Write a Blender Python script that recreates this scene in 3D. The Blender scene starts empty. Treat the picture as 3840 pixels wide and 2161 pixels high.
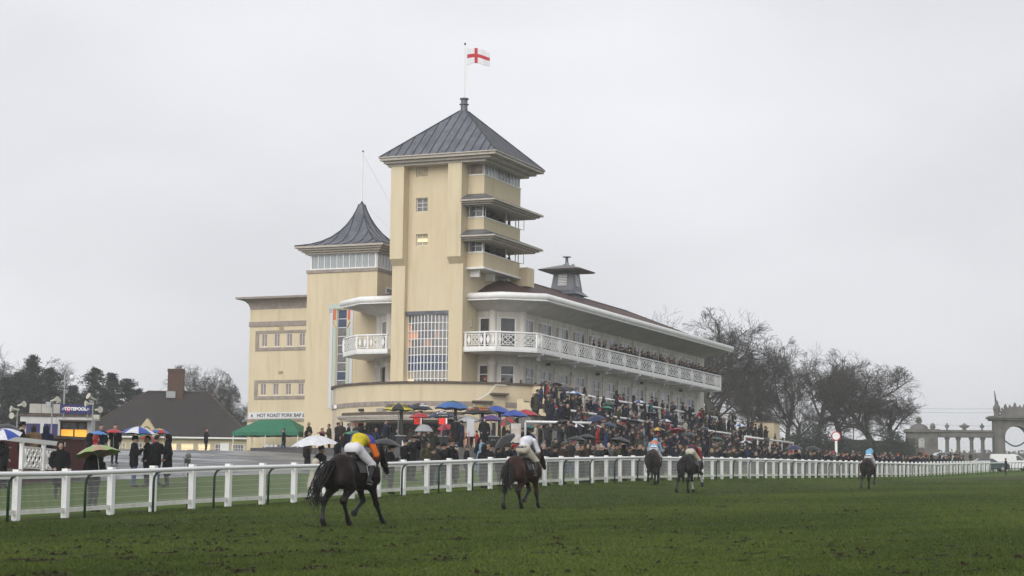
import bpy, math, random
import numpy as np
from mathutils import Vector, Matrix

scene = bpy.context.scene
col = scene.collection
R = math.radians
random.seed(11)
rng = np.random.default_rng(11)

# ------------------------------------------------------------------ camera, sky, sun, exposure
EYE = 1.45                                   # camera height over the turf it stands on
PITCH = R(6.524); ROLL = math.atan(.0121)
fwd = Vector((0, math.cos(PITCH), math.sin(PITCH)))
r0 = Vector((1, 0, 0)); u0 = r0.cross(fwd)
rgt = r0 * math.cos(ROLL) + u0 * math.sin(ROLL)
upv = u0 * math.cos(ROLL) - r0 * math.sin(ROLL)
camd = bpy.data.cameras.new('camera'); cam = bpy.data.objects.new('camera', camd); col.objects.link(cam)
camd.lens = 69.72; camd.sensor_width = 36; camd.clip_start = .5; camd.clip_end = 6000
cam.matrix_world = Matrix(((rgt.x, upv.x, -fwd.x, 0), (rgt.y, upv.y, -fwd.y, 0), (rgt.z, upv.z, -fwd.z, EYE), (0, 0, 0, 1)))
scene.camera = cam
SUN_EL, SUN_AZ = R(30), R(206)               # azimuth clockwise from +Y: behind the camera, to its left
world = bpy.data.worlds.new('World'); scene.world = world; world.use_nodes = True
wn = world.node_tree.nodes; wl = world.node_tree.links
bg = wn['Background']; bg.inputs['Strength'].default_value = .1
sky = wn.new('ShaderNodeTexSky'); sky.sky_type = 'NISHITA'; sky.sun_disc = False
sky.sun_elevation = SUN_EL; sky.sun_rotation = SUN_AZ; sky.air_density = 2; sky.dust_density = 6
hs = wn.new('ShaderNodeHueSaturation'); hs.inputs['Saturation'].default_value = .06; hs.inputs['Value'].default_value = 1.0
tc = wn.new('ShaderNodeTexCoord'); mp = wn.new('ShaderNodeMapping'); mp.inputs['Scale'].default_value = (1, 1, 2.2)
nz = wn.new('ShaderNodeTexNoise'); nz.inputs['Scale'].default_value = 3.0; nz.inputs['Detail'].default_value = 5; nz.inputs['Roughness'].default_value = .45
rp = wn.new('ShaderNodeValToRGB')
rp.color_ramp.elements[0].position = .3; rp.color_ramp.elements[0].color = (.60, .61, .645, 1)
rp.color_ramp.elements[1].position = .7; rp.color_ramp.elements[1].color = (.80, .81, .85, 1)
mulo = wn.new('ShaderNodeMixRGB'); mulo.blend_type = 'MULTIPLY'; mulo.inputs[0].default_value = 1; mulo.inputs[2].default_value = (10.6, 10.6, 10.6, 1)
mixs = wn.new('ShaderNodeMixRGB'); mixs.inputs[0].default_value = .86
wl.new(tc.outputs['Generated'], mp.inputs['Vector']); wl.new(mp.outputs[0], nz.inputs['Vector']); wl.new(nz.outputs['Fac'], rp.inputs[0])
wl.new(rp.outputs[0], mulo.inputs[1]); wl.new(sky.outputs[0], hs.inputs['Color'])
wl.new(hs.outputs[0], mixs.inputs[1]); wl.new(mulo.outputs[0], mixs.inputs[2]); wl.new(mixs.outputs[0], bg.inputs['Color'])
sd = bpy.data.lights.new('sun', 'SUN'); sd.energy = 1.5; sd.angle = R(50); sd.color = (1, .965, .91)
sun = bpy.data.objects.new('sun', sd); col.objects.link(sun)
sdir = Vector((math.sin(SUN_AZ) * math.cos(SUN_EL), math.cos(SUN_AZ) * math.cos(SUN_EL), math.sin(SUN_EL)))
sun.rotation_euler = sdir.to_track_quat('Z', 'Y').to_euler(); sun.location = sdir * 300
vs = scene.view_settings; vs.view_transform = 'Standard'; vs.look = 'None'; vs.exposure = 0.28; vs.gamma = 1; vs.use_curve_mapping = False
scene.cycles.volume_bounces = 1; scene.cycles.max_bounces = 8; scene.cycles.transparent_max_bounces = 12

# ------------------------------------------------------------------ frame of the place
# a runs along the stand away from the camera, b to the left of it, z up (0 = ground under the camera)
U = Vector((.392096, .919924, 0)); B = Vector((-.919924, .392096, 0)); O = Vector((1.935, 150, 0)); ROT = math.atan2(U.y, U.x)
def W(a, b, z=0): return O + U * a + B * b + Vector((0, 0, z))
def ab(x, y):
    q = Vector((x, y, 0)) - O; return q.dot(U), q.dot(B)
_TA = [-99.5, -91.2, -82.6, -68.2, -51.1, -28.9, -4.1, 33.]; _TZ = [-.316, .057, .374, .98, 1.60, 2.20, 2.76, 3.60]
def fence_b(a): return -27.49 + (a + 99.49) * .04327
def zgv(a, b):
    # turf climbs along the track; the bank along the fence stands a little higher; lawn and apron climb on towards the stand
    a = np.asarray(a, float); b = np.asarray(b, float); pl = 2.63 + .0294 * a
    bump = np.where((a > -99.5) & (a < 33), np.interp(a, _TA, _TZ) - pl, 0) * np.clip((b - fence_b(a) + 7) / 6, 0, 1)
    return EYE + pl + np.maximum(bump, 0) + .055 * (np.clip(b, -24, 5) + 24)
def zg(a, b): return float(zgv(a, b))
def G(a, b, dz=0): return W(a, b, zg(a, b) + dz)

_F = 69.72 / 36 * 3840
def at(x, y, Y):
    # point at depth Y seen at (x, y) of a 3840 x 2161 picture: used once, to read places off the photograph
    d = fwd * _F + rgt * (x - 1920) - upv * (y - 1080.5); return Vector((0, 0, EYE)) + d * (Y / d.y)
def gat(x, Y, dz=0):
    # ground point below picture column x at depth Y
    p = at(x, 1731, Y); a, b = ab(p.x, p.y); return Vector((p.x, p.y, zg(a, b) + dz))

# ------------------------------------------------------------------ materials
MATS = {}
def mat(name, c, c2=None, rough=.6, scale=3., bump=0., bscale=None, metal=0., spec=.4, emit=0., alpha=1., stretch=None, detail=4, lo=.35, hi=.65, trans=0., coat=0., sub=0.):
    if name in MATS: return MATS[name]
    m = bpy.data.materials.new(name); m.use_nodes = True; MATS[name] = m
    n = m.node_tree.nodes; l = m.node_tree.links; p = n['Principled BSDF']
    p.inputs['Base Color'].default_value = (*c, 1); p.inputs['Roughness'].default_value = rough
    p.inputs['Metallic'].default_value = metal; p.inputs['Specular IOR Level'].default_value = spec
    if coat: p.inputs['Coat Weight'].default_value = coat; p.inputs['Coat Roughness'].default_value = .15
    if trans: p.inputs['Transmission Weight'].default_value = trans
    if emit: p.inputs['Emission Color'].default_value = (*c, 1); p.inputs['Emission Strength'].default_value = emit
    if alpha < 1: p.inputs['Alpha'].default_value = alpha
    tcn = n.new('ShaderNodeTexCoord'); v = tcn.outputs['Object']
    if stretch:
        mm = n.new('ShaderNodeMapping'); mm.inputs['Scale'].default_value = stretch; l.new(v, mm.inputs[0]); v = mm.outputs[0]
    if c2 is not None:
        t = n.new('ShaderNodeTexNoise'); t.inputs['Scale'].default_value = scale; t.inputs['Detail'].default_value = detail
        rr = n.new('ShaderNodeValToRGB'); rr.color_ramp.elements[0].position = lo; rr.color_ramp.elements[1].position = hi
        rr.color_ramp.elements[0].color = (*c, 1); rr.color_ramp.elements[1].color = (*c2, 1)
        l.new(v, t.inputs['Vector']); l.new(t.outputs['Fac'], rr.inputs[0]); l.new(rr.outputs[0], p.inputs['Base Color'])
        if emit: l.new(rr.outputs[0], p.inputs['Emission Color'])
    if bump:
        t2 = n.new('ShaderNodeTexNoise'); t2.inputs['Scale'].default_value = bscale or scale * 8; t2.inputs['Detail'].default_value = 3
        bp = n.new('ShaderNodeBump'); bp.inputs['Strength'].default_value = bump; bp.inputs['Distance'].default_value = .03
        l.new(v, t2.inputs['Vector']); l.new(t2.outputs['Fac'], bp.inputs['Height']); l.new(bp.outputs[0], p.inputs['Normal'])
    return m

# ------------------------------------------------------------------ helpers
def tag(o, label=None, cat=None, group=None, kind=None):
    if label: o['label'] = label
    if cat: o['category'] = cat
    if group: o['group'] = group
    if kind: o['kind'] = kind
    return o
def thing(name, label, cat, loc, rz=0, group=None):
    o = bpy.data.objects.new(name, None); col.objects.link(o); o.empty_display_size = .3
    o.location = loc; o.rotation_euler = (0, 0, rz)
    return tag(o, label, cat, group)
def link(name, me, parent=None, loc=(0, 0, 0), rot=(0, 0, 0), scale=(1, 1, 1), m=None):
    o = bpy.data.objects.new(name, me); col.objects.link(o)
    o.parent = parent; o.location = loc; o.rotation_euler = rot; o.scale = scale
    if m is not None:
        ms = m if isinstance(m, (list, tuple)) else [m]
        while len(me.materials) < len(ms): me.materials.append(None)
        for i, q in enumerate(ms):
            o.material_slots[i].link = 'OBJECT'; o.material_slots[i].material = q
    return o
def npmesh(name, V, Fq, mi=None, smooth=False, mats=None):
    # V (n,3) array, Fq (m,k) index array with equal-sided faces
    V = np.asarray(V, np.float32); Fq = np.asarray(Fq, np.int32)
    me = bpy.data.meshes.new(name); k = Fq.shape[1]
    me.vertices.add(len(V)); me.vertices.foreach_set('co', V.ravel())
    me.loops.add(Fq.size); me.loops.foreach_set('vertex_index', Fq.ravel())
    me.polygons.add(len(Fq)); me.polygons.foreach_set('loop_start', np.arange(len(Fq), dtype=np.int32) * k)
    if mi is not None: me.polygons.foreach_set('material_index', np.asarray(mi, np.int32))
    me.polygons.foreach_set('use_smooth', np.full(len(Fq), smooth, bool))
    for m in mats or []: me.materials.append(m)
    me.update(calc_edges=True); me.validate(); return me

class MB:
    def __init__(s): s.v = []; s.f = []; s.m = []
    def add(s, vs, fs, mi=0):
        n = len(s.v); s.v += [tuple(v) for v in vs]; s.f += [tuple(i + n for i in f) for f in fs]; s.m += [mi] * len(fs); return s
    def box(s, x0, x1, y0, y1, z0, z1, mi=0):
        return s.add([(x0,y0,z0),(x1,y0,z0),(x1,y1,z0),(x0,y1,z0),(x0,y0,z1),(x1,y0,z1),(x1,y1,z1),(x0,y1,z1)],
            [(0,3,2,1),(4,5,6,7),(0,1,5,4),(1,2,6,5),(2,3,7,6),(3,0,4,7)], mi)
    def prism(s, pts, z0, z1, mi=0, z1s=None):
        n = len(pts); zt = z1s or [z1] * n
        vs = [(p[0], p[1], z0) for p in pts] + [(p[0], p[1], z) for p, z in zip(pts, zt)]
        return s.add(vs, [tuple(range(n))[::-1], tuple(range(n, 2 * n))] + [(i, (i + 1) % n, n + (i + 1) % n, n + i) for i in range(n)], mi)
    def beam(s, p0, p1, w, h=None, up=(0, 0, 1), mi=0):
        p0 = Vector(p0); p1 = Vector(p1); d = (p1 - p0).normalized(); h = h or w
        x = d.cross(Vector(up))
        if x.length < 1e-4: x = d.cross(Vector((1, 0, 0)))
        x.normalize(); y = x.cross(d); x *= w / 2; y *= h / 2
        c = [p0 - x - y, p0 + x - y, p0 + x + y, p0 - x + y, p1 - x - y, p1 + x - y, p1 + x + y, p1 - x + y]
        return s.add(c, [(0,1,2,3),(7,6,5,4),(0,4,5,1),(1,5,6,2),(2,6,7,3),(3,7,4,0)], mi)
    def tube(s, pts, r, n=8, mi=0, caps=True):
        pts = [Vector(p) for p in pts]; rs = r if isinstance(r, (list, tuple)) else [r] * len(pts)
        vs = []; px = None
        for i, p in enumerate(pts):
            d = (pts[min(i + 1, len(pts) - 1)] - pts[max(i - 1, 0)]).normalized()
            x = d.cross(Vector((0, 0, 1))) if px is None else px - d * px.dot(d)
            if x.length < 1e-3: x = d.cross(Vector((1, 0, 0)))
            x.normalize(); px = x; y = d.cross(x)
            vs += [p + (x * math.cos(2 * math.pi * k / n) + y * math.sin(2 * math.pi * k / n)) * rs[i] for k in range(n)]
        fs = [(i * n + k, i * n + (k + 1) % n, (i + 1) * n + (k + 1) % n, (i + 1) * n + k) for i in range(len(pts) - 1) for k in range(n)]
        if caps: fs += [tuple(range(n))[::-1], tuple((len(pts) - 1) * n + k for k in range(n))]
        return s.add(vs, fs, mi)
    def lathe(s, prof, c=(0, 0, 0), n=16, mi=0):
        vs = [(c[0] + r * math.cos(2 * math.pi * k / n), c[1] + r * math.sin(2 * math.pi * k / n), c[2] + z) for r, z in prof for k in range(n)]
        fs = [(i * n + k, i * n + (k + 1) % n, (i + 1) * n + (k + 1) % n, (i + 1) * n + k) for i in range(len(prof) - 1) for k in range(n)]
        return s.add(vs, fs, mi)
    def wall(s, P, ux, uz, nrm, Wd, H, holes, depth, mi=0, ri=None):
        # flat wall with rectangular holes (x0,x1,z0,z1) and reveals going in by depth
        P = Vector(P); ux = Vector(ux); uz = Vector(uz); nrm = Vector(nrm)
        xs = sorted({0, Wd, *[h[0] for h in holes], *[h[1] for h in holes]}); zs = sorted({0, H, *[h[2] for h in holes], *[h[3] for h in holes]})
        at = lambda x, z, d=0: P + ux * x + uz * z - nrm * d
        for i in range(len(xs) - 1):
            for j in range(len(zs) - 1):
                cx = (xs[i] + xs[i + 1]) / 2; cz = (zs[j] + zs[j + 1]) / 2
                if any(h[0] < cx < h[1] and h[2] < cz < h[3] for h in holes): continue
                s.add([at(xs[i], zs[j]), at(xs[i + 1], zs[j]), at(xs[i + 1], zs[j + 1]), at(xs[i], zs[j + 1])], [(0, 1, 2, 3)], mi)
        for x0, x1, z0, z1 in holes:
            for (xa, za), (xb, zb) in (((x0, z0), (x1, z0)), ((x1, z0), (x1, z1)), ((x1, z1), (x0, z1)), ((x0, z1), (x0, z0))):
                s.add([at(xa, za), at(xb, zb), at(xb, zb, depth), at(xa, za, depth)], [(0, 1, 2, 3)], mi if ri is None else ri)
        return s
    def mesh(s, name, mats=None, smooth=False):
        me = bpy.data.meshes.new(name); me.from_pydata(s.v, [], s.f)
        for m in (mats if isinstance(mats, (list, tuple)) else [mats] if mats else []): me.materials.append(m)
        me.polygons.foreach_set('material_index', s.m); me.polygons.foreach_set('use_smooth', [smooth] * len(s.f)); me.update(); return me
    def build(s, name, mats, parent=None, smooth=False, loc=None):
        if loc is None: loc = parent.get('_off', (0, 0, 0)) if parent is not None else (0, 0, 0)
        return link(name, s.mesh(name, mats, smooth), parent, loc)

def bthing(name, label, cat, a, b, z, group=None):
    # a building standing at (a, b): its parts keep the coordinates of the place, so each is shifted back by the base
    o = thing(name, label, cat, W(a, b, z), ROT, group); o['_off'] = (-a, -b, -z); return o
def drop_offsets():
    for o in bpy.data.objects:
        if '_off' in o: del o['_off']

CUBE = MB().box(-.5, .5, -.5, .5, -.5, .5).mesh('unit_piece')
def piece(name, parent, c, size, m, rot=(0, 0, 0)):
    off = parent.get('_off', (0, 0, 0))
    o = link(name, CUBE, parent, (c[0] + off[0], c[1] + off[1], c[2] + off[2]), rot, size, m); return o

def window(parent, P, ux, nrm, w, h, nx, ny, fm, pane_m, fw=.06, bar=.035, depth=.06, name='window', split=None):
    # frame with glazing bars as one part, every pane a sub-part of it; P lower left corner of the glazing plane
    P = Vector(P); ux = Vector(ux); nrm = Vector(nrm); uz = Vector((0, 0, 1)); mb = MB()
    rz = math.atan2(ux.y, ux.x)
    def bar_(x0, x1, z0, z1, d0, d1):
        c = [P + ux * x + uz * z + nrm * d for d in (d0, d1) for x, z in ((x0, z0), (x1, z0), (x1, z1), (x0, z1))]
        mb.add(c, [(3, 2, 1, 0), (4, 5, 6, 7), (0, 1, 5, 4), (1, 2, 6, 5), (2, 3, 7, 6), (3, 0, 4, 7)])
    bar_(0, w, 0, fw, 0, depth); bar_(0, w, h - fw, h, 0, depth); bar_(0, fw, fw, h - fw, 0, depth); bar_(w - fw, w, fw, h - fw, 0, depth)
    xs = [fw + (w - 2 * fw) * i / nx for i in range(nx + 1)]; zs = [fw + (h - 2 * fw) * j / ny for j in range(ny + 1)]
    for x in xs[1:-1]: bar_(x - bar / 2, x + bar / 2, fw, h - fw, .003, depth * .85)
    for i in range(nx):
        for z in zs[1:-1]: bar_(xs[i] + bar / 2, xs[i + 1] - bar / 2, z - bar / 2, z + bar / 2, .006, depth * .75)
    fo = mb.build(name, fm, parent)
    fo['_off'] = (0, 0, 0)
    for i in range(nx):
        for j in range(ny):
            c = P + ux * ((xs[i] + xs[i + 1]) / 2) + uz * ((zs[j] + zs[j + 1]) / 2) + nrm * .002
            pm = pane_m(i, j) if callable(pane_m) else pane_m
            piece('pane', fo, c, (xs[i + 1] - xs[i] - .004, .012, zs[j + 1] - zs[j] - .004), pm, (0, 0, rz))
    return fo

def text(parent, s, size, loc, rot, m, name='lettering', align='CENTER', ext=.01, bold=0.):
    c = bpy.data.curves.new('lettering', 'FONT'); c.body = s; c.size = size; c.align_x = align; c.align_y = 'CENTER'; c.extrude = ext; c.offset = bold
    t = bpy.data.objects.new('tmp', c); col.objects.link(t)
    dg = bpy.context.evaluated_depsgraph_get(); me = bpy.data.meshes.new_from_object(t.evaluated_get(dg)); bpy.data.objects.remove(t)
    me.materials.clear(); me.materials.append(m)
    off = parent.get('_off', (0, 0, 0)) if parent else (0, 0, 0)
    return link(name, me, parent, (loc[0] + off[0], loc[1] + off[1], loc[2] + off[2]), rot)

def copy_tree(o, parent=None):
    c = o.copy(); col.objects.link(c); c.parent = parent
    for ch in list(o.children): copy_tree(ch, c)
    return c

# shared materials
def weather(m, k=.78, sc=(5, 5, .22), lo=.52, hi=.75):
    # rain streaks and grime: a second, vertically drawn noise that dirties the paint
    n = m.node_tree.nodes; l = m.node_tree.links; p = n['Principled BSDF']; src = p.inputs['Base Color'].links[0].from_socket
    t = n.new('ShaderNodeTexCoord'); mp_ = n.new('ShaderNodeMapping'); mp_.inputs['Scale'].default_value = sc; l.new(t.outputs['Object'], mp_.inputs[0])
    x = n.new('ShaderNodeTexNoise'); x.inputs['Scale'].default_value = 1.; x.inputs['Detail'].default_value = 6; x.inputs['Roughness'].default_value = .65; l.new(mp_.outputs[0], x.inputs[0])
    r = n.new('ShaderNodeValToRGB'); e = r.color_ramp.elements; e[0].position = lo; e[1].position = hi; e[0].color = (1, 1, 1, 1); e[1].color = (k, k * .97, k * .93, 1); l.new(x.outputs['Fac'], r.inputs[0])
    mx = n.new('ShaderNodeMixRGB'); mx.blend_type = 'MULTIPLY'; mx.inputs[0].default_value = 1; l.new(src, mx.inputs[1]); l.new(r.outputs[0], mx.inputs[2]); l.new(mx.outputs[0], p.inputs['Base Color'])
CREAM = mat('cream_render', (.68, .58, .40), (.62, .525, .355), rough=.85, scale=.9, bump=.25, bscale=28, stretch=(1, 1, .35), lo=.3, hi=.75)
PINKC = mat('pinkish_render', (.65, .55, .44), (.59, .49, .39), rough=.85, scale=.9, bump=.25, bscale=28, stretch=(1, 1, .35))
STONE = mat('grey_stone', (.36, .31, .27), (.27, .23, .21), rough=.85, scale=2.2, bump=.3, bscale=20)
DARKCOP = mat('dark_coping', (.07, .055, .045), (.14, .11, .09), rough=.8, scale=4, bump=.3)
LEAD = mat('lead_sheet', (.075, .083, .105), (.125, .135, .16), rough=.42, scale=1.3, bump=.15, bscale=6, spec=.5, stretch=(1, 1, .5))
LEADSEAM = mat('lead_seam', (.035, .038, .05), rough=.5)
EAVE = mat('eaves_paint', (.50, .46, .40), (.40, .36, .31), rough=.6, scale=3, stretch=(.6, .6, 3))
WHITE = mat('white_paint', (.84, .84, .83), (.76, .755, .73), rough=.45, scale=1.6, lo=.4, hi=.8)
WALLW = mat('white_wall', (.66, .63, .58), (.55, .52, .47), rough=.7, scale=1.2, stretch=(1, 1, .4))
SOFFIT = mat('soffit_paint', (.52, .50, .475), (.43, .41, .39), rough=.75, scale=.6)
RTILE = None
GL_DARK = mat('glass_dark', (.035, .037, .042), (.07, .07, .075), rough=.12, scale=1.1, spec=.7)
GL_GREY = mat('glass_grey', (.11, .108, .11), (.19, .18, .18), rough=.15, scale=1.5, spec=.6)
GL_PALE = mat('glass_pale', (.42, .43, .44), (.30, .31, .33), rough=.15, scale=2, spec=.6)
GL_BLUE = mat('glass_blue', (.035, .055, .11), (.05, .075, .14), rough=.15, scale=2, spec=.5)
GL_LIT = mat('glass_lit', (.95, .72, .38), (.75, .55, .30), rough=.2, scale=2.5, emit=.55)
GL_LAMP = mat('glass_lamp', (.75, .33, .16), (.35, .2, .14), rough=.2, scale=3, emit=.18)
GL_WARM = mat('glass_warm', (.42, .34, .20), (.28, .23, .16), rough=.2, scale=2.5, emit=.12)
GL_CURT = mat('glass_curtain', (.38, .30, .27), (.22, .17, .16), rough=.25, scale=9, stretch=(3, 3, .2))
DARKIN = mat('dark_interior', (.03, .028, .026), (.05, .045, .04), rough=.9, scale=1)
BLACK = mat('black_plastic', (.012, .012, .014), rough=.5)
STEEL = mat('grey_steel', (.32, .33, .34), rough=.45, metal=.4)

for _m in (CREAM, PINKC): weather(_m, .84, (2.2, 2.2, .16), .5, .78)
for _m in (WALLW, STONE): weather(_m)
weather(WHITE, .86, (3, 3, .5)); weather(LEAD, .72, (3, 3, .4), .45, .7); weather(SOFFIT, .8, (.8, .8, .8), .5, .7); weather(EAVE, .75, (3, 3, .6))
# ------------------------------------------------------------------ ground
def grass_mat(name, g1, g2, g3, brown, k=1.):
    m = bpy.data.materials.new(name); m.use_nodes = True; n = m.node_tree.nodes; l = m.node_tree.links; p = n['Principled BSDF']
    p.inputs['Roughness'].default_value = .75; p.inputs['Specular IOR Level'].default_value = .03
    t = n.new('ShaderNodeTexCoord'); mp = n.new('ShaderNodeMapping'); mp.inputs['Rotation'].default_value = (0, 0, -ROT); l.new(t.outputs['Object'], mp.inputs[0])
    mp2 = n.new('ShaderNodeMapping'); mp2.inputs['Scale'].default_value = (.12, .55, 1); l.new(mp.outputs[0], mp2.inputs[0])
    def noise(vec, s, d=4, r=.55):
        x = n.new('ShaderNodeTexNoise'); x.inputs['Scale'].default_value = s; x.inputs['Detail'].default_value = d; x.inputs['Roughness'].default_value = r; l.new(vec, x.inputs['Vector']); return x.outputs['Fac']
    def ramp(f, a, b, c0=(0, 0, 0), c1=(1, 1, 1)):
        x = n.new('ShaderNodeValToRGB'); e = x.color_ramp.elements; e[0].position = a; e[1].position = b; e[0].color = (*c0, 1); e[1].color = (*c1, 1); l.new(f, x.inputs[0]); return x.outputs[0]
    def mix(f, a, b):
        x = n.new('ShaderNodeMixRGB'); l.new(f, x.inputs[0]); l.new(a, x.inputs[1]); l.new(b, x.inputs[2]) if not isinstance(b, tuple) else setattr(x.inputs[2], 'default_value', (*b, 1)); return x.outputs[0]
    base = ramp(noise(mp2.outputs[0], .9 * k, 5), .36, .64, g1, g2)
    fine = ramp(noise(mp.outputs[0], 9, 6, .7), .4, .62)
    c = mix(fine, base, g3)
    spots = ramp(noise(mp.outputs[0], 2.2, 6, .72), .60, .68)
    big = ramp(noise(mp2.outputs[0], .35, 3), .47, .62)
    mm = n.new('ShaderNodeMixRGB'); mm.blend_type = 'MULTIPLY'; mm.inputs[0].default_value = 1; l.new(spots, mm.inputs[1]); l.new(big, mm.inputs[2])
    c = mix(mm.outputs[0], c, brown)
    l.new(c, p.inputs['Base Color'])
    bp = n.new('ShaderNodeBump'); bp.inputs['Strength'].default_value = .8; bp.inputs['Distance'].default_value = .06
    l.new(noise(mp.outputs[0], 14, 5, .7), bp.inputs['Height']); l.new(bp.outputs[0], p.inputs['Normal']); return m
TURF = grass_mat('track_turf', (.044, .062, .014), (.060, .080, .018), (.036, .052, .012), (.040, .028, .017))
LAWN = grass_mat('lawn_turf', (.070, .112, .016), (.092, .138, .020), (.05, .085, .012), (.06, .05, .02), 1.6)

GA = [-300, -220, -180] + list(range(-152, 61, 4)) + [100, 160, 240, 400, 700, 1300]
GB = [-700, -300, -120, -80, -60, -50, -45, -40, -38] + list(range(-36, -19)) + [-15, 5, 48, 100, 300, 700]
def sheet(name, a0, a1, b0, b1, m, dz=0.):
    aa = [a for a in GA if a0 <= a <= a1]; bs = [b for b in GB if b0 <= b <= b1]; nb = len(bs)
    V = [tuple(W(a, b, zg(a, b) + dz)) for a in aa for b in bs]
    F = [(i * nb + j, (i + 1) * nb + j, (i + 1) * nb + j + 1, i * nb + j + 1) for i in range(len(aa) - 1) for j in range(nb - 1)]
    o = link(name, npmesh(name, V, F, mats=[m])); return tag(o, kind='structure')
tag(sheet('ground', -300, 1300, -700, 700, LAWN, -.008), 'grass lawn and fields rising away from the course')
tag(sheet('race_track', -180, 400, -120, -26, TURF), 'wet green race track turf scuffed by hooves')
ASPH = bpy.data.materials.new('wet_tarmac'); ASPH.use_nodes = True
def _asph():
    n = ASPH.node_tree.nodes; l = ASPH.node_tree.links; p = n['Principled BSDF']
    t = n.new('ShaderNodeTexCoord'); x = n.new('ShaderNodeTexNoise'); x.inputs['Scale'].default_value = .35; x.inputs['Detail'].default_value = 6
    y = n.new('ShaderNodeTexNoise'); y.inputs['Scale'].default_value = 30; y.inputs['Detail'].default_value = 4
    l.new(t.outputs['Object'], x.inputs[0]); l.new(t.outputs['Object'], y.inputs[0])
    r = n.new('ShaderNodeValToRGB'); e = r.color_ramp.elements; e[0].position = .4; e[1].position = .62; e[0].color = (.22,) * 3 + (1,); e[1].color = (.5,) * 3 + (1,)
    l.new(x.outputs['Fac'], r.inputs[0]); l.new(r.outputs[0], p.inputs['Roughness'])
    c = n.new('ShaderNodeValToRGB'); c.color_ramp.elements[0].color = (.045, .045, .05, 1); c.color_ramp.elements[1].color = (.085, .083, .085, 1); l.new(y.outputs['Fac'], c.inputs[0]); l.new(c.outputs[0], p.inputs['Base Color'])
    b = n.new('ShaderNodeBump'); b.inputs['Strength'].default_value = .3; b.inputs['Distance'].default_value = .01; l.new(y.outputs['Fac'], b.inputs['Height']); l.new(b.outputs[0], p.inputs['Normal'])
    p.inputs['Specular IOR Level'].default_value = .45
_asph()
tag(sheet('tarmac_apron', -152, 12, -15, 48, ASPH, .004), 'wet grey tarmac apron in front of the stand')
tag(sheet('tarmac_path', 12, 60, -15, 5, ASPH, .004), 'wet tarmac below the terrace')

CONC_Z = EYE + 3.95
def concourse():
    P = [(-31, -14.5), (26, -14.5), (26, -9), (-9, -9), (-9, 6.5), (-31, 6.5)]
    o = thing('concourse', 'raised tarmac concourse with low steps where the bookmakers stand', 'platform', W(-10, -5, CONC_Z - 1.6), ROT); o['_off'] = (10, 5, -(CONC_Z - 1.6))
    MB().prism(P, CONC_Z - 2.2, CONC_Z).build('deck', ASPH, o)
    for k in (1, 2):
        d = .38 * k; MB().box(-31 - d, 26, -14.5 - d, -14.5 - d + .377, CONC_Z - 2.2, CONC_Z - .17 * k).box(-31 - d, -31 - d + .377, -14.5 - d + .378, 6.5, CONC_Z - 2.2, CONC_Z - .17 * k).build('step', mat('step_concrete', (.10, .098, .095), (.07, .068, .066), rough=.7, scale=3), o)
concourse()
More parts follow.
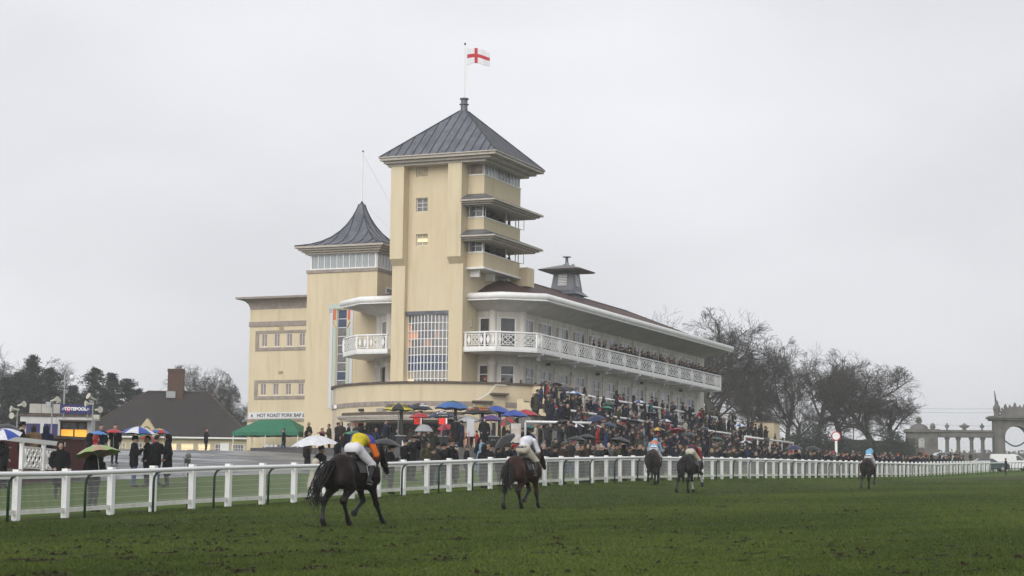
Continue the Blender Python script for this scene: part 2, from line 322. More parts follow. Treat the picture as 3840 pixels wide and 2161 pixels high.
# near turf blades and torn clods: uncountable, one object each
def turf():
    # hoof cuts: bare soil slots, mostly strung along the racing line
    cuts = []
    cents = [(-8.6, 33), (-7, 27), (-9, 30), (-6, 36), (-3, 38), (-1.5, 46), (2, 40), (5, 34), (4, 60), (-5, 29), (7, 70), (12, 92), (9, 84), (-7.5, 48), (3.5, 50), (0, 33), (-4.5, 42), (10, 60), (6, 28), (14, 100)]
    cl = random.Random(31)
    for q in range(330):
        cx, cy = cl.choice(cents)
        if q % 3 == 0: cy = 24 * 4.2 ** cl.random(); cx = (cl.random() * 2 - 1) * .27 * cy
        x = cx + cl.gauss(0, 1.5); y = cy + cl.gauss(0, 3.); a, b = ab(x, y)
        if b > fence_b(a) - 1 or y < 23.5: continue
        cuts.append((x, y, cl.uniform(.12, .48), cl.uniform(.07, .18)))
    N = 560000
    Y = 23.5 * (150 / 23.5) ** (rng.random(N) ** 1.35); X = (rng.random(N) * 2 - 1) * (.275 * Y + .6)
    qa = (X - O.x) * U.x + (Y - O.y) * U.y; qb = (X - O.x) * B.x + (Y - O.y) * B.y
    k = qb < fence_b(qa) + .2
    for x, y, lx, ly in cuts:
        dx = (X - x) * U.x + (Y - y) * U.y; dy = (X - x) * B.x + (Y - y) * B.y; k &= ((dx / (lx * 1.15)) ** 2 + (dy / (ly * 1.2)) ** 2 > 1) | (rng.random(N) < .12)
    X, Y, qa, qb = X[k], Y[k], qa[k], qb[k]; N = len(X)
    Z = zgv(qa, qb)
    big = np.sin(qa * .21 + 1.3 * np.sin(qb * .33)) + .8 * np.sin(qb * .62 + np.sin(qa * .13)) + .5 * np.sin(qa * .9 + qb * 1.7)
    fine = np.sin(X * 2.3 + 1.7 * np.sin(Y * 1.9)) * np.sin(Y * 1.3 + X)
    h = (.016 + .03 * rng.random(N)) * (.8 + .25 * fine) * (.85 + np.minimum(Y, 80) / 130); w = .0036 * Y / 24 * (1 + rng.random(N))
    t = rng.random(N) * 6.283; lean = (rng.random((N, 2)) - .5) * .07
    V = np.empty((N, 3, 3), np.float32)
    V[:, 0] = np.stack([X - np.cos(t) * w, Y - np.sin(t) * w, Z], 1); V[:, 1] = np.stack([X + np.cos(t) * w, Y + np.sin(t) * w, Z], 1)
    V[:, 2] = np.stack([X + lean[:, 0], Y + lean[:, 1], Z + h], 1)
    bl = lambda n, c, c2: mat(n, c, c2, rough=.85, scale=.4, spec=.05)
    ms = [bl('blade_green', (.066, .096, .020), (.082, .112, .024)), bl('blade_dark', (.046, .070, .015), (.060, .083, .019)), bl('blade_straw', (.11, .108, .045), (.09, .094, .035)), bl('blade_bright', (.086, .120, .025), (.102, .134, .030))]
    u = rng.random(N); v = big * .62 + fine * .35 + rng.normal(0, .4, N)
    mi = np.where(v > .55, 3, np.where(v > -.35, 0, 1)); mi = np.where(u < .06, 2, mi)
    o = link('turf_grass', npmesh('turf_grass', V.reshape(-1, 3), np.arange(N * 3).reshape(-1, 3), mi, mats=ms))
    tag(o, 'short wet grass covering the near race track', 'grass', kind='stuff')
    # soil in the cuts and thrown clods
    V = []; F = []; cnt = 0
    def lump(x, y, sx, sy, hz, n=7):
        nonlocal cnt
        a, b = ab(x, y); z = zg(a, b); th = cl.random() * 6
        ring = []
        for q in range(n):
            t_ = th + 6.283 * q / n; e = cl.uniform(.65, 1.25); px = U * (math.cos(t_) * sx * e) + B * (math.sin(t_) * sy * e); ring.append((x + px.x, y + px.y, z + .003))
        mid = [(x + (p[0] - x) * .55 + cl.gauss(0, .006), y + (p[1] - y) * .55 + cl.gauss(0, .006), z + hz * cl.uniform(.4, 1)) for p in ring]
        V.extend(ring + mid + [(x, y, z + hz * .6)])
        for q in range(n):
            q2 = (q + 1) % n; F.extend([(cnt + q, cnt + q2, cnt + n + q2), (cnt + q, cnt + n + q2, cnt + n + q), (cnt + n + q, cnt + n + q2, cnt + 2 * n)])
        cnt += 2 * n + 1
    for x, y, lx, ly in cuts:
        lump(x, y, lx, ly, .012)
        for q in range(cl.randint(1, 4)): lump(x + cl.gauss(0, .22), y + cl.gauss(0, .3), cl.uniform(.02, .07), cl.uniform(.015, .05), cl.uniform(.02, .06), 6)
    o = link('turf_clods', npmesh('turf_clods', V, F, mats=[mat('wet_earth', (.020, .014, .009), (.034, .026, .013), rough=.95, scale=5, bump=.4, spec=.06)]))
    tag(o, 'dark hoof cuts and clods of torn turf scattered over the track', 'turf clod', kind='stuff')
turf()
# ------------------------------------------------------------------ viewing tower
E_ = EYE
def tile_mat(name, c, c2, moss, sx=.22, sz=.16):
    m = bpy.data.materials.new(name); m.use_nodes = True; n = m.node_tree.nodes; l = m.node_tree.links; p = n['Principled BSDF']; p.inputs['Roughness'].default_value = .7; p.inputs['Specular IOR Level'].default_value = .3
    t = n.new('ShaderNodeTexCoord'); mp = n.new('ShaderNodeMapping'); mp.inputs['Rotation'].default_value = (R(90), 0, 0)
    l.new(t.outputs['Object'], mp.inputs[0])
    b = n.new('ShaderNodeTexBrick'); b.inputs['Scale'].default_value = 1; b.inputs['Brick Width'].default_value = sx; b.inputs['Row Height'].default_value = sz; b.inputs['Mortar Size'].default_value = .018; b.inputs['Mortar Smooth'].default_value = .3
    b.inputs['Color1'].default_value = (*c, 1); b.inputs['Color2'].default_value = (*c2, 1); b.inputs['Mortar'].default_value = (c[0] * .35, c[1] * .35, c[2] * .35, 1); b.inputs['Bias'].default_value = 0
    l.new(mp.outputs[0], b.inputs[0])
    x = n.new('ShaderNodeTexNoise'); x.inputs['Scale'].default_value = .5; x.inputs['Detail'].default_value = 5; l.new(t.outputs['Object'], x.inputs[0])
    r = n.new('ShaderNodeValToRGB'); r.color_ramp.elements[0].position = .45; r.color_ramp.elements[1].position = .72; l.new(x.outputs['Fac'], r.inputs[0])
    mx = n.new('ShaderNodeMixRGB'); l.new(r.outputs[0], mx.inputs[0]); l.new(b.outputs[0], mx.inputs[1]); mx.inputs[2].default_value = (*moss, 1); l.new(mx.outputs[0], p.inputs['Base Color'])
    bp = n.new('ShaderNodeBump'); bp.inputs['Strength'].default_value = .7; bp.inputs['Distance'].default_value = .03; l.new(b.outputs['Fac'], bp.inputs['Height']); bp.invert = True; l.new(bp.outputs[0], p.inputs['Normal']); return m
RTILE = tile_mat('red_clay_tile', (.115, .052, .042), (.075, .04, .036), (.062, .042, .034))
BTILE = tile_mat('brown_clay_tile', (.045, .036, .034), (.03, .026, .026), (.035, .034, .028))

def side_quads(c0, c1, n):  # helper: n equal steps from c0 to c1
    return [c0 + (c1 - c0) * i / n for i in range(n + 1)]

def lead_roof(root, a0, a1, b0, b1, prof, seams, name='roof'):
    # prof: list of (inset 0..1 towards the centre, z) from the eaves up; square plan; panels run up the slope between seams
    ca, cb = (a0 + a1) / 2, (b0 + b1) / 2; ha, hb = (a1 - a0) / 2, (b1 - b0) / 2
    top = MB(); k, z = prof[-1]
    top.box(ca - ha * (1 - k) - .02, ca + ha * (1 - k) + .02, cb - hb * (1 - k) - .02, cb + hb * (1 - k) + .02, z - .12, z + .03)
    rf = top.build(name, LEAD, root); off = root['_off']; rf['_off'] = (0, 0, 0)
    sm = MB()
    sides = [((-1, 0), (0, 1)), ((1, 0), (0, 1)), ((0, -1), (1, 0)), ((0, 1), (1, 0))]
    for (nx, ny), (tx, ty) in sides:
        for i in range(seams):
            s0, s1 = -1 + 2 * i / seams, -1 + 2 * (i + 1) / seams
            mb = MB(); lim = lambda s, w: max(-w, min(w, s))
            for (k0, z0), (k1, z1) in zip(prof[:-1], prof[1:]):
                w0, w1 = 1 - k0, 1 - k1
                q = []
                for s, w, zz in ((s0, w0, z0), (s1, w0, z0), (s1, w1, z1), (s0, w1, z1)):
                    s = lim(s, w); q.append((ca + (nx * w + tx * s) * ha, cb + (ny * w + ty * s) * hb, zz))
                if (Vector(q[0]) - Vector(q[1])).length < .01 and (Vector(q[2]) - Vector(q[3])).length < .01: continue
                nrm = (Vector(q[1]) - Vector(q[0])).cross(Vector(q[3]) - Vector(q[0]))
                if nrm.z < 0: q = q[::-1]
                mb.add(q, [(0, 1, 2, 3)])
            if mb.f: mb.build('roof_panel', LEAD, rf, smooth=False)
            if i:
                pts = []
                for k0, z0 in prof:
                    w = 1 - k0
                    if abs(s0) <= w + 1e-6: pts.append((ca + (nx * w + tx * s0) * ha, cb + (ny * w + ty * s0) * hb, z0 + .02)); last = (k0, z0)
                    else:
                        kk, zz = last; f = ((1 - kk) - abs(s0)) / ((1 - kk) - w); w2 = abs(s0)
                        pts.append((ca + (nx * w2 + tx * s0) * ha, cb + (ny * w2 + ty * s0) * hb, zz + (z0 - zz) * f + .02)); break
                if len(pts) > 1: sm.tube(pts, .035, 5)
    for sx in (-1, 1):
        for sy in (-1, 1):
            sm.tube([(ca + sx * ha * (1 - k), cb + sy * hb * (1 - k), z + .03) for k, z in prof], .05, 6)
    sm.build('seams', LEADSEAM, rf)
    return rf

def cornice(mb, rect_lo, rect_hi, z0, z1, steps=3):
    # stepped moulding growing outwards from rect_lo (a0,a1,b0,b1) at z0 to rect_hi at z1
    for i in range(steps):
        f = (i + 1) / steps; r = [lo + (hi - lo) * f for lo, hi in zip(rect_lo, rect_hi)]
        mb.box(r[0], r[1], r[2], r[3], z0 + (z1 - z0) * i / steps, z0 + (z1 - z0) * (i + 1) / steps - (.015 if i < steps - 1 else 0))
        if i < steps - 1: mb.box(r[0] + .04, r[1] - .04, r[2] + .04, r[3] - .04, z0 + (z1 - z0) * (i + 1) / steps - .016, z0 + (z1 - z0) * (i + 1) / steps + .001)
    return mb

def tower():
    z0 = zg(1, 8) - .3
    T = bthing('viewing_tower', 'tall cream viewing tower with a grey pyramid roof and stacked press boxes', 'tower', 1.1, 8, z0)
    wins = [(9.34, 8.34, 25.89, 26.76), (9.32, 8.32, 23.17, 24.24), (9.27, 8.27, 20.51, 21.42)]
    # recessed front between the piers, with openings; x runs to -b (to the right in view)
    mb = MB(); ub = Vector((0, -1, 0)); uz = Vector((0, 0, 1)); nf = Vector((-1, 0, 0))
    holes = [(9.95 - w[0], 9.95 - w[1], w[2] + E_ - z0, w[3] + E_ - z0) for w in wins]
    holes.append((.08, 3.72, 9.0 + E_ - z0, 15.15 + E_ - z0))
    mb.wall((-2.2, 9.95, z0), ub, uz, nf, 3.75, 27.0 + E_ - z0, holes, .32)
    # other three sides
    zt = 27.0 + E_
    mb.add([(-2.2, 11.05, z0), (4.9, 11.05, z0), (4.9, 11.05, zt), (-2.2, 11.05, zt)], [(0, 3, 2, 1)])
    mb.add([(4.9, 11.05, z0), (4.9, 5.05, z0), (4.9, 5.05, zt), (4.9, 11.05, zt)], [(0, 3, 2, 1)])
    mb.add([(-2.2, 5.05, z0), (4.9, 5.05, z0), (4.9, 5.05, zt), (-2.2, 5.05, zt)], [(0, 1, 2, 3)])
    mb.build('wall', CREAM, T)
    for b0, b1 in ((9.95, 11.05), (5.05, 6.2)):
        m2 = MB(); A0, A1 = -2.62, -3.12; zc0, zc1 = 18.95 + E_, 19.45 + E_
        prof = [(-2.19, z0), (A0, z0), (A0, zc0), (A1, zc1), (A1, zt), (-2.19, zt)]
        for bb, rev in ((b0 - .003, 1), (b1 + .003, 0)):
            f = tuple(range(6)); m2.add([(a, bb, z) for a, z in prof], [f[::-1] if rev else f])
        for i in range(6):
            (a_, z_), (c_, d_) = prof[i], prof[(i + 1) % 6]
            m2.add([(a_, b0 - .003, z_), (c_, b0 - .003, d_), (c_, b1 + .003, d_), (a_, b1 + .003, z_)], [(0, 1, 2, 3)])
        m2.build('pier', CREAM, T)
    for i, w in enumerate(wins):
        pm = [GL_WARM, GL_GREY, GL_LIT][i]
        window(T, (-1.98, w[0], w[2] + E_), ub, nf, w[0] - w[1], w[3] - w[2], 1 if i == 0 else 2, 1 if i == 0 else 3, WHITE, pm if i != 2 else (lambda x, y: GL_LIT if y == 1 else GL_WARM), fw=.05, bar=.035)
    # bowed stair window, twelve by ten panes
    n, rows = 12, 10; zb, zt2 = 9.0 + E_, 15.15 + E_; mbw = MB(); P = []
    for i in range(n + 1):
        t = i / n; b = 9.84 - 3.58 * t; a = -2.02 - .26 * math.sin(math.pi * t) - .02; P.append((a, b))
    zs = side_quads(zb, zt2, rows)
    for i, (a, b) in enumerate(P): mbw.box(a - .045, a + .03, b - .03, b + .03, zb, zt2)
    for i in range(n):
        for z in zs: mbw.beam((P[i][0] - .01, P[i][1], z), (P[i + 1][0] - .01, P[i + 1][1], z), .06, .055)
    fw = mbw.build('bow_window', WHITE, T); fw['_off'] = (0, 0, 0)
    rnd = random.Random(5)
    for i in range(n):
        (a0, b0), (a1, b1) = P[i], P[i + 1]; ang = math.atan2(b1 - b0, a1 - a0); ln = math.hypot(b1 - b0, a1 - a0)
        for j in range(rows):
            r = rows - 1 - j    # row from the top
            pm = GL_BLUE if r in (5, 6) else GL_GREY
            if (i == 0 and r in (1, 2, 3)) or (i in (1, 2) and r == 2) or (i, r) in ((6, 3), (5, 3), (8, 2)): pm = GL_LAMP if i < 3 else mat('glass_shade', (.40, .20, .14), (.25, .2, .18), rough=.2, scale=2.5, emit=.15)
            if r in (7, 8) and i < 2: pm = GL_LIT if r == 8 else GL_WARM
            if r == 7 and i >= 2: pm = mat('glass_lower', (.30, .28, .22), (.20, .19, .17), rough=.15, scale=2, emit=.05)
            if r == 9: pm = GL_LIT if i == 7 else GL_WARM if i in (3, 8) else GL_GREY
            piece('pane', fw, ((a0 + a1) / 2 + .02, (b0 + b1) / 2, (zs[j] + zs[j + 1]) / 2), (ln - .05, .012, zs[j + 1] - zs[j] - .05), pm, (0, 0, ang))
    MB().box(-2.42, -2.1, 6.203, 9.947, 15.16 + E_, 15.42 + E_).build('lead_flashing', LEAD, T)
    # eaves and roof
    c = MB(); cornice(c, (-2.9, 5.1, 3.55, 11.15), (-3.75, 6.0, 2.0, 11.75), 26.65 + E_, 27.25 + E_, 3)
    c.build('eaves_moulding', EAVE, T)
    MB().tube([(-3.8, 1.95, 27.28 + E_), (6.05, 1.95, 27.28 + E_)], .06).tube([(-3.8, 1.95, 27.28 + E_), (-3.8, 11.8, 27.28 + E_)], .06).tube([(6.05, 1.95, 27.28 + E_), (6.05, 11.8, 27.28 + E_)], .06).tube([(-3.8, 11.8, 27.28 + E_), (6.05, 11.8, 27.28 + E_)], .06).build('gutter', EAVE, T)
    lead_roof(T, -3.8, 6.05, 1.95, 11.8, [(0, 27.3 + E_), (.95, 31.55 + E_)], 14)
    f = MB(); ca, cb = 1.12, 6.87
    f.lathe([(.30, 0), (.27, .5), (.26, 1.05)], (ca, cb, 31.45 + E_), 12); f.lathe([(.0, 0), (.38, .02), (.38, .07), (0, .08)], (ca, cb, 32.05 + E_), 12); f.lathe([(.27, 0), (.36, .1), (.36, .16), (0, .18)], (ca, cb, 32.42 + E_), 12)
    f.build('finial', LEAD, T, smooth=False)
    # press boxes on the track side
    a0, a1, b0 = -1.9, 5.25, 3.7
    lev = [(24.2, 25.8, 26.7), (21.45, 22.53, 23.5), (18.72, 19.82, 20.75)]
    for i, (zb_, zs_, zt_) in enumerate(lev):
        m3 = MB().box(a0, a0 + .15, b0, 5.05, zb_ + E_, zs_ + E_).box(a0 + .15, a1, b0, b0 + .15, zb_ + E_, zs_ + E_).box(a1 - .15, a1, b0 + .15, 5.05, zb_ + E_, zs_ + E_).box(a0 + .15, a1 - .15, b0 + .15, 5.05, zb_ + E_ + .02, zb_ + E_ + .22)
        m3.build('press_box_front', CREAM, T)
        MB().box(a0 - .05, a1 + .05, b0 - .05, b0 + .2, zs_ + E_ + .002, zs_ + E_ + .07).box(a0 - .05, a0 + .2, b0 + .2, 5.05, zs_ + E_ + .002, zs_ + E_ + .07).build('sill', WHITE, T)
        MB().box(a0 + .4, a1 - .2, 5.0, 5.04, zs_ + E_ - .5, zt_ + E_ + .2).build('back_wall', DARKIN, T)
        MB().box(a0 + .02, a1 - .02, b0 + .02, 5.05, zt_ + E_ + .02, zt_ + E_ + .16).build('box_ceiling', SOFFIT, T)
        if i == 0:
            h = zt_ - zs_ - .07; n_ = 10
            fo = None
            window(T, (a0 + .1, b0 + .08, zs_ + .07 + E_), (1, 0, 0), (0, -1, 0), a1 - a0 - .2, h, 11, 1, WHITE, lambda x, y: GL_PALE if x in (1, 2, 3, 8, 9, 10) else GL_GREY, fw=.04, bar=.04)
            window(T, (a0 + .06, 4.95, zs_ + .07 + E_), ub, nf, 1.15, h, 1, 1, WHITE, mat('glass_brown', (.16, .10, .075), (.3, .22, .15), rough=.15, scale=1.5), fw=.04)
        else:
            for aa in (a0 + .06, a0 + .5 if i == 1 else a0 + .3, 2.6, a1 - .7, a1 - .1): MB().box(aa - .03, aa + .03, b0 + .06, b0 + .12, zs_ + .07 + E_, zt_ + E_).build('mullion', WHITE, T)
            window(T, (a0 + .06, 4.95, zs_ + .07 + E_), ub, nf, 1.15, zt_ - zs_ - .07, 2, 2, WHITE, GL_GREY if i == 1 else GL_DARK, fw=.04)
            cas = MB().box(a0 - .55, a0 + .02, 4.62, 4.67, zs_ + .1 + E_, zt_ + E_ - .05); cas.build('open_casement', [mat('casement', (.2, .2, .2), rough=.3)], T)
            # lamp-lit backdrop seen through the opening
            MB().box(2.3 if i == 1 else 3.2, 3.6 if i == 1 else 3.7, 4.9, 4.96, zs_ + .25 + E_, zs_ + .62 + E_).build('lit_panel', GL_LAMP if i == 2 else GL_WARM, T)
            MB().tube([(a1 + .05, b0 + .1, zs_ + E_ + .05), (a1 + .55, b0 - .1, zs_ + E_ + .05), (a1 + .55, b0 - .1, zt_ + E_ - .1), (a1 + .05, b0 + .1, zt_ + E_ - .1)], .025, 5).build('casement_frame', BLACK, T)
        if i < 2:
            zr = (23.55, 20.8)[i] + E_; s = MB()
            ea0, ea1, eb = -3.35, 6.4, 2.15
            lo = [(ea0, eb), (ea1, eb), (ea1, 5.05), (ea0, 5.05)]; hi_ = [(a0 - .02, b0 - .02), (a1 + .02, b0 - .02), (a1 + .02, 5.04), (a0 - .02, 5.04)]
            s.add([(p[0], p[1], zr + .22) for p in lo] + [(p[0], p[1], zr + .82) for p in hi_], [(0, 1, 5, 4), (1, 2, 6, 5), (3, 0, 4, 7)])
            s.build('shed_roof', LEAD, T)
            c = MB(); cornice(c, (-2.65, 5.7, 2.9, 5.045), (ea0, ea1, eb, 5.045), zr - .16, zr + .2, 3); c.build('eaves_moulding', EAVE, T)
    # underside brackets of the lowest box
    s = MB().box(a0 - .12, a1 + .12, b0 - .12, 5.05, 18.58 + E_, 18.71 + E_)
    for aa in (-1.2, 1.6, 4.4): s.prism([(aa - .12, 5.05), (aa + .12, 5.05), (aa + .12, 4.3), (aa - .12, 4.3)], 18.05 + E_, 18.57 + E_)
    s.build('bracket', WHITE, T)
    # mast and flag are a thing of their own
    F = bthing('flagpole', 'white flagpole on the tower roof flying the red cross flag', 'flagpole', ca, cb, 32.6 + E_)
    MB().tube([(ca, cb, 32.55 + E_), (ca, cb, 36.9 + E_)], [.06, .035], 8).build('pole', WHITE, F)
    MB().lathe([(0, 0), (.09, .07), (.09, .13), (0, .24)], (ca, cb, 36.86 + E_), 10).build('truck', LEADSEAM, F)
    MB().tube([(ca + .02, cb - .12, 36.7 + E_), (ca + .02, cb - .2, 34.9 + E_), (ca + .02, cb - .06, 32.8 + E_)], .012, 4).build('halyard', WHITE, F)
    nx, nz_ = 40, 26; V = []; mi = []
    L_, H_ = 2.05, 1.42
    for i in range(nx + 1):
        for j in range(nz_ + 1):
            s_, t_ = i / nx, j / nz_
            x = L_ * s_ * (.97 - .1 * s_); drop = -.35 * s_ ** 1.6 - .28 * max(0, s_ - .55) ** 1.2 * t_
            wob = .16 * math.sin(s_ * 7.2 + t_ * 1.6) * s_ + .05 * math.sin(s_ * 15 + 2 * t_) * s_
            V.append((ca + wob * .9 + .25 * s_ * s_, cb - .2 - x, 36.65 + E_ - H_ * (1 - t_) * (1 - .12 * s_) + drop * (.55 + .45 * t_) + .12 * math.sin(s_ * 5) * (1 - t_)))
    Fc = []
    for i in range(nx):
        for j in range(nz_):
            Fc.append((i * (nz_ + 1) + j, (i + 1) * (nz_ + 1) + j, (i + 1) * (nz_ + 1) + j + 1, i * (nz_ + 1) + j + 1))
            s_, t_ = (i + .5) / nx, (j + .5) / nz_; mi.append(1 if abs(t_ - .5) < .105 or abs(s_ - .40) < .07 else 0)
    fm = npmesh('flag', V, Fc, mi, True, [mat('flag_white', (.72, .72, .75), rough=.8), mat('flag_red', (.50, .03, .045), rough=.8)])
    fo = link('flag', fm, F, F['_off']); md = fo.modifiers.new('cloth', 'SOLIDIFY'); md.thickness = .012
    return T
tower()

# ------------------------------------------------------------------ pavilion tower
def pavilion():
    a0, a1, b0, b1 = 4.0, 10.45, 15.7, 22.15; z0 = zg(4, 18) - .3; zt = 19.55 + E_
    P = bthing('pavilion_tower', 'shorter cream tower with a swept grey lead spire and glazed lantern', 'tower', 7.2, 18.9, z0)
    ub = Vector((0, -1, 0)); nf = Vector((-1, 0, 0)); uz = Vector((0, 0, 1)); mb = MB()
    mb.wall((a0, b1, z0), ub, uz, nf, b1 - b0, zt - z0, [(b1 - 19.32, b1 - 18.42, 8.5 + E_ - z0, 16.5 + E_ - z0)], .25)
    mb.wall((a0, b0, z0), (1, 0, 0), uz, (0, -1, 0), a1 - a0, zt - z0, [(1.55, 2.95, 17.1 + E_ - z0, 18.4 + E_ - z0)], .12)
    mb.add([(a0, b1, z0), (a1, b1, z0), (a1, b1, zt), (a0, b1, zt)], [(0, 3, 2, 1)]).add([(a1, b1, z0), (a1, b0, z0), (a1, b0, zt), (a1, b1, zt)], [(0, 3, 2, 1)])
    mb.build('wall', CREAM, P)
    MB().box(a0 - .08, a1 + .08, b0 - .08, b1 + .08, zt + .002, zt + .27).build('stone_band', STONE, P)
    # strip window with painted surround
    window(P, (a0 + .18, 19.32, 8.5 + E_), ub, nf, .9, 8.0, 1, 11, WHITE, lambda i, j: GL_BLUE if j in (3, 9, 10) else GL_GREY, fw=.05, bar=.05)
    PA = mat('surround_white', (.62, .62, .66), rough=.7); PG = mat('surround_mint', (.46, .56, .47), rough=.7); PO = mat('surround_orange', (.62, .16, .06), rough=.7); PB = mat('surround_beige', (.5, .42, .28), rough=.7)
    fr = a0 - .05
    for s in (-1, 1):
        cb = 18.87; o1 = lambda d0, d1: sorted((cb + s * d0, cb + s * d1))
        y = o1(.80, 1.06); MB().box(fr, a0 - .002, y[0], y[1], 8.4 + E_, 16.55 + E_).build('surround', PA, P)
        y = o1(.52, .76); MB().box(fr + .01, a0 - .002, y[0], y[1], 8.4 + E_, 15.0 + E_).build('surround', PG, P)
        y = o1(.56, .78); MB().box(fr + .01, a0 - .002, y[0], y[1], 15.65 + E_, 16.5 + E_).build('surround', PO, P)
        MB().beam((fr + .02, cb + s * .5, 14.95 + E_), (fr + .02, cb + s * .79, 15.5 + E_), .03, .12, up=(1, 0, 0)).build('surround', PB, P)
    MB().box(fr - .02, a0 - .002, 18.9, 20.05, 16.56 + E_, 16.95 + E_).build('surround', mat('surround_palegreen', (.50, .56, .50), rough=.7), P)
    MB().box(fr - .01, a0 - .002, 19.76, 20.0, 16.22 + E_, 16.55 + E_).build('surround', mat('surround_lilac', (.42, .38, .48), rough=.7), P)
    window(P, (5.55, b0 + .06, 17.1 + E_), (1, 0, 0), (0, -1, 0), 1.4, 1.3, 1, 3, WHITE, GL_GREY, fw=.1, bar=.1, depth=.1)
    # glazed lantern
    g0, g1 = 19.82 + E_, 21.16 + E_
    for s, (pa, pb, ux, nrm, w) in enumerate(((a0 + .2, b1 - .2, ub, nf, b1 - b0 - .4), (a0 + .2, b0 + .2, Vector((1, 0, 0)), Vector((0, -1, 0)), a1 - a0 - .4), (a1 - .2, b0 + .2, Vector((0, 1, 0)), Vector((1, 0, 0)), b1 - b0 - .4), (a1 - .2, b1 - .2, Vector((-1, 0, 0)), Vector((0, 1, 0)), a1 - a0 - .4))):
        window(P, Vector((pa, pb, g0)), ux, nrm, w, g1 - g0, 10, 1, WHITE, mat('lantern_glass', (.46, .49, .50), (.26, .29, .31), rough=.12, scale=2.6, stretch=(3, 3, .8), spec=.7), fw=.12, bar=.06, depth=.07)
    MB().box(a0 + .28, a1 - .28, b0 + .28, b1 - .28, g0 - .02, g1).build('lantern_core', GL_PALE, P)
    c = MB(); cornice(c, (a0 + .05, a1 - .05, b0 + .05, b1 - .05), (3.2, 11.25, 14.85, 23.0), 21.1 + E_, 21.74 + E_, 4); c.build('eaves_moulding', EAVE, P)
    prof = [(0, 21.76 + E_)] + [(k, 21.76 + E_ + dz * .91) for k, dz in ((.1, .1), (.25, .28), (.4, .58), (.55, 1.05), (.68, 1.65), (.78, 2.3), (.86, 3.0), (.92, 3.7), (.955, 4.25))]
    lead_roof(P, 3.2, 11.25, 14.85, 23.0, prof, 9)
    M = bthing('flag_mast', 'thin white bare mast rising from the swept lead spire', 'mast', 7.22, 18.92, 25.6 + E_)
    MB().lathe([(.17, 0), (.15, .15), (.05, .35)], (7.22, 18.92, 25.58 + E_), 10).build('collar', LEADSEAM, M)
    MB().tube([(7.22, 18.92, 25.7 + E_), (7.22, 18.92, 30.1 + E_)], [.06, .04], 8).build('pole', WHITE, M)
    MB().lathe([(0, 0), (.08, .06), (.06, .16), (0, .2)], (7.22, 18.92, 30.05 + E_), 8).build('truck', LEADSEAM, M)
    for tgt in ((3.2, 11.1, 20.3), (2.6, 11.1, 19.6)):
        MB().tube([(7.22, 18.92, 29.9 + E_), (5.0, 14.6, 24.3 + E_), (tgt[0], tgt[1], tgt[2] + E_)], .012, 4).build('stay_wire', mat('wire', (.45, .45, .46), rough=.5), M)
    MB().tube([(7.22, 18.8, 25.8 + E_), (5.4, 15.4, 23.2 + E_), (3.4, 11.1, 20.9 + E_)], .012, 4).build('stay_wire', MATS['wire'], M)
pavilion()

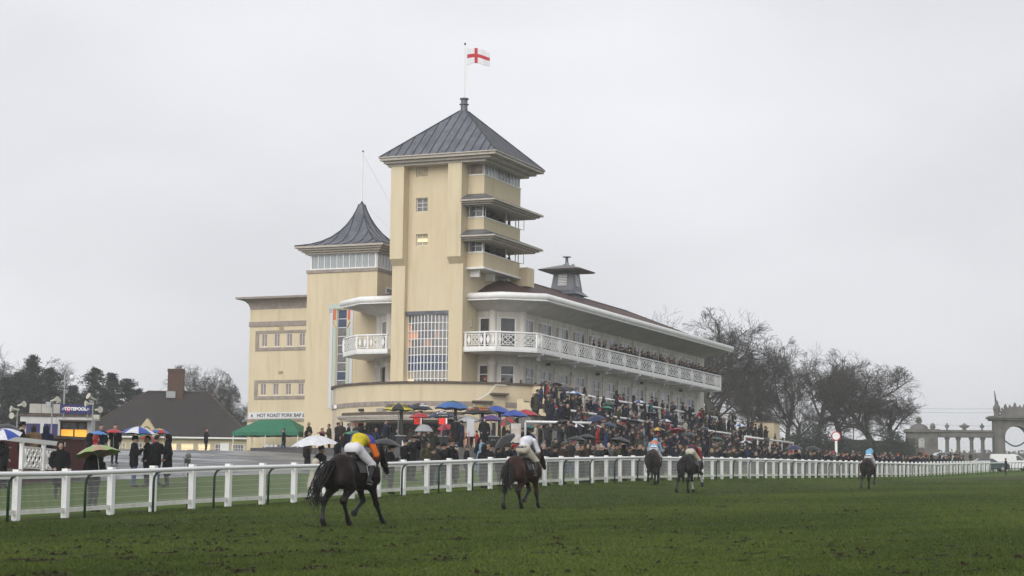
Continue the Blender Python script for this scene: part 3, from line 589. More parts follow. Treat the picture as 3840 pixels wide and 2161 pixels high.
# ------------------------------------------------------------------ office block behind
def block():
    a0, a1, b0, b1 = 16.0, 30.0, 20.0, 34.6; z0 = zg(16, 30) - .3; zt = 18.1 + E_
    P = bthing('office_block', 'cream three storey flat roofed block behind the towers with small curtained windows', 'building', 20, 28, z0)
    ub = Vector((0, -1, 0)); nf = Vector((-1, 0, 0)); uz = Vector((0, 0, 1)); mb = MB(); holes = []
    xs = [33.35 - 1.28 * i for i in range(7)]
    rows = [(14.72, 15.88), (10.36, 11.42)]
    for lo, hi in rows:
        for x in xs: holes.append((b1 - x, b1 - x + .62, lo + E_ - z0, hi + E_ - z0))
    mb.wall((a0, b1, z0), ub, uz, nf, b1 - b0, zt - z0, holes, .14)
    mb.add([(a0, b1, z0), (a1, b1, z0), (a1, b1, zt), (a0, b1, zt)], [(0, 3, 2, 1)]).add([(a0, b0, z0), (a1, b0, z0), (a1, b0, zt), (a0, b0, zt)], [(0, 1, 2, 3)]).add([(a1, b0, z0), (a1, b1, z0), (a1, b1, zt), (a1, b0, zt)], [(0, 1, 2, 3)])
    mb.build('wall', CREAM, P)
    for lo, hi in rows:
        for x in xs: window(P, (a0 + .1, x, lo + E_), ub, nf, .62, hi - lo, 2, 1, WHITE, GL_CURT, fw=.05, bar=.03)
        f = MB().box(a0 - .06, a0 - .003, b0, 33.95, hi + .06 + E_, hi + .30 + E_).box(a0 - .06, a0 - .003, b0, 33.95, lo - .36 + E_, lo - .08 + E_).box(a0 - .06, a0 - .003, 33.62, 33.95, lo - .08 + E_, hi + .06 + E_)
        f.build('stone_surround', STONE, P)
    # string course cut in blocks
    bb = b0
    while bb < b1 + .05:
        e = min(bb + 1.75, b1 + .06); MB().box(a0 - .07, a0 - .003, bb + .008, e, 16.55 + E_, 17.0 + E_).build('stone_block', STONE, P); bb = e
    # coved cornice
    c = MB(); pr = [(0, 18.1), (.04, 18.35), (.14, 18.6), (.34, 18.82), (.62, 18.95), (.98, 19.0), (1.0, 19.18), (0, 19.2)]
    for (d0, z_0), (d1, z_1) in zip(pr[:-1], pr[1:]):
        A = [(a0 - d0, b1 + d0), (a0 - d0, b0)]; A2 = [(a0 - d1, b1 + d1), (a0 - d1, b0)]
        c.add([(*A[0], z_0 + E_), (*A[1], z_0 + E_), (*A2[1], z_1 + E_), (*A2[0], z_1 + E_)], [(0, 1, 2, 3)])
        L = [(a1, b1 + d0), (a0 - d0, b1 + d0)]; L2 = [(a1, b1 + d1), (a0 - d1, b1 + d1)]
        c.add([(*L[0], z_0 + E_), (*L[1], z_0 + E_), (*L2[1], z_1 + E_), (*L2[0], z_1 + E_)], [(0, 1, 2, 3)])
    c.box(a0 + .01, a1, b0, b1, 18.0 + E_, 19.19 + E_)
    c.build('cornice', STONE, P)
    for x, z in ((31.3, 16.2), (31.3, 12.25)):
        v = MB()
        for k in range(4): v.box(a0 - .03, a0 - .003, x - .22, x + .22, z + E_ + .07 * k, z + E_ + .07 * k + .045)
        v.build('air_brick', mat('air_brick', (.42, .32, .18), rough=.9), P)
    # ground floor recess where food is sold
    MB().box(a0 - .12, a0 - .004, b0, b1 + .03, 8.05 + E_, 8.22 + E_).build('ledge', STONE, P)
    Bn = bthing('food_banner', 'long white banner with black lettering above the green gazebo', 'banner', a0 - .1, 31.5, 8.25 + E_)
    MB().box(a0 - .06, a0 - .03, 28.0, 34.45, 8.28 + E_, 8.84 + E_).build('cloth', mat('banner_white', (.68, .68, .70), rough=.6), Bn)
    text(Bn, 'HOT ROAST PORK BAP £6', .43, (a0 - .065, 31.05, 8.55 + E_), (R(90), 0, R(-90)), mat('ink', (.02, .022, .03), rough=.6), ext=.002, bold=.010)
    e = MB().lathe([(0, 0), (.09, .05), (.05, .12), (.08, .17), (0, .26)], (a0 - .07, 34.1, 8.43 + E_), 8); e.build('emblem', MATS['ink'], Bn)
block()
# ------------------------------------------------------------------ grandstand
MIR = 16.5
def grandstand():
    z0 = zg(5, 8) - .3
    S = bthing('grandstand', 'long white two storey grandstand with a balcony, sweeping canopy and red tiled roof', 'grandstand', 10, 8, z0)
    uz = Vector((0, 0, 1)); BAY = 3.72
    FL, FU = 8.4 + E_, 12.6 + E_          # lower walkway and balcony floors
    # wall outline on the track side: tower - front - chamfer - facade, and its mirror on the far side up to the pavilion
    pts = [(.3, 5.05), (.3, 3.75), (2.0, 2.0), (48.3, 2.0)]
    def wall_run(pts, lowtop, mir):
        f = (lambda p: (p[0], MIR - p[1])) if mir else (lambda p: p)
        return [f(p) for p in pts]
    for mir in (0, 1):
        low = MB(); upp = MB()
        q = wall_run(pts if not mir else pts[:3] + [(6.0, 2.0)], 0, mir)
        for (p, r) in zip(q[:-1], q[1:]):
            d = Vector((r[0] - p[0], r[1] - p[1], 0)); L = d.length; ux = d / L; nr = Vector((ux.y, -ux.x, 0)) * (-1 if mir else 1)
            hl = []; hu = []
            if L > 20:
                for k in range(13):
                    x0 = .02 + BAY * k
                    if x0 + 2.4 < L: hl.append((x0, x0 + 2.4, .75, 3.0)); hu.append((x0 + .02, x0 + 2.42, .05, 2.55))
            elif L > 2 and L < 3: hl.append((.62, 1.82, .9, 3.05)); hu.append((.55, 1.9, .05, 2.55))
            elif L < 2: hl.append((.08, 1.12, .9, 3.05)); hu.append((.08, 1.12, .05, 2.5))
            low.wall((p[0], p[1], FL), ux, uz, nr, L, 12.3 + E_ - FL, hl, .16); upp.wall((p[0], p[1], FU), ux, uz, nr, L, 15.75 + E_ - FU, hu, .16)
            for i, (x0, x1, z_0, z_1) in enumerate(hl):
                P = Vector((p[0], p[1], FL + z_0)) + ux * x0 - nr * .13
                if mir: continue
                pm = (lambda i_: (lambda x, y: GL_BLUE if i_ in (11, 12) else random.choice((GL_GREY, GL_GREY, GL_PALE, GL_DARK))))(i)
                window(S, P, ux, nr, x1 - x0, z_1 - z_0, 2 if L > 20 else 1, 3, WHITE, pm, fw=.09, bar=.06)
            for i, (x0, x1, z_0, z_1) in enumerate(hu):
                P = Vector((p[0], p[1], FU + z_0)) + ux * x0 - nr * .13
                if mir and L > 3: continue
                window(S, P, ux, nr, x1 - x0, z_1 - z_0, 2 if L > 20 else 1, 1, WHITE, lambda x, y: random.choice((GL_GREY, GL_PALE, GL_DARK) if x == 0 else (GL_DARK, GL_GREY)), fw=.10, bar=.07, name='door')
        if mir == 0: low.add([(48.3, 2.0, FL), (48.3, 14.5, FL), (48.3, 14.5, 12.3 + E_), (48.3, 2, 12.3 + E_)], [(0, 1, 2, 3)]); upp.add([(48.3, 2.0, FU), (48.3, 14.5, FU), (48.3, 14.5, 15.75 + E_), (48.3, 2, 15.75 + E_)], [(0, 1, 2, 3)])
        low.build('lower_wall', WALLW, S); upp.build('upper_wall', WALLW, S)
    # pilasters with caps, lanterns
    LAMPB = mat('lantern_box', (.5, .46, .40), (.36, .33, .29), rough=.5, scale=6)
    for k in range(13):
        a = 2.0 + BAY * k - .62
        if k: 
            MB().box(a - .42, a + .42, 1.90, 1.998, FL, 11.35 + E_).box(a - .5, a + .5, 1.82, 1.997, 11.36 + E_, 11.7 + E_).build('pilaster', WALLW, S)
            MB().box(a - .34, a + .34, 1.92, 1.998, FU, 15.7 + E_).build('pilaster', WALLW, S)
            mb = MB().box(a - .1, a + .1, 1.72, 1.915, 14.1 + E_, 14.85 + E_).box(a - .13, a + .13, 1.69, 1.917, 14.86 + E_, 14.93 + E_)
            mb.build('wall_lantern', LAMPB, S)
    for (a, b) in ((.3, 3.75), (2.0, 2.0)):
        for mir in (0, 1):
            bb = MIR - b if mir else b
            s = -1 if mir else 1
            MB().lathe([(.36, 0), (.36, 3.0), (.44, 3.05), (.44, 3.35), (.36, 3.4), (.36, 3.88)], (a + .1, bb + .12 * s, FL), 12).lathe([(.3, 4.25), (.3, 7.3)], (a + .1, bb + .1 * s, FL), 12).build('corner_column', WALLW, S, smooth=True)
    MB().box(-1.2, -1.0, 4.95, 5.047, 14.2 + E_, 14.85 + E_).box(-1.17, -1.03, 4.9, 4.96, 14.25 + E_, 14.8 + E_).build('wall_lantern', LAMPB, S)
    # balcony slab and soffit
    outl = [(-2.3, 5.04), (-2.3, 2.36), (0, 0), (47.3, 0), (47.3, 2.0), (2.0, 2.0), (.3, 3.75), (.3, 5.04)]
    def mirp(p): return [(x, MIR - y) for x, y in p]
    outm = mirp([(-2.3, 5.04), (-2.3, 2.36), (0, 0), (3.99, 0), (3.99, 2.0), (2.0, 2.0), (.3, 3.75), (.3, 5.04)])[::-1]
    for p in (outl, outm):
        MB().prism(p[::-1], 12.22 + E_, FU).build('balcony_slab', WHITE, S)
    def path_b(off=0): return [(-2.3 + off, 5.04), (-2.3 + off, 2.36 + off * .4), (off * .75, off), (47.3 - off, off), (47.3 - off, 1.99)]
    def rail(path, mir):
        f = (lambda p: (p[0], MIR - p[1])) if mir else (lambda p: p)
        path = [f(p) for p in path]
        MB().tube([(x, y, 13.69 + E_) for x, y in path], .075, 8).build('handrail', WHITE, S, smooth=True)
        lip = MB()
        for p, r in zip(path[:-1], path[1:]): lip.beam((*p, 12.28 + E_), (*r, 12.28 + E_), .16, .07); lip.beam((*p, 12.48 + E_), (*r, 12.48 + E_), .12, .28)
        lip.build('balcony_fascia', WHITE, S)
    rail(path_b(), 0); rail([(-2.3, 5.04), (-2.3, 2.36), (0, 0), (3.95, 0)], 1)
    # lattice panels: one mesh for a bay of the long side, scaled for the short ones
    def lattice(Wd, H):
        m = MB(); t = .042; d = .035
        def ln(x0, z0_, x1, z1_, w=t): m.beam((x0, 0, z0_), (x1, 0, z1_), d, w, up=(0, 1, 0)) if False else m.beam((x0, 0, z0_), (x1, 0, z1_), w, d, up=(0, 1, 0))
        for z in (0, H): ln(0, z, Wd, z)
        for x in (0, Wd, .42, Wd - .42): ln(x, 0, x, H)
        for cx in (.21, Wd - .21):
            m.add([(cx, -.018, .02), (cx + .14, -.018, H / 2), (cx, -.018, H - .02), (cx - .14, -.018, H / 2), (cx, .018, .02), (cx + .14, .018, H / 2), (cx, .018, H - .02), (cx - .14, .018, H / 2)], [(0, 1, 2, 3), (7, 6, 5, 4), (0, 4, 5, 1), (1, 5, 6, 2), (2, 6, 7, 3), (3, 7, 4, 0)])
        x0, x1 = .42, Wd - .42; n = max(1, round((x1 - x0) / (H * 1.25))); w = (x1 - x0) / n
        for i in range(n):
            a, c = x0 + w * i, x0 + w * (i + 1); mid = (a + c) / 2
            ln(a, 0, c, H); ln(a, H, c, 0); ln(a, H * .5, mid, H); ln(mid, H, c, H * .5); ln(a, H * .5, mid, 0); ln(mid, 0, c, H * .5)
            ln(a + w * .27, H * .76, c - w * .27, H * .76); ln(a + w * .27, H * .24, c - w * .27, H * .24)
        return m.mesh('lattice_panel', WHITE)
    LAT = lattice(3.56, .80)
    off = S['_off']; zl = 12.74 + E_
    def put_lat(p, r, mir=0):
        p = Vector((*p, zl)); r = Vector((*r, zl)); d = r - p; L = d.length
        if mir: p.y = MIR - p.y; d.y = -d.y
        me = LAT if L > 3.2 else lattice(max(L - .16, .5), .80) if L > 1.2 else lattice(L - .1, .8)
        u = d / L; st = p + u * (.08 if L > 1.2 else .05)
        link('lattice_panel', me, S, (st.x + off[0], st.y + off[1], st.z + off[2]), (0, 0, math.atan2(d.y, d.x)))
    def post(p, mir=0, w=.13):
        y = MIR - p[1] if mir else p[1]
        MB().box(p[0] - w / 2, p[0] + w / 2, y - w / 2, y + w / 2, 12.62 + E_, 13.62 + E_).build('baluster_post', WHITE, S)
    ps = [(1.03 + BAY * k, 0.0) for k in range(13)]
    for p, r in zip(ps[:-1], ps[1:]): put_lat(p, r)
    for p in ps + [(-2.3, 4.9), (-2.3, 3.3), (-2.3, 2.36), (0, 0), (47.3, 0)]: post(p)
    put_lat((-2.3, 4.9), (-2.3, 3.3)); put_lat((-2.3, 3.3), (-2.3, 2.36)); put_lat((-2.3, 2.36), (0, 0)); put_lat((0, 0), ps[0]); put_lat(ps[-1], (47.3, 0)); put_lat((47.3, 0), (47.3, 1.9))
    for p in [(-2.3, 4.9), (-2.3, 3.3), (-2.3, 2.36), (0, 0), (3.8, 0)]: post(p, 1)
    put_lat((-2.3, 4.9), (-2.3, 3.3), 1); put_lat((-2.3, 3.3), (-2.3, 2.36), 1); put_lat((-2.3, 2.36), (0, 0), 1); put_lat((0, 0), (3.8, 0), 1)
    # brackets, floodlights and speakers under the balcony
    for k in range(13):
        a = 1.03 + BAY * k
        MB().beam((a, -.12, 12.1 + E_), (a + .25, .1, 12.3 + E_), .09, .05).box(a - .03, a + .03, .05, 1.98, 12.05 + E_, 12.2 + E_).build('bracket', WHITE, S)
        if k % 2 == 0: MB().box(a + .1, a + .32, .25, .5, 11.72 + E_, 12.0 + E_).box(a + .18, a + .24, .33, .4, 12.0 + E_, 12.2 + E_).build('floodlight', mat('floodlight', (.5, .5, .5), (.3, .3, .3), rough=.5, scale=8), S)
        if k % 3 == 1: MB().box(a + 1.6, a + 1.95, 1.55, 1.8, 11.75 + E_, 11.95 + E_).build('speaker', BLACK, S)
    # canopy: fascia roll, sloping soffit, and tiled roof above
    can = [(-1.65, 5.04), (-1.65, 2.25), (.6, -.5), (49.4, -.5)]
    canm = [(-1.65, MIR - 5.04), (-1.65, MIR - 2.25), (.6, MIR + .5), (3.98, MIR + .5)]
    ins = [(.3, 5.04), (.3, 3.75), (2.0, 2.0), (48.3, 2.0)]; insm = [(.3, MIR - 5.04), (.3, MIR - 3.75), (2.0, MIR - 2.0), (3.98, MIR - 2.0)]
    for c_, i_ in ((can, ins), (canm, insm)):
        MB().tube([(x, y, 16.53 + E_) for x, y in c_], .27, 12).build('canopy_fascia', WHITE, S, smooth=True)
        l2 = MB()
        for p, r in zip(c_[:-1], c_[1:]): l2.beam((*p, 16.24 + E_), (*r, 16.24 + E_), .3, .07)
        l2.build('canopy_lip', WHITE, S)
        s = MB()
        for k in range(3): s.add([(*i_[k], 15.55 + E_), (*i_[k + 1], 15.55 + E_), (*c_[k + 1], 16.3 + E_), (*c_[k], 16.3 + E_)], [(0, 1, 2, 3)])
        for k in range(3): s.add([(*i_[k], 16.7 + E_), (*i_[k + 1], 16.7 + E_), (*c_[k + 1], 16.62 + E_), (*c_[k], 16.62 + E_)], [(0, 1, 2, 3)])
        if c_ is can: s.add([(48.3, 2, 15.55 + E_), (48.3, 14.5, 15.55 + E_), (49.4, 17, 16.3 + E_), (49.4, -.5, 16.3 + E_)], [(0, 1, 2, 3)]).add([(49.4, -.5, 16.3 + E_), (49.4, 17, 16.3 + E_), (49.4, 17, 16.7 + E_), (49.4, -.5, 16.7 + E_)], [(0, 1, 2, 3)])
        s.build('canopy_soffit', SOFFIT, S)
    ze, zr = 16.66 + E_, 19.9 + E_
    base = [(-.9, 6.5), (-.9, 3.4), (1.2, .3), (49.3, .3), (49.3, 16.2), (1.2, 16.2), (-.9, 13.1), (-.9, 10)]
    r1, r2 = (7.2, 8.25), (43.2, 8.25)
    rf = MB(); B3 = [(*p, ze) for p in base] + [(*r1, zr), (*r2, zr)]
    rf.add(B3, [(0, 8, 1)[::-1], (1, 8, 2)[::-1], (2, 8, 9, 3)[::-1], (3, 9, 4)[::-1], (4, 9, 8, 5)[::-1], (5, 8, 6)[::-1], (6, 8, 7)[::-1], (7, 8, 0)[::-1]])
    rfo = rf.build('roof', RTILE, S); rfo['_off'] = (0, 0, 0)
    rid = MB().tube([(*r1, zr), (*r2, zr)], .1, 6).tube([(*r2, zr), (49.3, .3, ze)], .08, 6).tube([(*r1, zr), (1.2, .3, ze)], .08, 6)
    rid.build('ridge_tiles', mat('ridge_tile', (.10, .048, .036), (.06, .036, .03), rough=.8, scale=5), rfo)
    MB().box(5.2, 6.6, 3.0, 4.4, 18.0 + E_, 19.5 + E_).build('chimney_stub', CREAM, rfo)
    # roof ventilator with louvres
    ca, cb = 27.0, 8.25; v = MB()
    def frus(m, h0, h1, za, zb): m.add([(ca + sx * h, cb + sy * h, z) for h, z in ((h0, za), (h1, zb)) for sx, sy in ((-1, -1), (1, -1), (1, 1), (-1, 1))], [(0, 1, 5, 4), (1, 2, 6, 5), (2, 3, 7, 6), (3, 0, 4, 7), (4, 5, 6, 7), (3, 2, 1, 0)])
    frus(v, 1.25, 1.2, 18.6 + E_, 19.75 + E_); frus(v, 1.55, 1.15, 19.72 + E_, 20.1 + E_); frus(v, 1.12, .88, 20.08 + E_, 21.85 + E_)
    v.build('ventilator_base', LEAD, rfo)
    v = MB(); frus(v, 1.9, 2.05, 21.86 + E_, 21.98 + E_); frus(v, 2.0, .5, 21.985 + E_, 22.45 + E_); v.build('ventilator_roof', mat('vent_roof', (.13, .125, .12), (.2, .19, .18), rough=.6, scale=3), rfo)
    for k in range(7):
        z = 20.55 + .15 * k + E_; h = 1.12 - (z - E_ - 20.08) * .1356
        MB().box(ca - h - .05, ca - h + .03, cb - .42, cb + .42, z, z + .07).build('louvre', WHITE, rfo); MB().box(ca - .42, ca + .42, cb - h - .05, cb - h + .03, z, z + .07).build('louvre', WHITE, rfo)
    MB().lathe([(.16, 0), (.13, .8), (.4, .82), (.4, .87), (0, .9)], (ca, cb, 22.4 + E_), 10).build('vent_flue', LEAD, rfo)
    for dx, dy in ((-.55, -.3), (.55, -.4), (.35, .4)): MB().lathe([(.14, 0), (.14, .45), (0, .46)], (ca + dx, cb + dy, 22.2 + E_), 8).build('vent_pipe', STEEL, rfo)
    return S
grandstand()

# ------------------------------------------------------------------ curved podium below the tower
def podium():
    ca, cb, r = 3.3, 8.25, 9.62; z0 = zg(-6, 8) - .4
    P = bthing('podium', 'low curved cream podium wall with dark coping at the foot of the tower', 'podium', -6, 8, z0)
    def pt(d, rr=r): return (ca - rr * math.cos(R(d)), cb + rr * math.sin(R(d)))
    op0, op1 = -27, 27                      # bar opening, degrees about the axis
    w = MB(); w2 = MB(); seg = list(range(-96, 105, 3)); zt = 9.62 + E_
    for d0, d1 in zip(seg[:-1], seg[1:]):
        zb = 6.75 + E_ if op0 <= d0 < op1 else z0
        p, q = pt(d0), pt(d1); tgt = w2 if d0 >= 48 else w
        for lo, hi in ((zb, zt),): tgt.add([(*p, lo), (*q, lo), (*q, hi), (*p, hi)], [(0, 3, 2, 1)])
        p2, q2 = pt(d0, r - .3), pt(d1, r - .3); tgt.add([(*p2, 8.4 + E_), (*q2, 8.4 + E_), (*q2, zt), (*p2, zt)], [(0, 1, 2, 3)])
        if op0 <= d0 < op1: w.add([(*p, zb), (*q, zb), (*pt(d1, r - 2.8), zb), (*pt(d0, r - 2.8), zb)], [(0, 1, 2, 3)])
    w.build('wall', CREAM, P, smooth=True); w2.build('pale_wall', PINKC, P, smooth=True)
    c = MB(); band = []; cs = list(range(-96, 105, 4))
    for d0, d1 in zip(cs[:-1], cs[1:]):
        ro, ri = r + .16, r - .42
        pts = [pt(d0, ro), pt(d1, ro), pt(d1, ri), pt(d0, ri)]
        c.prism(pts[::-1], zt + .003, zt + .15 + .01 * math.sin(d0))
        b = MB(); p4 = [pt(d0 + .12, r + .05), pt(d1 - .12, r + .05), pt(d1 - .12, r + .002), pt(d0 + .12, r + .002)]
        b.prism(p4[::-1], 7.95 + E_, 8.3 + E_); b.build('stone_band', STONE, P)
    c.build('coping', DARKCOP, P)
    # floor and recess
    fl = MB(); fl.prism([pt(d, r - .31) for d in range(-96, 105, 8)] , 8.2 + E_, 8.4 + E_); fl.build('podium_floor', STONE, P)
    b = MB()
    for d0, d1 in zip(range(op0, op1, 6), range(op0 + 6, op1 + 6, 6)): b.add([(*pt(d0, r - 2.8), z0), (*pt(d1, r - 2.8), z0), (*pt(d1, r - 2.8), 6.8 + E_), (*pt(d0, r - 2.8), 6.8 + E_)], [(0, 1, 2, 3)])
    for d in (op0, op1): b.add([(*pt(d), z0), (*pt(d, r - 2.8), z0), (*pt(d, r - 2.8), 6.8 + E_), (*pt(d), 6.8 + E_)], [(0, 1, 2, 3)])
    b.build('bar_recess', mat('bar_wall', (.10, .095, .085), (.06, .055, .05), rough=.9, scale=1), P)
    MB().box(-4.05, -4.0, 6.0, 8.2, 5.0 + E_, 6.0 + E_).build('menu_board', mat('menu_board', (.32, .27, .22), (.22, .2, .17), rough=.6), P)
    # flat canopy over the bar
    q = MB(); pts = [pt(30, r - .1), pt(30, r + 1.3)] + [pt(d, r + 1.5) for d in range(26, -28, -6)] + [pt(-30, r + 1.3), pt(-30, r - .1)] + [pt(d, r - .1) for d in range(-24, 25, 6)]
    ce = (-5.6, 8.25)
    def sc(f): return [(ce[0] + (x - ce[0]) * f, ce[1] + (y - ce[1]) * f) for x, y in pts]
    q.prism(sc(.96)[::-1], 6.85 + E_, 6.97 + E_); q.prism(sc(.985)[::-1], 6.972 + E_, 7.08 + E_); q.prism(sc(1.01)[::-1], 7.082 + E_, 7.2 + E_)
    q.build('bar_canopy', EAVE, P)
    MB().prism(sc(.93)[::-1], 7.202 + E_, 7.45 + E_).build('bar_canopy_roof', DARKCOP, P)
    for d, wd in ((31, .25),): 
        x, y = pt(d, r + .08); MB().box(x - .05, x + .05, y - .35, y + .35, z0, 6.7 + E_).build('door_frame', WHITE, P)
    x, y = pt(22, r + .08); MB().box(x - .08, x + .02, y - .22, y + .22, 7.6 + E_, 7.8 + E_).build('floodlight', BLACK, P)
    x, y = pt(10, r + .04); v = MB()
    for k in range(6): v.box(x - .05, x + .02, y - .45, y + .45, 7.48 + E_ + k * .06, 7.48 + E_ + k * .06 + .04)
    v.build('vent_grille', EAVE, P)
    x, y = pt(47, r + .05); MB().box(x - .1, x + .05, y - .15, y + .15, 7.98 + E_, 8.25 + E_).build('bulkhead_lamp', WHITE, P)
    # outside stair up the flank: stepped copings with a handrail
    for d, z, l in ((-44, 8.95, 1.3), (-36.5, 8.35, 1.5)):
        x, y = pt(d, r + .25)
        u = Vector((math.sin(R(d)), math.cos(R(d)), 0)); u = Vector((-math.sin(R(d)) , -math.cos(R(d)), 0)); nrm = Vector((-math.cos(R(d)), math.sin(R(d)), 0))
        pp = [Vector((x, y, 0)) + u * s * l / 2 + nrm * t for s, t in ((-1, -.3), (1, -.3), (1, .35), (-1, .35))]
        MB().prism([(p.x, p.y) for p in pp], z + E_ - .14, z + E_).build('stair_coping', DARKCOP, P)
        pp = [Vector((x, y, 0)) + u * s * (l / 2 - .1) + nrm * t for s, t in ((-1, -.3), (1, -.3), (1, -.17), (-1, -.17))]
        MB().prism([(p.x, p.y) for p in pp], z0, z + E_ - .142).build('stair_pier', CREAM, P)
    h = [(*pt(-47, r + .3), 9.55 + E_), (*pt(-42, r + .3), 9.55 + E_), (*pt(-39.2, r + .4), 8.97 + E_), (*pt(-38.5, r + .4), 8.85 + E_), (*pt(-33.5, r + .4), 8.36 + E_)]
    MB().tube(h, .035, 6).build('handrail', WHITE, P)
podium()

# ------------------------------------------------------------------ terrace of steps
TER_A0, TER_A1, NST = -13.0, 50.0, 19
def ter(j): return -1.5 - .5 * j, 8.4 + E_ - .245 * j       # front edge b of step j, its level
def terrace():
    z0 = zg(0, -12) - .6
    T = bthing('terrace', 'stepped concrete viewing terrace in front of the grandstand', 'terrace', 20, -6, z0)
    CONC = mat('terrace_concrete', (.20, .19, .18), (.13, .125, .12), rough=.8, scale=2, bump=.3)
    for j in range(NST):
        b, z = ter(j); a0 = -1.0 if j < 1 else TER_A0 + (6 if j < 6 else 0)
        back = 2.0 if j == 0 else ter(j - 1)[0]
        MB().box(a0, TER_A1, b, back, z0, z).build('step', CONC, T)
    MB().box(TER_A0, TER_A1, ter(NST - 1)[0] + .01, 1.9, z0 - .5, z0 - .002).build('base', CONC, T)
    # end pier of cream render
    MB().box(50.3, 52.5, -4.5, -2.5, z0, 9.3 + E_).build('end_pier', CREAM, T); MB().box(50.2, 52.6, -4.6, -2.4, 9.3 + E_ + .002, 9.45 + E_).build('pier_coping', DARKCOP, T)
    w = MB()
    for j in range(NST):
        b, z = ter(j); w.box(TER_A1 + .003, TER_A1 + .25, b, (2.0 if j == 0 else ter(j - 1)[0]), z0, z + .3)
    w.build('end_wall', CREAM, T)
    MB().box(-1.3, -1.02, -1.62, 1.0, z0, 9.62 + E_).build('flank_wall', CREAM, T); MB().box(-1.36, -.96, -1.7, 1.05, 9.622 + E_, 9.76 + E_).build('flank_coping', DARKCOP, T)
    fw = MB()
    for j in range(1, 6): b, z = ter(j); fw.box(-7.28, -7.02, b, ter(j - 1)[0] - .002, z0, z + .12)
    fw.build('flank_wall', CREAM, T)
    def rail(name, pts, label):
        q = bthing('crush_barrier', label, 'barrier', pts[0][0], pts[0][1], pts[0][2] - 1, 'white tube barriers on the terrace')
        MB().tube([(p[0], p[1], p[2]) for p in pts], .085, 8).build('rail', WHITE, q, smooth=True)
        L = (Vector(pts[-1]) - Vector(pts[0])).length; n = max(1, int(L / 3.7))
        d = Vector(pts[-1]) - Vector(pts[0])
        for i in range(n + 1):
            p = Vector(pts[0]) + d * (i / n); MB().box(p.x - .07, p.x + .07, p.y - .05, p.y + .05, p.z - 1.05, p.z - .05).build('post', WHITE, q)
        m = MB()
        for i in range(n if name == 'A' else 0):
            p = Vector(pts[0]) + d * (i / n); r = Vector(pts[0]) + d * ((i + 1) / n)
            for s in range(3):
                c0 = p + (r - p) * (s / 3); c1 = p + (r - p) * ((s + 1) / 3); e = Vector((0, 0, 1))
                m.beam(c0 - e * .9, c1 - e * .2, .035).beam(c0 - e * .2, c1 - e * .9, .035)
        if m.f: m.build('lattice', WHITE, q)
    rail('A', [(2.2, -1.45, 9.36 + E_), (49.3, -1.45, 9.36 + E_)], 'topmost long white barrier along the terrace walkway under the windows')
    rail('B', [(-8.0, -5.0, 7.50 + E_), (21, -5.0, 7.50 + E_)], 'white barrier half way down the terrace, nearest the podium')
    rail('B2', [(24, -5.0, 7.50 + E_), (41, -5.0, 7.50 + E_)], 'white barrier half way down the terrace, farthest from the podium')
    rail('C', [(-16.2, -5.9, 6.2 + E_), (-13.8, -9.8, 6.2 + E_)], 'short white barrier across the podium end of the terrace behind the umbrellas')
    rail('D', [(27, -8.4, 7.0 + E_ - .05), (43, -8.4, 7.0 + E_)], 'low white barrier near the foot of the terrace by the cream pier')
terrace()
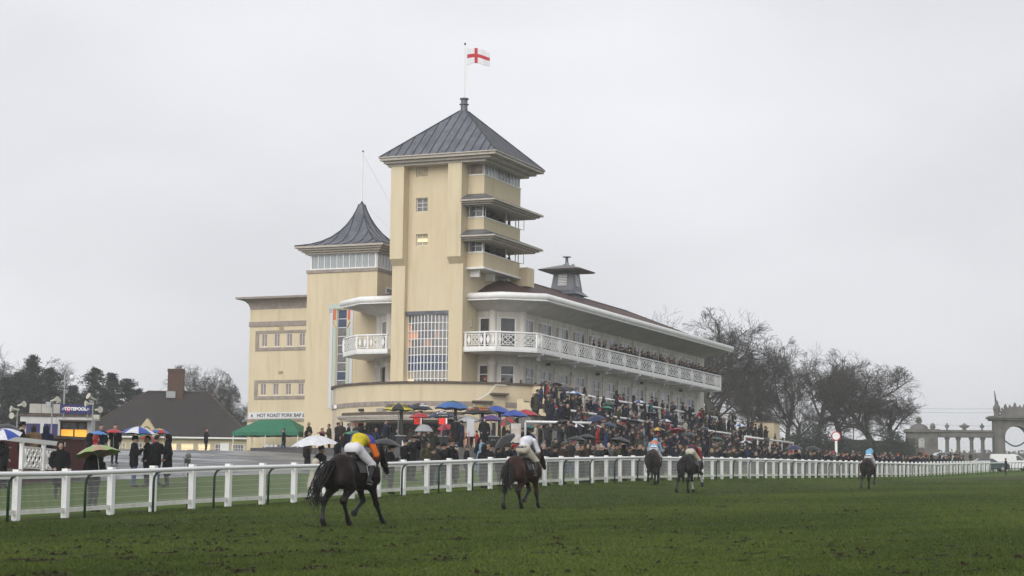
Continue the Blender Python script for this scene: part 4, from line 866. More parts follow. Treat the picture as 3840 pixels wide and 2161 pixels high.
# ------------------------------------------------------------------ course fence and running rail
def fence():
    st = 2.09; d = Vector((132.67, 5.74)).normalized()
    P = lambda s: (-99.49 + d.x * s, -27.49 + d.y * s)
    K0, K1 = -3, 102
    base = G(*P(K0 * st)); T = thing('course_fence', 'white post and rail fence with wire mesh panels along the whole course', 'fence', base)
    w = .075; post = MB().box(-w, w, -w, w, -.15, 1.17).prism([(-w - .008, -w - .008), (w + .008, -w - .008), (w + .008, w + .008), (-w - .008, w + .008)], 1.172, 1.23)
    PM = post.mesh('post', mat('fence_white', (.84, .84, .83), (.74, .74, .70), rough=.5, scale=2.2, lo=.45, hi=.8, bump=.1, bscale=30))
    FW = MATS['fence_white']
    WIRE = mat('wire_white', (.62, .63, .62), rough=.5)
    mesh = MB(); L = st - .16
    for i in range(41): mesh.tube([(.08 + L * i / 40, 0, .26), (.08 + L * i / 40, 0, 1.02)],   .0026, 3, caps=False)
    for z in (.30, .45, .60, .75, .90, 1.0): mesh.tube([(.08, -.006, z), (.08 + L, -.006, z)], .0026, 3, caps=False)
    MM = mesh.mesh('mesh_panel', WIRE)
    RL = MB().box(.077, st - .077, -.03, .03, 1.0, 1.12).mesh('top_rail', FW); BR = MB().box(.077, st - .077, -.035, .035, .15, .26).mesh('bottom_rail', mat('fence_green_tinge', (.80, .80, .77), (.66, .66, .56), rough=.6, scale=3))
    rz = ROT + math.atan2(d.y, d.x)
    pts = [G(*P(k * st)) for k in range(K0, K1 + 1)]
    for i, p in enumerate(pts):
        q = p - base; link('post', PM, T, q, (0, 0, rz + random.uniform(-.02, .02)))
        if i + 1 < len(pts):
            r = pts[i + 1]; sl = -math.atan2(r.z - p.z, (r - p).to_2d().length)
            for nm, me in (('mesh_panel', MM), ('top_rail', RL), ('bottom_rail', BR)): link(nm, me, T, q, (0, sl, rz))
    # running rail on bent green stanchions, track side
    def off(s): return .62 + 1.5 * min(max((s - 30) / 60, 0), 1)
    S0, S1 = -8, 212
    def Q(s, extra=0): a, b = P(s); return a, b - off(s) - extra
    base = G(*Q(S0)); T2 = thing('running_rail', 'white tubular running rail on bent dark green stanchions', 'rail', base)
    tp = []
    s = S0
    while s <= S1: tp.append(tuple(G(*Q(s), 1.13) - base)); s += 1.09
    MB().tube(tp, .058, 8).build('rail', mat('rail_white', (.85, .85, .85), (.78, .78, .77), rough=.35, scale=1.5), T2, smooth=True)
    GR = mat('stanchion_green', (.012, .035, .026), (.02, .05, .035), rough=.45, scale=4)
    # local: rail at x=0 (towards the crowd is +y), foot set towards the track
    pr = [(0, .24, -.1), (0, .24, .82), (0, .22, .95), (0, .15, 1.05), (0, .04, 1.1)]
    SM = MB().tube(pr, .034, 8).mesh('stanchion', GR, True)
    s = -7.4
    while s < S1:
        link('stanchion', SM, T2, G(*Q(s)) - base, (0, 0, rz)); s += 3.27
fence()

# winning post
def winning_post():
    p = gat(3136, 150); T = thing('winning_post', 'red ringed white disc on a white pole behind the fence', 'winning post', p)
    k = 150 / _F; top = at(3136, 1636, 150).z - p.z
    MB().box(-.09, .09, -.05, .05, 0, top - .2).build('pole', WHITE, T)
    def disc(r, t, y): 
        m = MB(); n = 40; v = [(r * math.cos(6.2832 * i / n), yy, top + r * math.sin(6.2832 * i / n)) for yy in (y, y + t) for i in range(n)]
        return m.add(v, [tuple(range(n)), tuple(range(n, 2 * n))[::-1]] + [(i, n + i, n + (i + 1) % n, (i + 1) % n) for i in range(n)])
    disc(.36, .06, -.06).build('red_ring', mat('sign_red', (.45, .02, .03), rough=.5), T); disc(.28, .02, -.082).build('white_disc', mat('sign_white', (.8, .8, .82), rough=.5), T)
    T.rotation_euler = (0, 0, R(-10))
winning_post()

# ------------------------------------------------------------------ left side: parade platform, kiosk, poles
MAROON = mat('maroon_wall', (.085, .018, .018), (.055, .014, .013), rough=.6, scale=3, stretch=(2, 2, .5), bump=.2)
def platform():
    A_, B_ = at(-160, 1760, 62), at(245, 1760, 71.5); zf = 2.78; z0 = 1.7
    T = thing('viewing_platform', 'raised platform with white lattice balustrade and maroon wall beside the kiosk', 'platform', Vector((A_.x, A_.y, z0)))
    o = Vector((A_.x, A_.y, z0)); d = (B_ - A_); d.z = 0; L = d.length; u = d / L; n = Vector((-u.y, u.x, 0)); 
    P = lambda s, t, z: o * 0 + u * s + n * t + Vector((0, 0, z - z0))
    def bx(m, s0, s1, t0, t1, za, zb): m.add([P(s, t, z) for z in (za, zb) for s, t in ((s0, t0), (s1, t0), (s1, t1), (s0, t1))], [(0, 3, 2, 1), (4, 5, 6, 7), (0, 1, 5, 4), (1, 2, 6, 5), (2, 3, 7, 6), (3, 0, 4, 7)]); return m
    bx(MB(), 0, L, 0, 4.5, 1.6, zf - .16).build('base', MAROON, T)
    s = 0
    while s < L: bx(MB(), s + .006, min(s + .72, L), -.08, .5, zf - .155, zf).build('coping_stone', mat('coping_stone', (.26, .22, .18), (.18, .15, .13), rough=.8, scale=5, bump=.3), T); s += .72
    bx(MB(), 0, L, .51, 4.5, zf - .155, zf - .02).build('deck', STONE, T)
    # balustrade
    h0, h1, ht = zf + .07, zf + .77, zf + .92
    bx(MB(), -.2, L + .05, .05, .17, ht, ht + .15).build('handrail', WHITE, T)
    for s in (L - 2.0, L - 2.05 - 2.0): bx(MB(), s, s + .13, .05, .17, zf, ht).build('post', WHITE, T)
    for k in (0, 1):
        s0 = L - 1.85 - 2.05 * k; s1 = s0 + 1.78; m = MB(); H = h1 - h0
        def ln(a, za, b, zb, w=.055): m.beam(P(s0 + a, .11, h0 + za), P(s0 + b, .11, h0 + zb), w, .04, up=n)
        W_ = s1 - s0
        ln(0, 0, W_, 0); ln(0, H, W_, H); ln(0, 0, 0, H); ln(W_, 0, W_, H); ln(.3, 0, .3, H)
        m.add([P(s0 + .15 + dx, .11 + t, h0 + z) for t in (-.02, .02) for dx, z in ((0, .04), (.1, H / 2), (0, H - .04), (-.1, H / 2))], [(0, 1, 2, 3), (7, 6, 5, 4), (0, 4, 5, 1), (1, 5, 6, 2), (2, 6, 7, 3), (3, 7, 4, 0)])
        x0, w = .3, (W_ - .3) / 2
        for i in range(2):
            a, c = x0 + w * i, x0 + w * (i + 1); mid = (a + c) / 2
            ln(a, 0, c, H); ln(a, H, c, 0); ln(a, H * .5, mid, H); ln(mid, H, c, H * .5); ln(a, H * .5, mid, 0); ln(mid, 0, c, H * .5); ln(a + w * .27, H * .76, c - w * .27, H * .76); ln(a + w * .27, H * .24, c - w * .27, H * .24)
        m.build('lattice_panel', WHITE, T)
    # maroon back wall, turning away at its right end
    w0, w1 = at(150, 1640, 73), at(318, 1640, 75); pts = [at(-200, 1640, 71), w0, w1, at(330, 1640, 76), at(332, 1640, 79)]
    m = MB(); c = MB()
    for p, q in zip(pts[:-1], pts[1:]):
        dd = (q - p); dd.z = 0; dd.normalize(); nn = Vector((-dd.y, dd.x, 0)) * .25
        pr = [Vector((v.x - o.x, v.y - o.y)) for v in (p, q, q + nn, p + nn)]
        m.prism([tuple(v) for v in pr], 0, 2.35)
        nn2 = Vector((dd.y, -dd.x, 0)) * .06
        pr = [Vector((v.x - o.x, v.y - o.y)) for v in (p + nn2, q + nn2, q + nn - nn2, p + nn - nn2)]; c.prism([tuple(v) for v in pr], 2.352, 2.47)
    m.build('back_wall', MAROON, T); c.build('wall_coping', DARKCOP, T)
platform()

def kiosk():
    p = gat(205, 127); T = thing('betting_kiosk', 'white betting kiosk cabin with orange lit counter and blue sign on its roof', 'kiosk', p, R(8))
    k = 122 / _F
    wl_ = mat('kiosk_white', (.62, .62, .61), (.5, .5, .48), rough=.6, scale=1.5, stretch=(1, 1, .4))
    W2, H = 2.25, 2.22
    MB().box(-W2, -.02, 0, 3, 0, H - .02).build('cabin_wall', wl_, T)
    m = MB(); m.wall((0, 0, 0), (1, 0, 0), (0, 0, 1), (0, -1, 0), W2, H, [(.25, 1.95, .85, 1.95)], .5); m.box(0, W2, 2.9, 3, 0, H); m.box(W2 - .04, W2, .01, 2.9, 0, H); m.build('counter_wall', wl_, T)
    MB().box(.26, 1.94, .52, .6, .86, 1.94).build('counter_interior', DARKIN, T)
    MB().box(.30, 1.05, .44, .50, .96, 1.42).box(1.15, 1.9, .44, .50, .96, 1.42).build('orange_screen', mat('orange_screen', (1., .38, .03), (.95, .45, .06), rough=.4, scale=2, emit=.75), T)
    for x in (.30, .75, 1.30): MB().box(x + .1, x + .5, .46, .5, 1.42, 1.85).build('display_screen', mat('dim_screen', (.06, .065, .07), (.12, .12, .11), rough=.2, scale=3), T)
    MB().box(.15, 2.75, -1.0, .1, 1.98, 2.03).build('counter_awning', mat('awning_grey', (.45, .46, .47), rough=.4), T)
    MB().box(-W2 - .1, W2 + .1, -.1, 3.1, H + .002, H + .14).build('roof', DARKCOP, T)
    m = MB()
    for i in range(3): m.box(-1.75 + .75 * i, -1.03 + .75 * i, .55, .6, H + .22, H + .82)
    m.build('roof_screen', mat('roof_screen', (.46, .45, .40), (.38, .37, .33), rough=.6, scale=2), T)
    for i in range(2): MB().box(-1.85 + 1.1 * i, -1.0 + 1.1 * i, -.03, -.004, 1.0, 1.75).build('poster', mat('poster_blue', (.02, .03, .12), (.05, .04, .14), rough=.5, scale=8), T)
    S = thing('totepool_sign', 'dark blue sign with white lettering on the roof of the betting kiosk', 'sign', p + Vector((.25, -.2, H + .2)), R(8))
    MB().box(0, 1.95, 0, .07, 0, .58).build('board', mat('sign_blue', (.02, .022, .12), rough=.45), S)
    MB().box(.42, .62, -.006, -.001, .12, .46).build('red_patch', mat('sign_crimson', (.5, .02, .05), rough=.5), S)
    text(S, 'TOTEPOOL', .27, (.98, -.012, .29), (R(90), 0, 0), mat('lettering_white', (.85, .85, .85), rough=.5), ext=.003, bold=.012)
    for x in (.22, 1.75): MB().beam((x - .09, -.01, .24), (x + .02, -.01, .36), .02, .06, up=(0, 1, 0)).beam((x - .02, -.01, .36), (x + .1, -.01, .26), .02, .05, up=(0, 1, 0)).beam((x - .05, -.012, .2), (x + .03, -.012, .26), .02, .04, up=(0, 1, 0)).build('emblem', MATS['lettering_white'], S)
    for x in (.2, 1.7): MB().box(x, x + .06, .1, .16, -.28, .3).build('bracket', STEEL, S)
    # loudspeaker poles
    HORN = mat('horn_cream', (.55, .53, .45), (.45, .43, .36), rough=.5, scale=3)
    for j, (x, top, lab) in enumerate(((58, 1535, 'grey pole with cream horn loudspeakers left of the betting kiosk'), (188, 1505, 'grey pole with a cream horn loudspeaker in front of the kiosk roof'), (341, 1503, 'grey pole with white horn loudspeakers right of the betting kiosk'))):
        q = gat(x, 119); L = thing('loudspeaker_pole', lab, 'loudspeaker pole', q, 0, 'loudspeaker poles round the kiosk'); zt = at(x, top, 119).z - q.z
        MB().tube([(0, 0, 0), (0, 0, zt)], .045, 8).build('pole', STEEL, L)
        def horn(c, dr, s=1.):
            c = Vector(c); dr = Vector(dr).normalized()
            MB().tube([c - dr * .22 * s, c - dr * .05 * s, c + dr * .1 * s, c + dr * .24 * s, c + dr * .30 * s], [.06 * s, .06 * s, .08 * s, .17 * s, .2 * s], 10).build('horn', HORN, L)
        if j == 0: horn((-.1, -.1, zt - .02), (-1, -.6, .1)); horn((.2, -.1, zt + .25), (1, -.6, .2)); horn((-.15, 0, zt - .4), (-.5, -1, 0))
        elif j == 1: horn((.1, -.1, zt + .05), (1, -.5, .25)); MB().box(-.35, -.05, -.2, .1, zt - .35, zt - .05).build('camera_housing', STEEL, L)
        else: horn((-.15, -.1, zt - .2), (-1, -.6, .0)); horn((-.05, -.1, zt + .15), (-.8, -.8, .5)); horn((.3, -.1, zt - .55), (.8, -.8, 0)); MB().box(.1, .45, -.25, .05, zt - 1.1, zt - .85).build('speaker_box', HORN, L)
    q = gat(232, 132); L = thing('camera_pole', 'tall grey pole with curved arm carrying a round security camera', 'camera pole', q); zt = at(232, 1440, 132).z - q.z
    MB().tube([(0, 0, 0), (0, 0, zt - 1), (0, 0, zt + .55), (.1, 0, zt + .78), (.3, 0, zt + .85), (.45, 0, zt + .75), (.48, 0, zt + .6)], .06, 8).build('pole', STEEL, L, smooth=True)
    MB().lathe([(0, -.17), (.13, -.12), (.17, 0), (.17, .12), (.08, .22), (0, .24)], (.48, 0, zt + .4), 12).build('camera_dome', WHITE, L, smooth=True)
    MB().box(-.35, .35, -.05, .05, zt - .35, zt - .28).build('cross_arm', BLACK, L)
kiosk()

# ------------------------------------------------------------------ cottage
def cottage():
    Y = 225; k = Y / _F; c = gat(650, Y); z0 = c.z - .2; ze = at(650, 1641, Y).z; zr = at(650, 1461, Y).z
    T = thing('cottage', 'low cream cottage under a large dark brown hipped tile roof', 'cottage', Vector((c.x, c.y, z0)), R(4))
    hw, dp, XL = 8.7, 9.0, -11.1; H = ze - z0
    wl_ = mat('cottage_cream', (.55, .46, .30), (.48, .39, .26), rough=.8, scale=1.5)
    xs = [-8.5 + 1.9 * i for i in range(9)]; holes = [(x - XL - .2, x - XL + 1.2, .95, 2.0) for x in xs]
    m = MB(); m.wall((XL + .4, 0, 0), (1, 0, 0), (0, 0, 1), (0, -1, 0), hw - XL - .8, H + .1, [(h[0] - .4, h[1] - .4, h[2], h[3]) for h in holes], .12)
    m.add([(XL + .4, 0, 0), (XL + .4, dp, 0), (XL + .4, dp, H), (XL + .4, 0, H)], [(0, 3, 2, 1)][::-1]).add([(hw - .4, 0, 0), (hw - .4, dp, 0), (hw - .4, dp, H), (hw - .4, 0, H)], [(0, 1, 2, 3)]).add([(XL + .4, dp, 0), (hw - .4, dp, 0), (hw - .4, dp, H), (XL + .4, dp, H)], [(0, 3, 2, 1)]); m.build('wall', wl_, T)
    for i, x in enumerate(xs): window(T, (x - .2, .08, .95), (1, 0, 0), (0, -1, 0), 1.4, 1.05, 4, 2, WHITE, GL_LIT if i in (4, 5, 6) else GL_WARM if i in (1, 3) else GL_GREY, fw=.07, bar=.04)
    MB().box(XL - .1, hw + .1, -.5, -.38, H - .1, H + .08).build('gutter', WHITE, T)
    zz = zr - z0; rl, rr = -3.6, 3.3
    r = MB(); v = [(XL - .2, -.45, H), (hw + .2, -.45, H), (hw + .2, dp + .45, H), (XL - .2, dp + .45, H), (rl, dp / 2, zz), (rr, dp / 2, zz)]
    r.add(v, [(0, 1, 5, 4), (1, 2, 5), (2, 3, 4, 5), (3, 0, 4), (3, 2, 1, 0)]); ro = r.build('roof', BTILE, T)
    MB().tube([(rl, dp / 2, zz), (rr, dp / 2, zz)], .12, 6).tube([(rl, dp / 2, zz), (XL - .2, -.45, H)], .1, 6).tube([(rr, dp / 2, zz), (hw + .2, -.45, H)], .1, 6).build('ridge_tiles', mat('ridge_dark', (.05, .04, .036), (.08, .06, .05), rough=.8, scale=4), ro)
    BR_ = tile_mat('chimney_brick', (.20, .085, .055), (.13, .06, .045), (.09, .06, .045), .23, .075)
    cx = -.35; MB().box(cx - .95, cx + .85, dp / 2 - .8, dp / 2 + .6, zz - .9, zz + 2.3).box(cx - 1.02, cx + .92, dp / 2 - .87, dp / 2 + .67, zz + 2.302, zz + 2.5).box(cx - .98, cx + .88, dp / 2 - .83, dp / 2 + .63, zz + 2.502, zz + 2.62).build('chimney', BR_, ro)
    MB().box(cx - 1.05, cx + .0, dp / 2 - 1.0, dp / 2 - .81, zz - .75, zz + .0).build('lead_flashing', mat('flashing', (.32, .33, .36), rough=.4), ro)
    # small gable with round emblem
    g = MB().prism([(-4.6, -.6), (-1.6, -.6), (-3.1, -.6)], 0, .01) if False else MB()
    g.add([(-4.5, -.9, H), (-1.5, -.9, H), (-3.0, -.9, H + 2.1), (-4.5, 1.2, H), (-1.5, 1.2, H), (-3.0, 3.0, H + 2.1)], [(0, 1, 2), (0, 2, 5, 3), (1, 4, 5, 2)]); g.build('gable', mat('gable_cream', (.58, .48, .30), rough=.8), T)
    e = MB(); n = 24; e.add([(-3.0 + .42 * math.cos(6.283 * i / n), -.93, H + .75 + .42 * math.sin(6.283 * i / n)) for i in range(n)] + [(-3.0 + .33 * math.cos(6.283 * i / n), -.93, H + .75 + .33 * math.sin(6.283 * i / n)) for i in range(n)], [(i, (i + 1) % n, n + (i + 1) % n, n + i) for i in range(n)]); e.beam((-3.2, -.93, H + .6), (-2.8, -.93, H + .95), .06, .02, up=(0, 1, 0)).beam((-3.2, -.93, H + .95), (-2.85, -.93, H + .6), .06, .02, up=(0, 1, 0)); e.build('emblem', BLACK, T)
    MB().box(5.2, 6.2, -.06, -.005, .9, 2.1).build('notice_board', WHITE, T)
    for x, lab in ((2.2, 'dark green bin below the lit cottage window'), (4.6, 'dark green bin beside the white notice board')):
        q = thing('litter_bin', lab, 'bin', T.matrix_world @ Vector((0, 0, 0)) if False else Vector((c.x + x, c.y - .8, c.z)), 0, 'bins outside the cottage')
        MB().box(-.4, .4, -.3, .3, 0, .95).build('body', mat('bin_green', (.02, .05, .04), rough=.5), q); MB().box(-.43, .43, -.33, .33, .952, 1.05).build('lid', BLACK, q)
cottage()

# ------------------------------------------------------------------ gazebo over the food counter
def gazebo():
    a0, a1, b0, b1 = 11.0, 14.2, 26.6, 33.0; zf = zg(12, 31); T = bthing('gazebo', 'green pop up gazebo with steel legs below the food banner', 'gazebo', 12.6, 29.8, zf)
    GRN = mat('gazebo_green', (.012, .13, .07), (.02, .17, .09), rough=.6, scale=3, bump=.2, bscale=3)
    ze, zp = zf + 2.15, zf + 3.3; cm = (a0 + a1) / 2
    V = [(a0 - .1, b0 - .1, ze), (a1 + .1, b0 - .1, ze), (a1 + .1, b1 + .1, ze), (a0 - .1, b1 + .1, ze), (cm, b0 + 1.7, zp), (cm, b1 - 1.7, zp)]
    m = MB(); m.add(V, [(0, 4, 1), (1, 4, 5, 2), (2, 5, 3), (3, 5, 4, 0)]); 
    n = 26; ring = [(a0 - .1, b0 - .1), (a0 - .1, b1 + .1), (a1 + .1, b1 + .1), (a1 + .1, b0 - .1)]
    for p, q in zip(ring, ring[1:] + ring[:1]):
        for i in range(n):
            x0, y0 = p[0] + (q[0] - p[0]) * i / n, p[1] + (q[1] - p[1]) * i / n; x1, y1 = p[0] + (q[0] - p[0]) * (i + 1) / n, p[1] + (q[1] - p[1]) * (i + 1) / n
            s = lambda t: .28 + .05 * abs(math.sin(t * 3.1416 * 6 / n)); m.add([(x0, y0, ze), (x1, y1, ze), (x1, y1, ze - s(i + 1)), (x0, y0, ze - s(i))], [(0, 1, 2, 3)])
    m.build('canopy', GRN, T)
    for a in (a0, a1):
        for b in (b0, (b0 + b1) / 2, b1): MB().box(a - .03, a + .03, b - .03, b + .03, zf, ze).build('leg', WHITE, T)
    q = bthing('food_counter', 'long dark serving counter with white trays under the green gazebo', 'counter', 12.3, 29, zf)
    MB().box(12.0, 12.8, 27.0, 30.6, zf, zf + .85).build('front', BLACK, q); MB().box(11.95, 12.85, 26.95, 30.65, zf + .852, zf + .9).build('top', STEEL, q)
    for i in range(3): MB().box(12.05, 12.5, 29.2 + .42 * i, 29.55 + .42 * i, zf + .902, zf + 1.1).build('tray', WHITE, q)
gazebo()

# microphone on a stand inside the fence
def mic():
    p = gat(706, 56.2); T = thing('microphone_stand', 'black microphone stand with furry grey cover at the white fence', 'microphone', p); h = at(700, 1722, 56.2).z - p.z
    MB().tube([(0, 0, 0), (0, 0, h - .1)], .022, 8).build('stand', BLACK, T); MB().box(-.1, .06, -.05, .05, h - .12, h + .0).beam((-.02, 0, h), (-.17, 0, h + .04), .02).build('clamp', BLACK, T)
    s = MB(); 
    for i in range(260):
        t = random.random() * 6.283; f = random.uniform(-1, 1); r = .1 * math.sqrt(1 - f * f); c = Vector((r * math.cos(t), r * math.sin(t), f * .1)); s.tube([c * .6 + Vector((0, 0, h + .09)), c * .85 + Vector((0, 0, h + .09))], [.02, .003], 4)
    s.build('wind_cover', mat('fur_grey', (.15, .145, .13), (.24, .23, .2), rough=.95, scale=30), T)
    MB().tube([(0, 0, .3), (.02, 0, .36)], .03, 8).build('red_tape', mat('tape_red', (.4, .03, .03), rough=.6), T)
    MB().tube([(-.1, 0, h - .1), (-.14, .02, h - .4), (-.05, .01, h - .6)], .006, 4).build('cable', BLACK, T)
mic()

# ------------------------------------------------------------------ stone gateway, far right
def gateway():
    Y = 330; k = Y / _F; S = mat('weathered_stone', (.165, .155, .145), (.10, .094, .09), rough=.9, scale=.8, bump=.4, bscale=5)
    c = gat(3600, Y); z0 = c.z - .5
    T = thing('stone_gateway', 'old stone gateway with colonnade, end pavilion and tall open arch', 'gateway', Vector((c.x, c.y, z0)), R(-6))
    X = lambda x: (x - 3600) * k; Z = lambda y, x=3600: at(x, y, Y).z - z0
    D_ = 2.6
    # end pavilion
    m = MB(); x0, x1 = X(3408), X(3520); zt = Z(1622); H = zt
    wx0, wx1 = X(3448) - x0, X(3470) - x0
    m.wall((x0, 0, 0), (1, 0, 0), (0, 0, 1), (0, -1, 0), x1 - x0, H, [(wx0, wx1, Z(1680), Z(1655))], 1.2); m.box(x0, x1, D_ + .5, D_ + .6, 0, H) if False else None
    m.add([(x0, 0, 0), (x0, D_ + 1, 0), (x0, D_ + 1, H), (x0, 0, H)], [(0, 3, 2, 1)]).add([(x1, 0, 0), (x1, D_ + 1, 0), (x1, D_ + 1, H), (x1, 0, H)], [(0, 1, 2, 3)])
    m.build('pavilion_wall', S, T)
    r = (wx1 - wx0) / 2; a = MB(); n = 14; cx = x0 + wx0 + r; cz = Z(1655)
    a.add([(cx + r * math.cos(math.pi * i / n), -.02, cz + r * math.sin(math.pi * i / n)) for i in range(n + 1)], [tuple(range(n + 1))]); a.box(cx - r, cx + r, -.02, .3, Z(1680), cz)
    a.build('arched_niche', mat('niche_sky', (.5, .5, .52), (.3, .3, .3), rough=.7, scale=3), T)
    MB().box(x0 - .3, x1 + .3, -.4, D_ + 1.3, H + .002, H + .5).build('pavilion_cornice', S, T)
    MB().lathe([(1.6, 0), (1.3, .6), (.5, .9), (.3, 1.0), (.55, 1.3), (.4, 1.9), (0, 2.1)], (X(3453), 1.2, H + .5), 14).build('dome_finial', S, T, smooth=True)
    MB().lathe([(.3, 0), (.5, .4), (.3, .9), (0, 1.1)], (X(3503), .8, H + .5), 10).build('urn', S, T, smooth=True)
    # colonnade
    zc0, zc1 = Z(1640), Z(1622); ca, cb_ = X(3520), X(3728)
    MB().box(ca, cb_, .2, 1.6, zc0, zc1 + .05).box(ca, cb_, 0, 1.8, zc1 + .052, zc1 + .4).build('entablature', S, T)
    for x in (3556, 3597, 3646, 3687): MB().lathe([(.42, 0), (.42, .3), (.34, .4), (.3, zc0 - .5), (.42, zc0 - .3), (.45, zc0 - .002)], (X(x), .9, 0), 12).build('column', S, T, smooth=True)
    MB().box(ca, cb_, .5, 1.2, 0, Z(1698)).build('low_wall', S, T)
    for x, w in ((3556, .5), (3620, 1.1), (3685, .5)): MB().lathe([(.3 * w + .1, 0), (.2 * w, .25), (w * .8, .6), (w * .7, .8), (.3 * w, .95), (.12, 1.15), (0, 1.2)], (X(x), .9, zc1 + .4), 12).build('urn', S, T, smooth=True)
    # arch block with round-headed opening
    ax0, ax1 = X(3728), X(3890); zt = Z(1575); ocx, rr = X(3808), 42 * k; osp = Z(1638); n = 24; m = MB()
    for y0, flip in ((-.3, 0), (3.0, 1)):
        out = [(ocx - rr * math.cos(math.pi * i / n), osp + rr * math.sin(math.pi * i / n)) for i in range(n + 1)]
        for i in range(n): m.add([(out[i][0], y0, out[i][1]), (out[i + 1][0], y0, out[i + 1][1]), (out[i + 1][0], y0, zt), (out[i][0], y0, zt)], [(0, 1, 2, 3)])
        m.add([(ax0, y0, 0), (ocx - rr, y0, 0), (ocx - rr, y0, zt), (ax0, y0, zt)], [(0, 1, 2, 3)]).add([(ocx + rr, y0, 0), (ax1, y0, 0), (ax1, y0, zt), (ocx + rr, y0, zt)], [(0, 1, 2, 3)])
    for i in range(n): m.add([(out[i][0], -.3, out[i][1]), (out[i][0], 3, out[i][1]), (out[i + 1][0], 3, out[i + 1][1]), (out[i + 1][0], -.3, out[i + 1][1])], [(0, 1, 2, 3)])
    for x in (ax0, ocx - rr, ocx + rr, ax1): m.add([(x, -.3, 0), (x, 3, 0), (x, 3, osp if abs(x - ocx) < rr + .1 else zt), (x, -.3, osp if abs(x - ocx) < rr + .1 else zt)], [(0, 1, 2, 3)])
    m.build('arch_wall', S, T)
    MB().box(ax0 - .6, ax1 + .6, -.9, 3.6, zt + .002, zt + .3).box(ax0 - .9, ax1 + .9, -1.2, 3.9, zt + .302, zt + .65).build('arch_cornice', S, T)
    for s, x in ((1, 3748), (1, 3786)): MB().box(X(x) - .5, X(x) + .5, -.55, -.31, 0, zt).build('pilaster', S, T) if x == 3748 else None
    # carved crest
    g = MB(); zc = zt + .65; cx = X(3808)
    g.prism([(cx - 2.6, .6), (cx + 2.6, .6), (cx + 2.6, 1.8), (cx - 2.6, 1.8)], zc, zc + .4); n = 16
    g.add([(cx - 2.3 * math.cos(math.pi * i / n), y, zc + .4 + 1.25 * math.sin(math.pi * i / n) ** .8) for y in (.6, 1.8) for i in range(n + 1)], [tuple(range(n + 1))[::-1], tuple(range(n + 1, 2 * n + 2))] + [(i, i + 1, n + 2 + i, n + 1 + i) for i in range(n)])
    for i in range(9):
        t = math.pi * (i + .5) / 9; p = Vector((cx - 2.4 * math.cos(t), 1.2, zc + .4 + 1.3 * math.sin(t) ** .8)); g.lathe([(.16, -.1), (.2, .1), (.08, .3), (0, .4)], tuple(p), 8) if i not in (2, 4, 6) else g.lathe([(.26, -.2), (.3, .2), (.16, .45), (.18, .55), (0, .7)], tuple(p), 8)
    g.build('carved_crest', S, T)
    f = MB(); x = X(3741); f.lathe([(.5, 0), (.45, .6), (.62, 1.2), (.55, 1.7), (.3, 2.0), (.32, 2.4), (0, 2.8)], (x, 1.2, zt + .65), 10).tube([(x - .1, 1.2, zt + 2.3), (x - .2, 1.2, zt + 4.0), (x - .35, 1.2, zt + 5.0)], [.18, .14, .06], 6); f.build('statue', S, T, smooth=True)
    # fanlight chain rails in the arch
    MB().tube([(ocx - rr + .05 + 2 * rr * i / 16 * .995, 1.4, Z(1648) - 1.0 * math.sin(math.pi * i / 16)) for i in range(17)], .12, 5).build('iron_overthrow', BLACK, T)
    g2 = MB()
    for i in range(15): g2.box(ocx - rr + .15 + i * (2 * rr - .3) / 14 - .02, ocx - rr + .15 + i * (2 * rr - .3) / 14 + .02, 1.38, 1.42, 0, Z(1690))
    g2.build('iron_gate', BLACK, T)
gateway()

# power lines far behind the gateway
def wires():
    a_, b_ = at(3150, 1515, 420), at(4300, 1478, 420)
    for i, (y0, y1, lab) in enumerate(((1528, 1492, 'uppermost power line over the gateway'), (1540, 1512, 'second power line from the top over the gateway'), (1580, 1576, 'lowest power line over the gateway'))):
        p, q = at(3200, y0, 430), at(4500, y1, 430)
        T = thing('power_line', lab, 'power line', p, 0, 'power lines behind the gateway')
        m = MB(); m.tube([(p + (q - p) * t - p + Vector((0, 0, -1.2 * math.sin(math.pi * t)))) for t in [j / 14 for j in range(15)]], .03, 4); m.build('cable', mat('cable_grey', (.25, .25, .26), rough=.6), T)
        for t in (0, 1):
            e = (q - p) * t; MB().tube([(e.x, e.y, e.z), (e.x, e.y, e.z - 20)], .12, 6).build('support_pole', mat('pole_wood', (.1, .08, .06), rough=.9), T)
wires()
# ------------------------------------------------------------------ trees
BARK = mat('bark', (.038, .032, .027), (.06, .052, .042), rough=.95, scale=3, stretch=(1, 1, .3), bump=.5)
TWIG = mat('twigs', (.034, .028, .025), (.05, .043, .036), rough=.95, scale=1)
def perp(d, r):
    x = d.cross(Vector((r.uniform(-1, 1), r.uniform(-1, 1), r.uniform(-1, 1)))); return x.normalized() if x.length > 1e-4 else perp(d, r)
class Tubes:
    def __init__(s): s.v = []; s.f = []; s.n = 0
    def add(s, pts, rad, k):
        for i, p in enumerate(pts):
            d = (pts[min(i + 1, len(pts) - 1)] - pts[max(i - 1, 0)])
            x = d.cross(Vector((.31, .17, .93))); x.normalize(); y = d.cross(x); y.normalize()
            for j in range(k):
                t = 6.2832 * j / k; q = p + (x * math.cos(t) + y * math.sin(t)) * rad[i]; s.v.append((q.x, q.y, q.z))
        for i in range(len(pts) - 1):
            for j in range(k): s.f.append((s.n + i * k + j, s.n + i * k + (j + 1) % k, s.n + (i + 1) * k + (j + 1) % k, s.n + (i + 1) * k + j))
        s.n += len(pts) * k
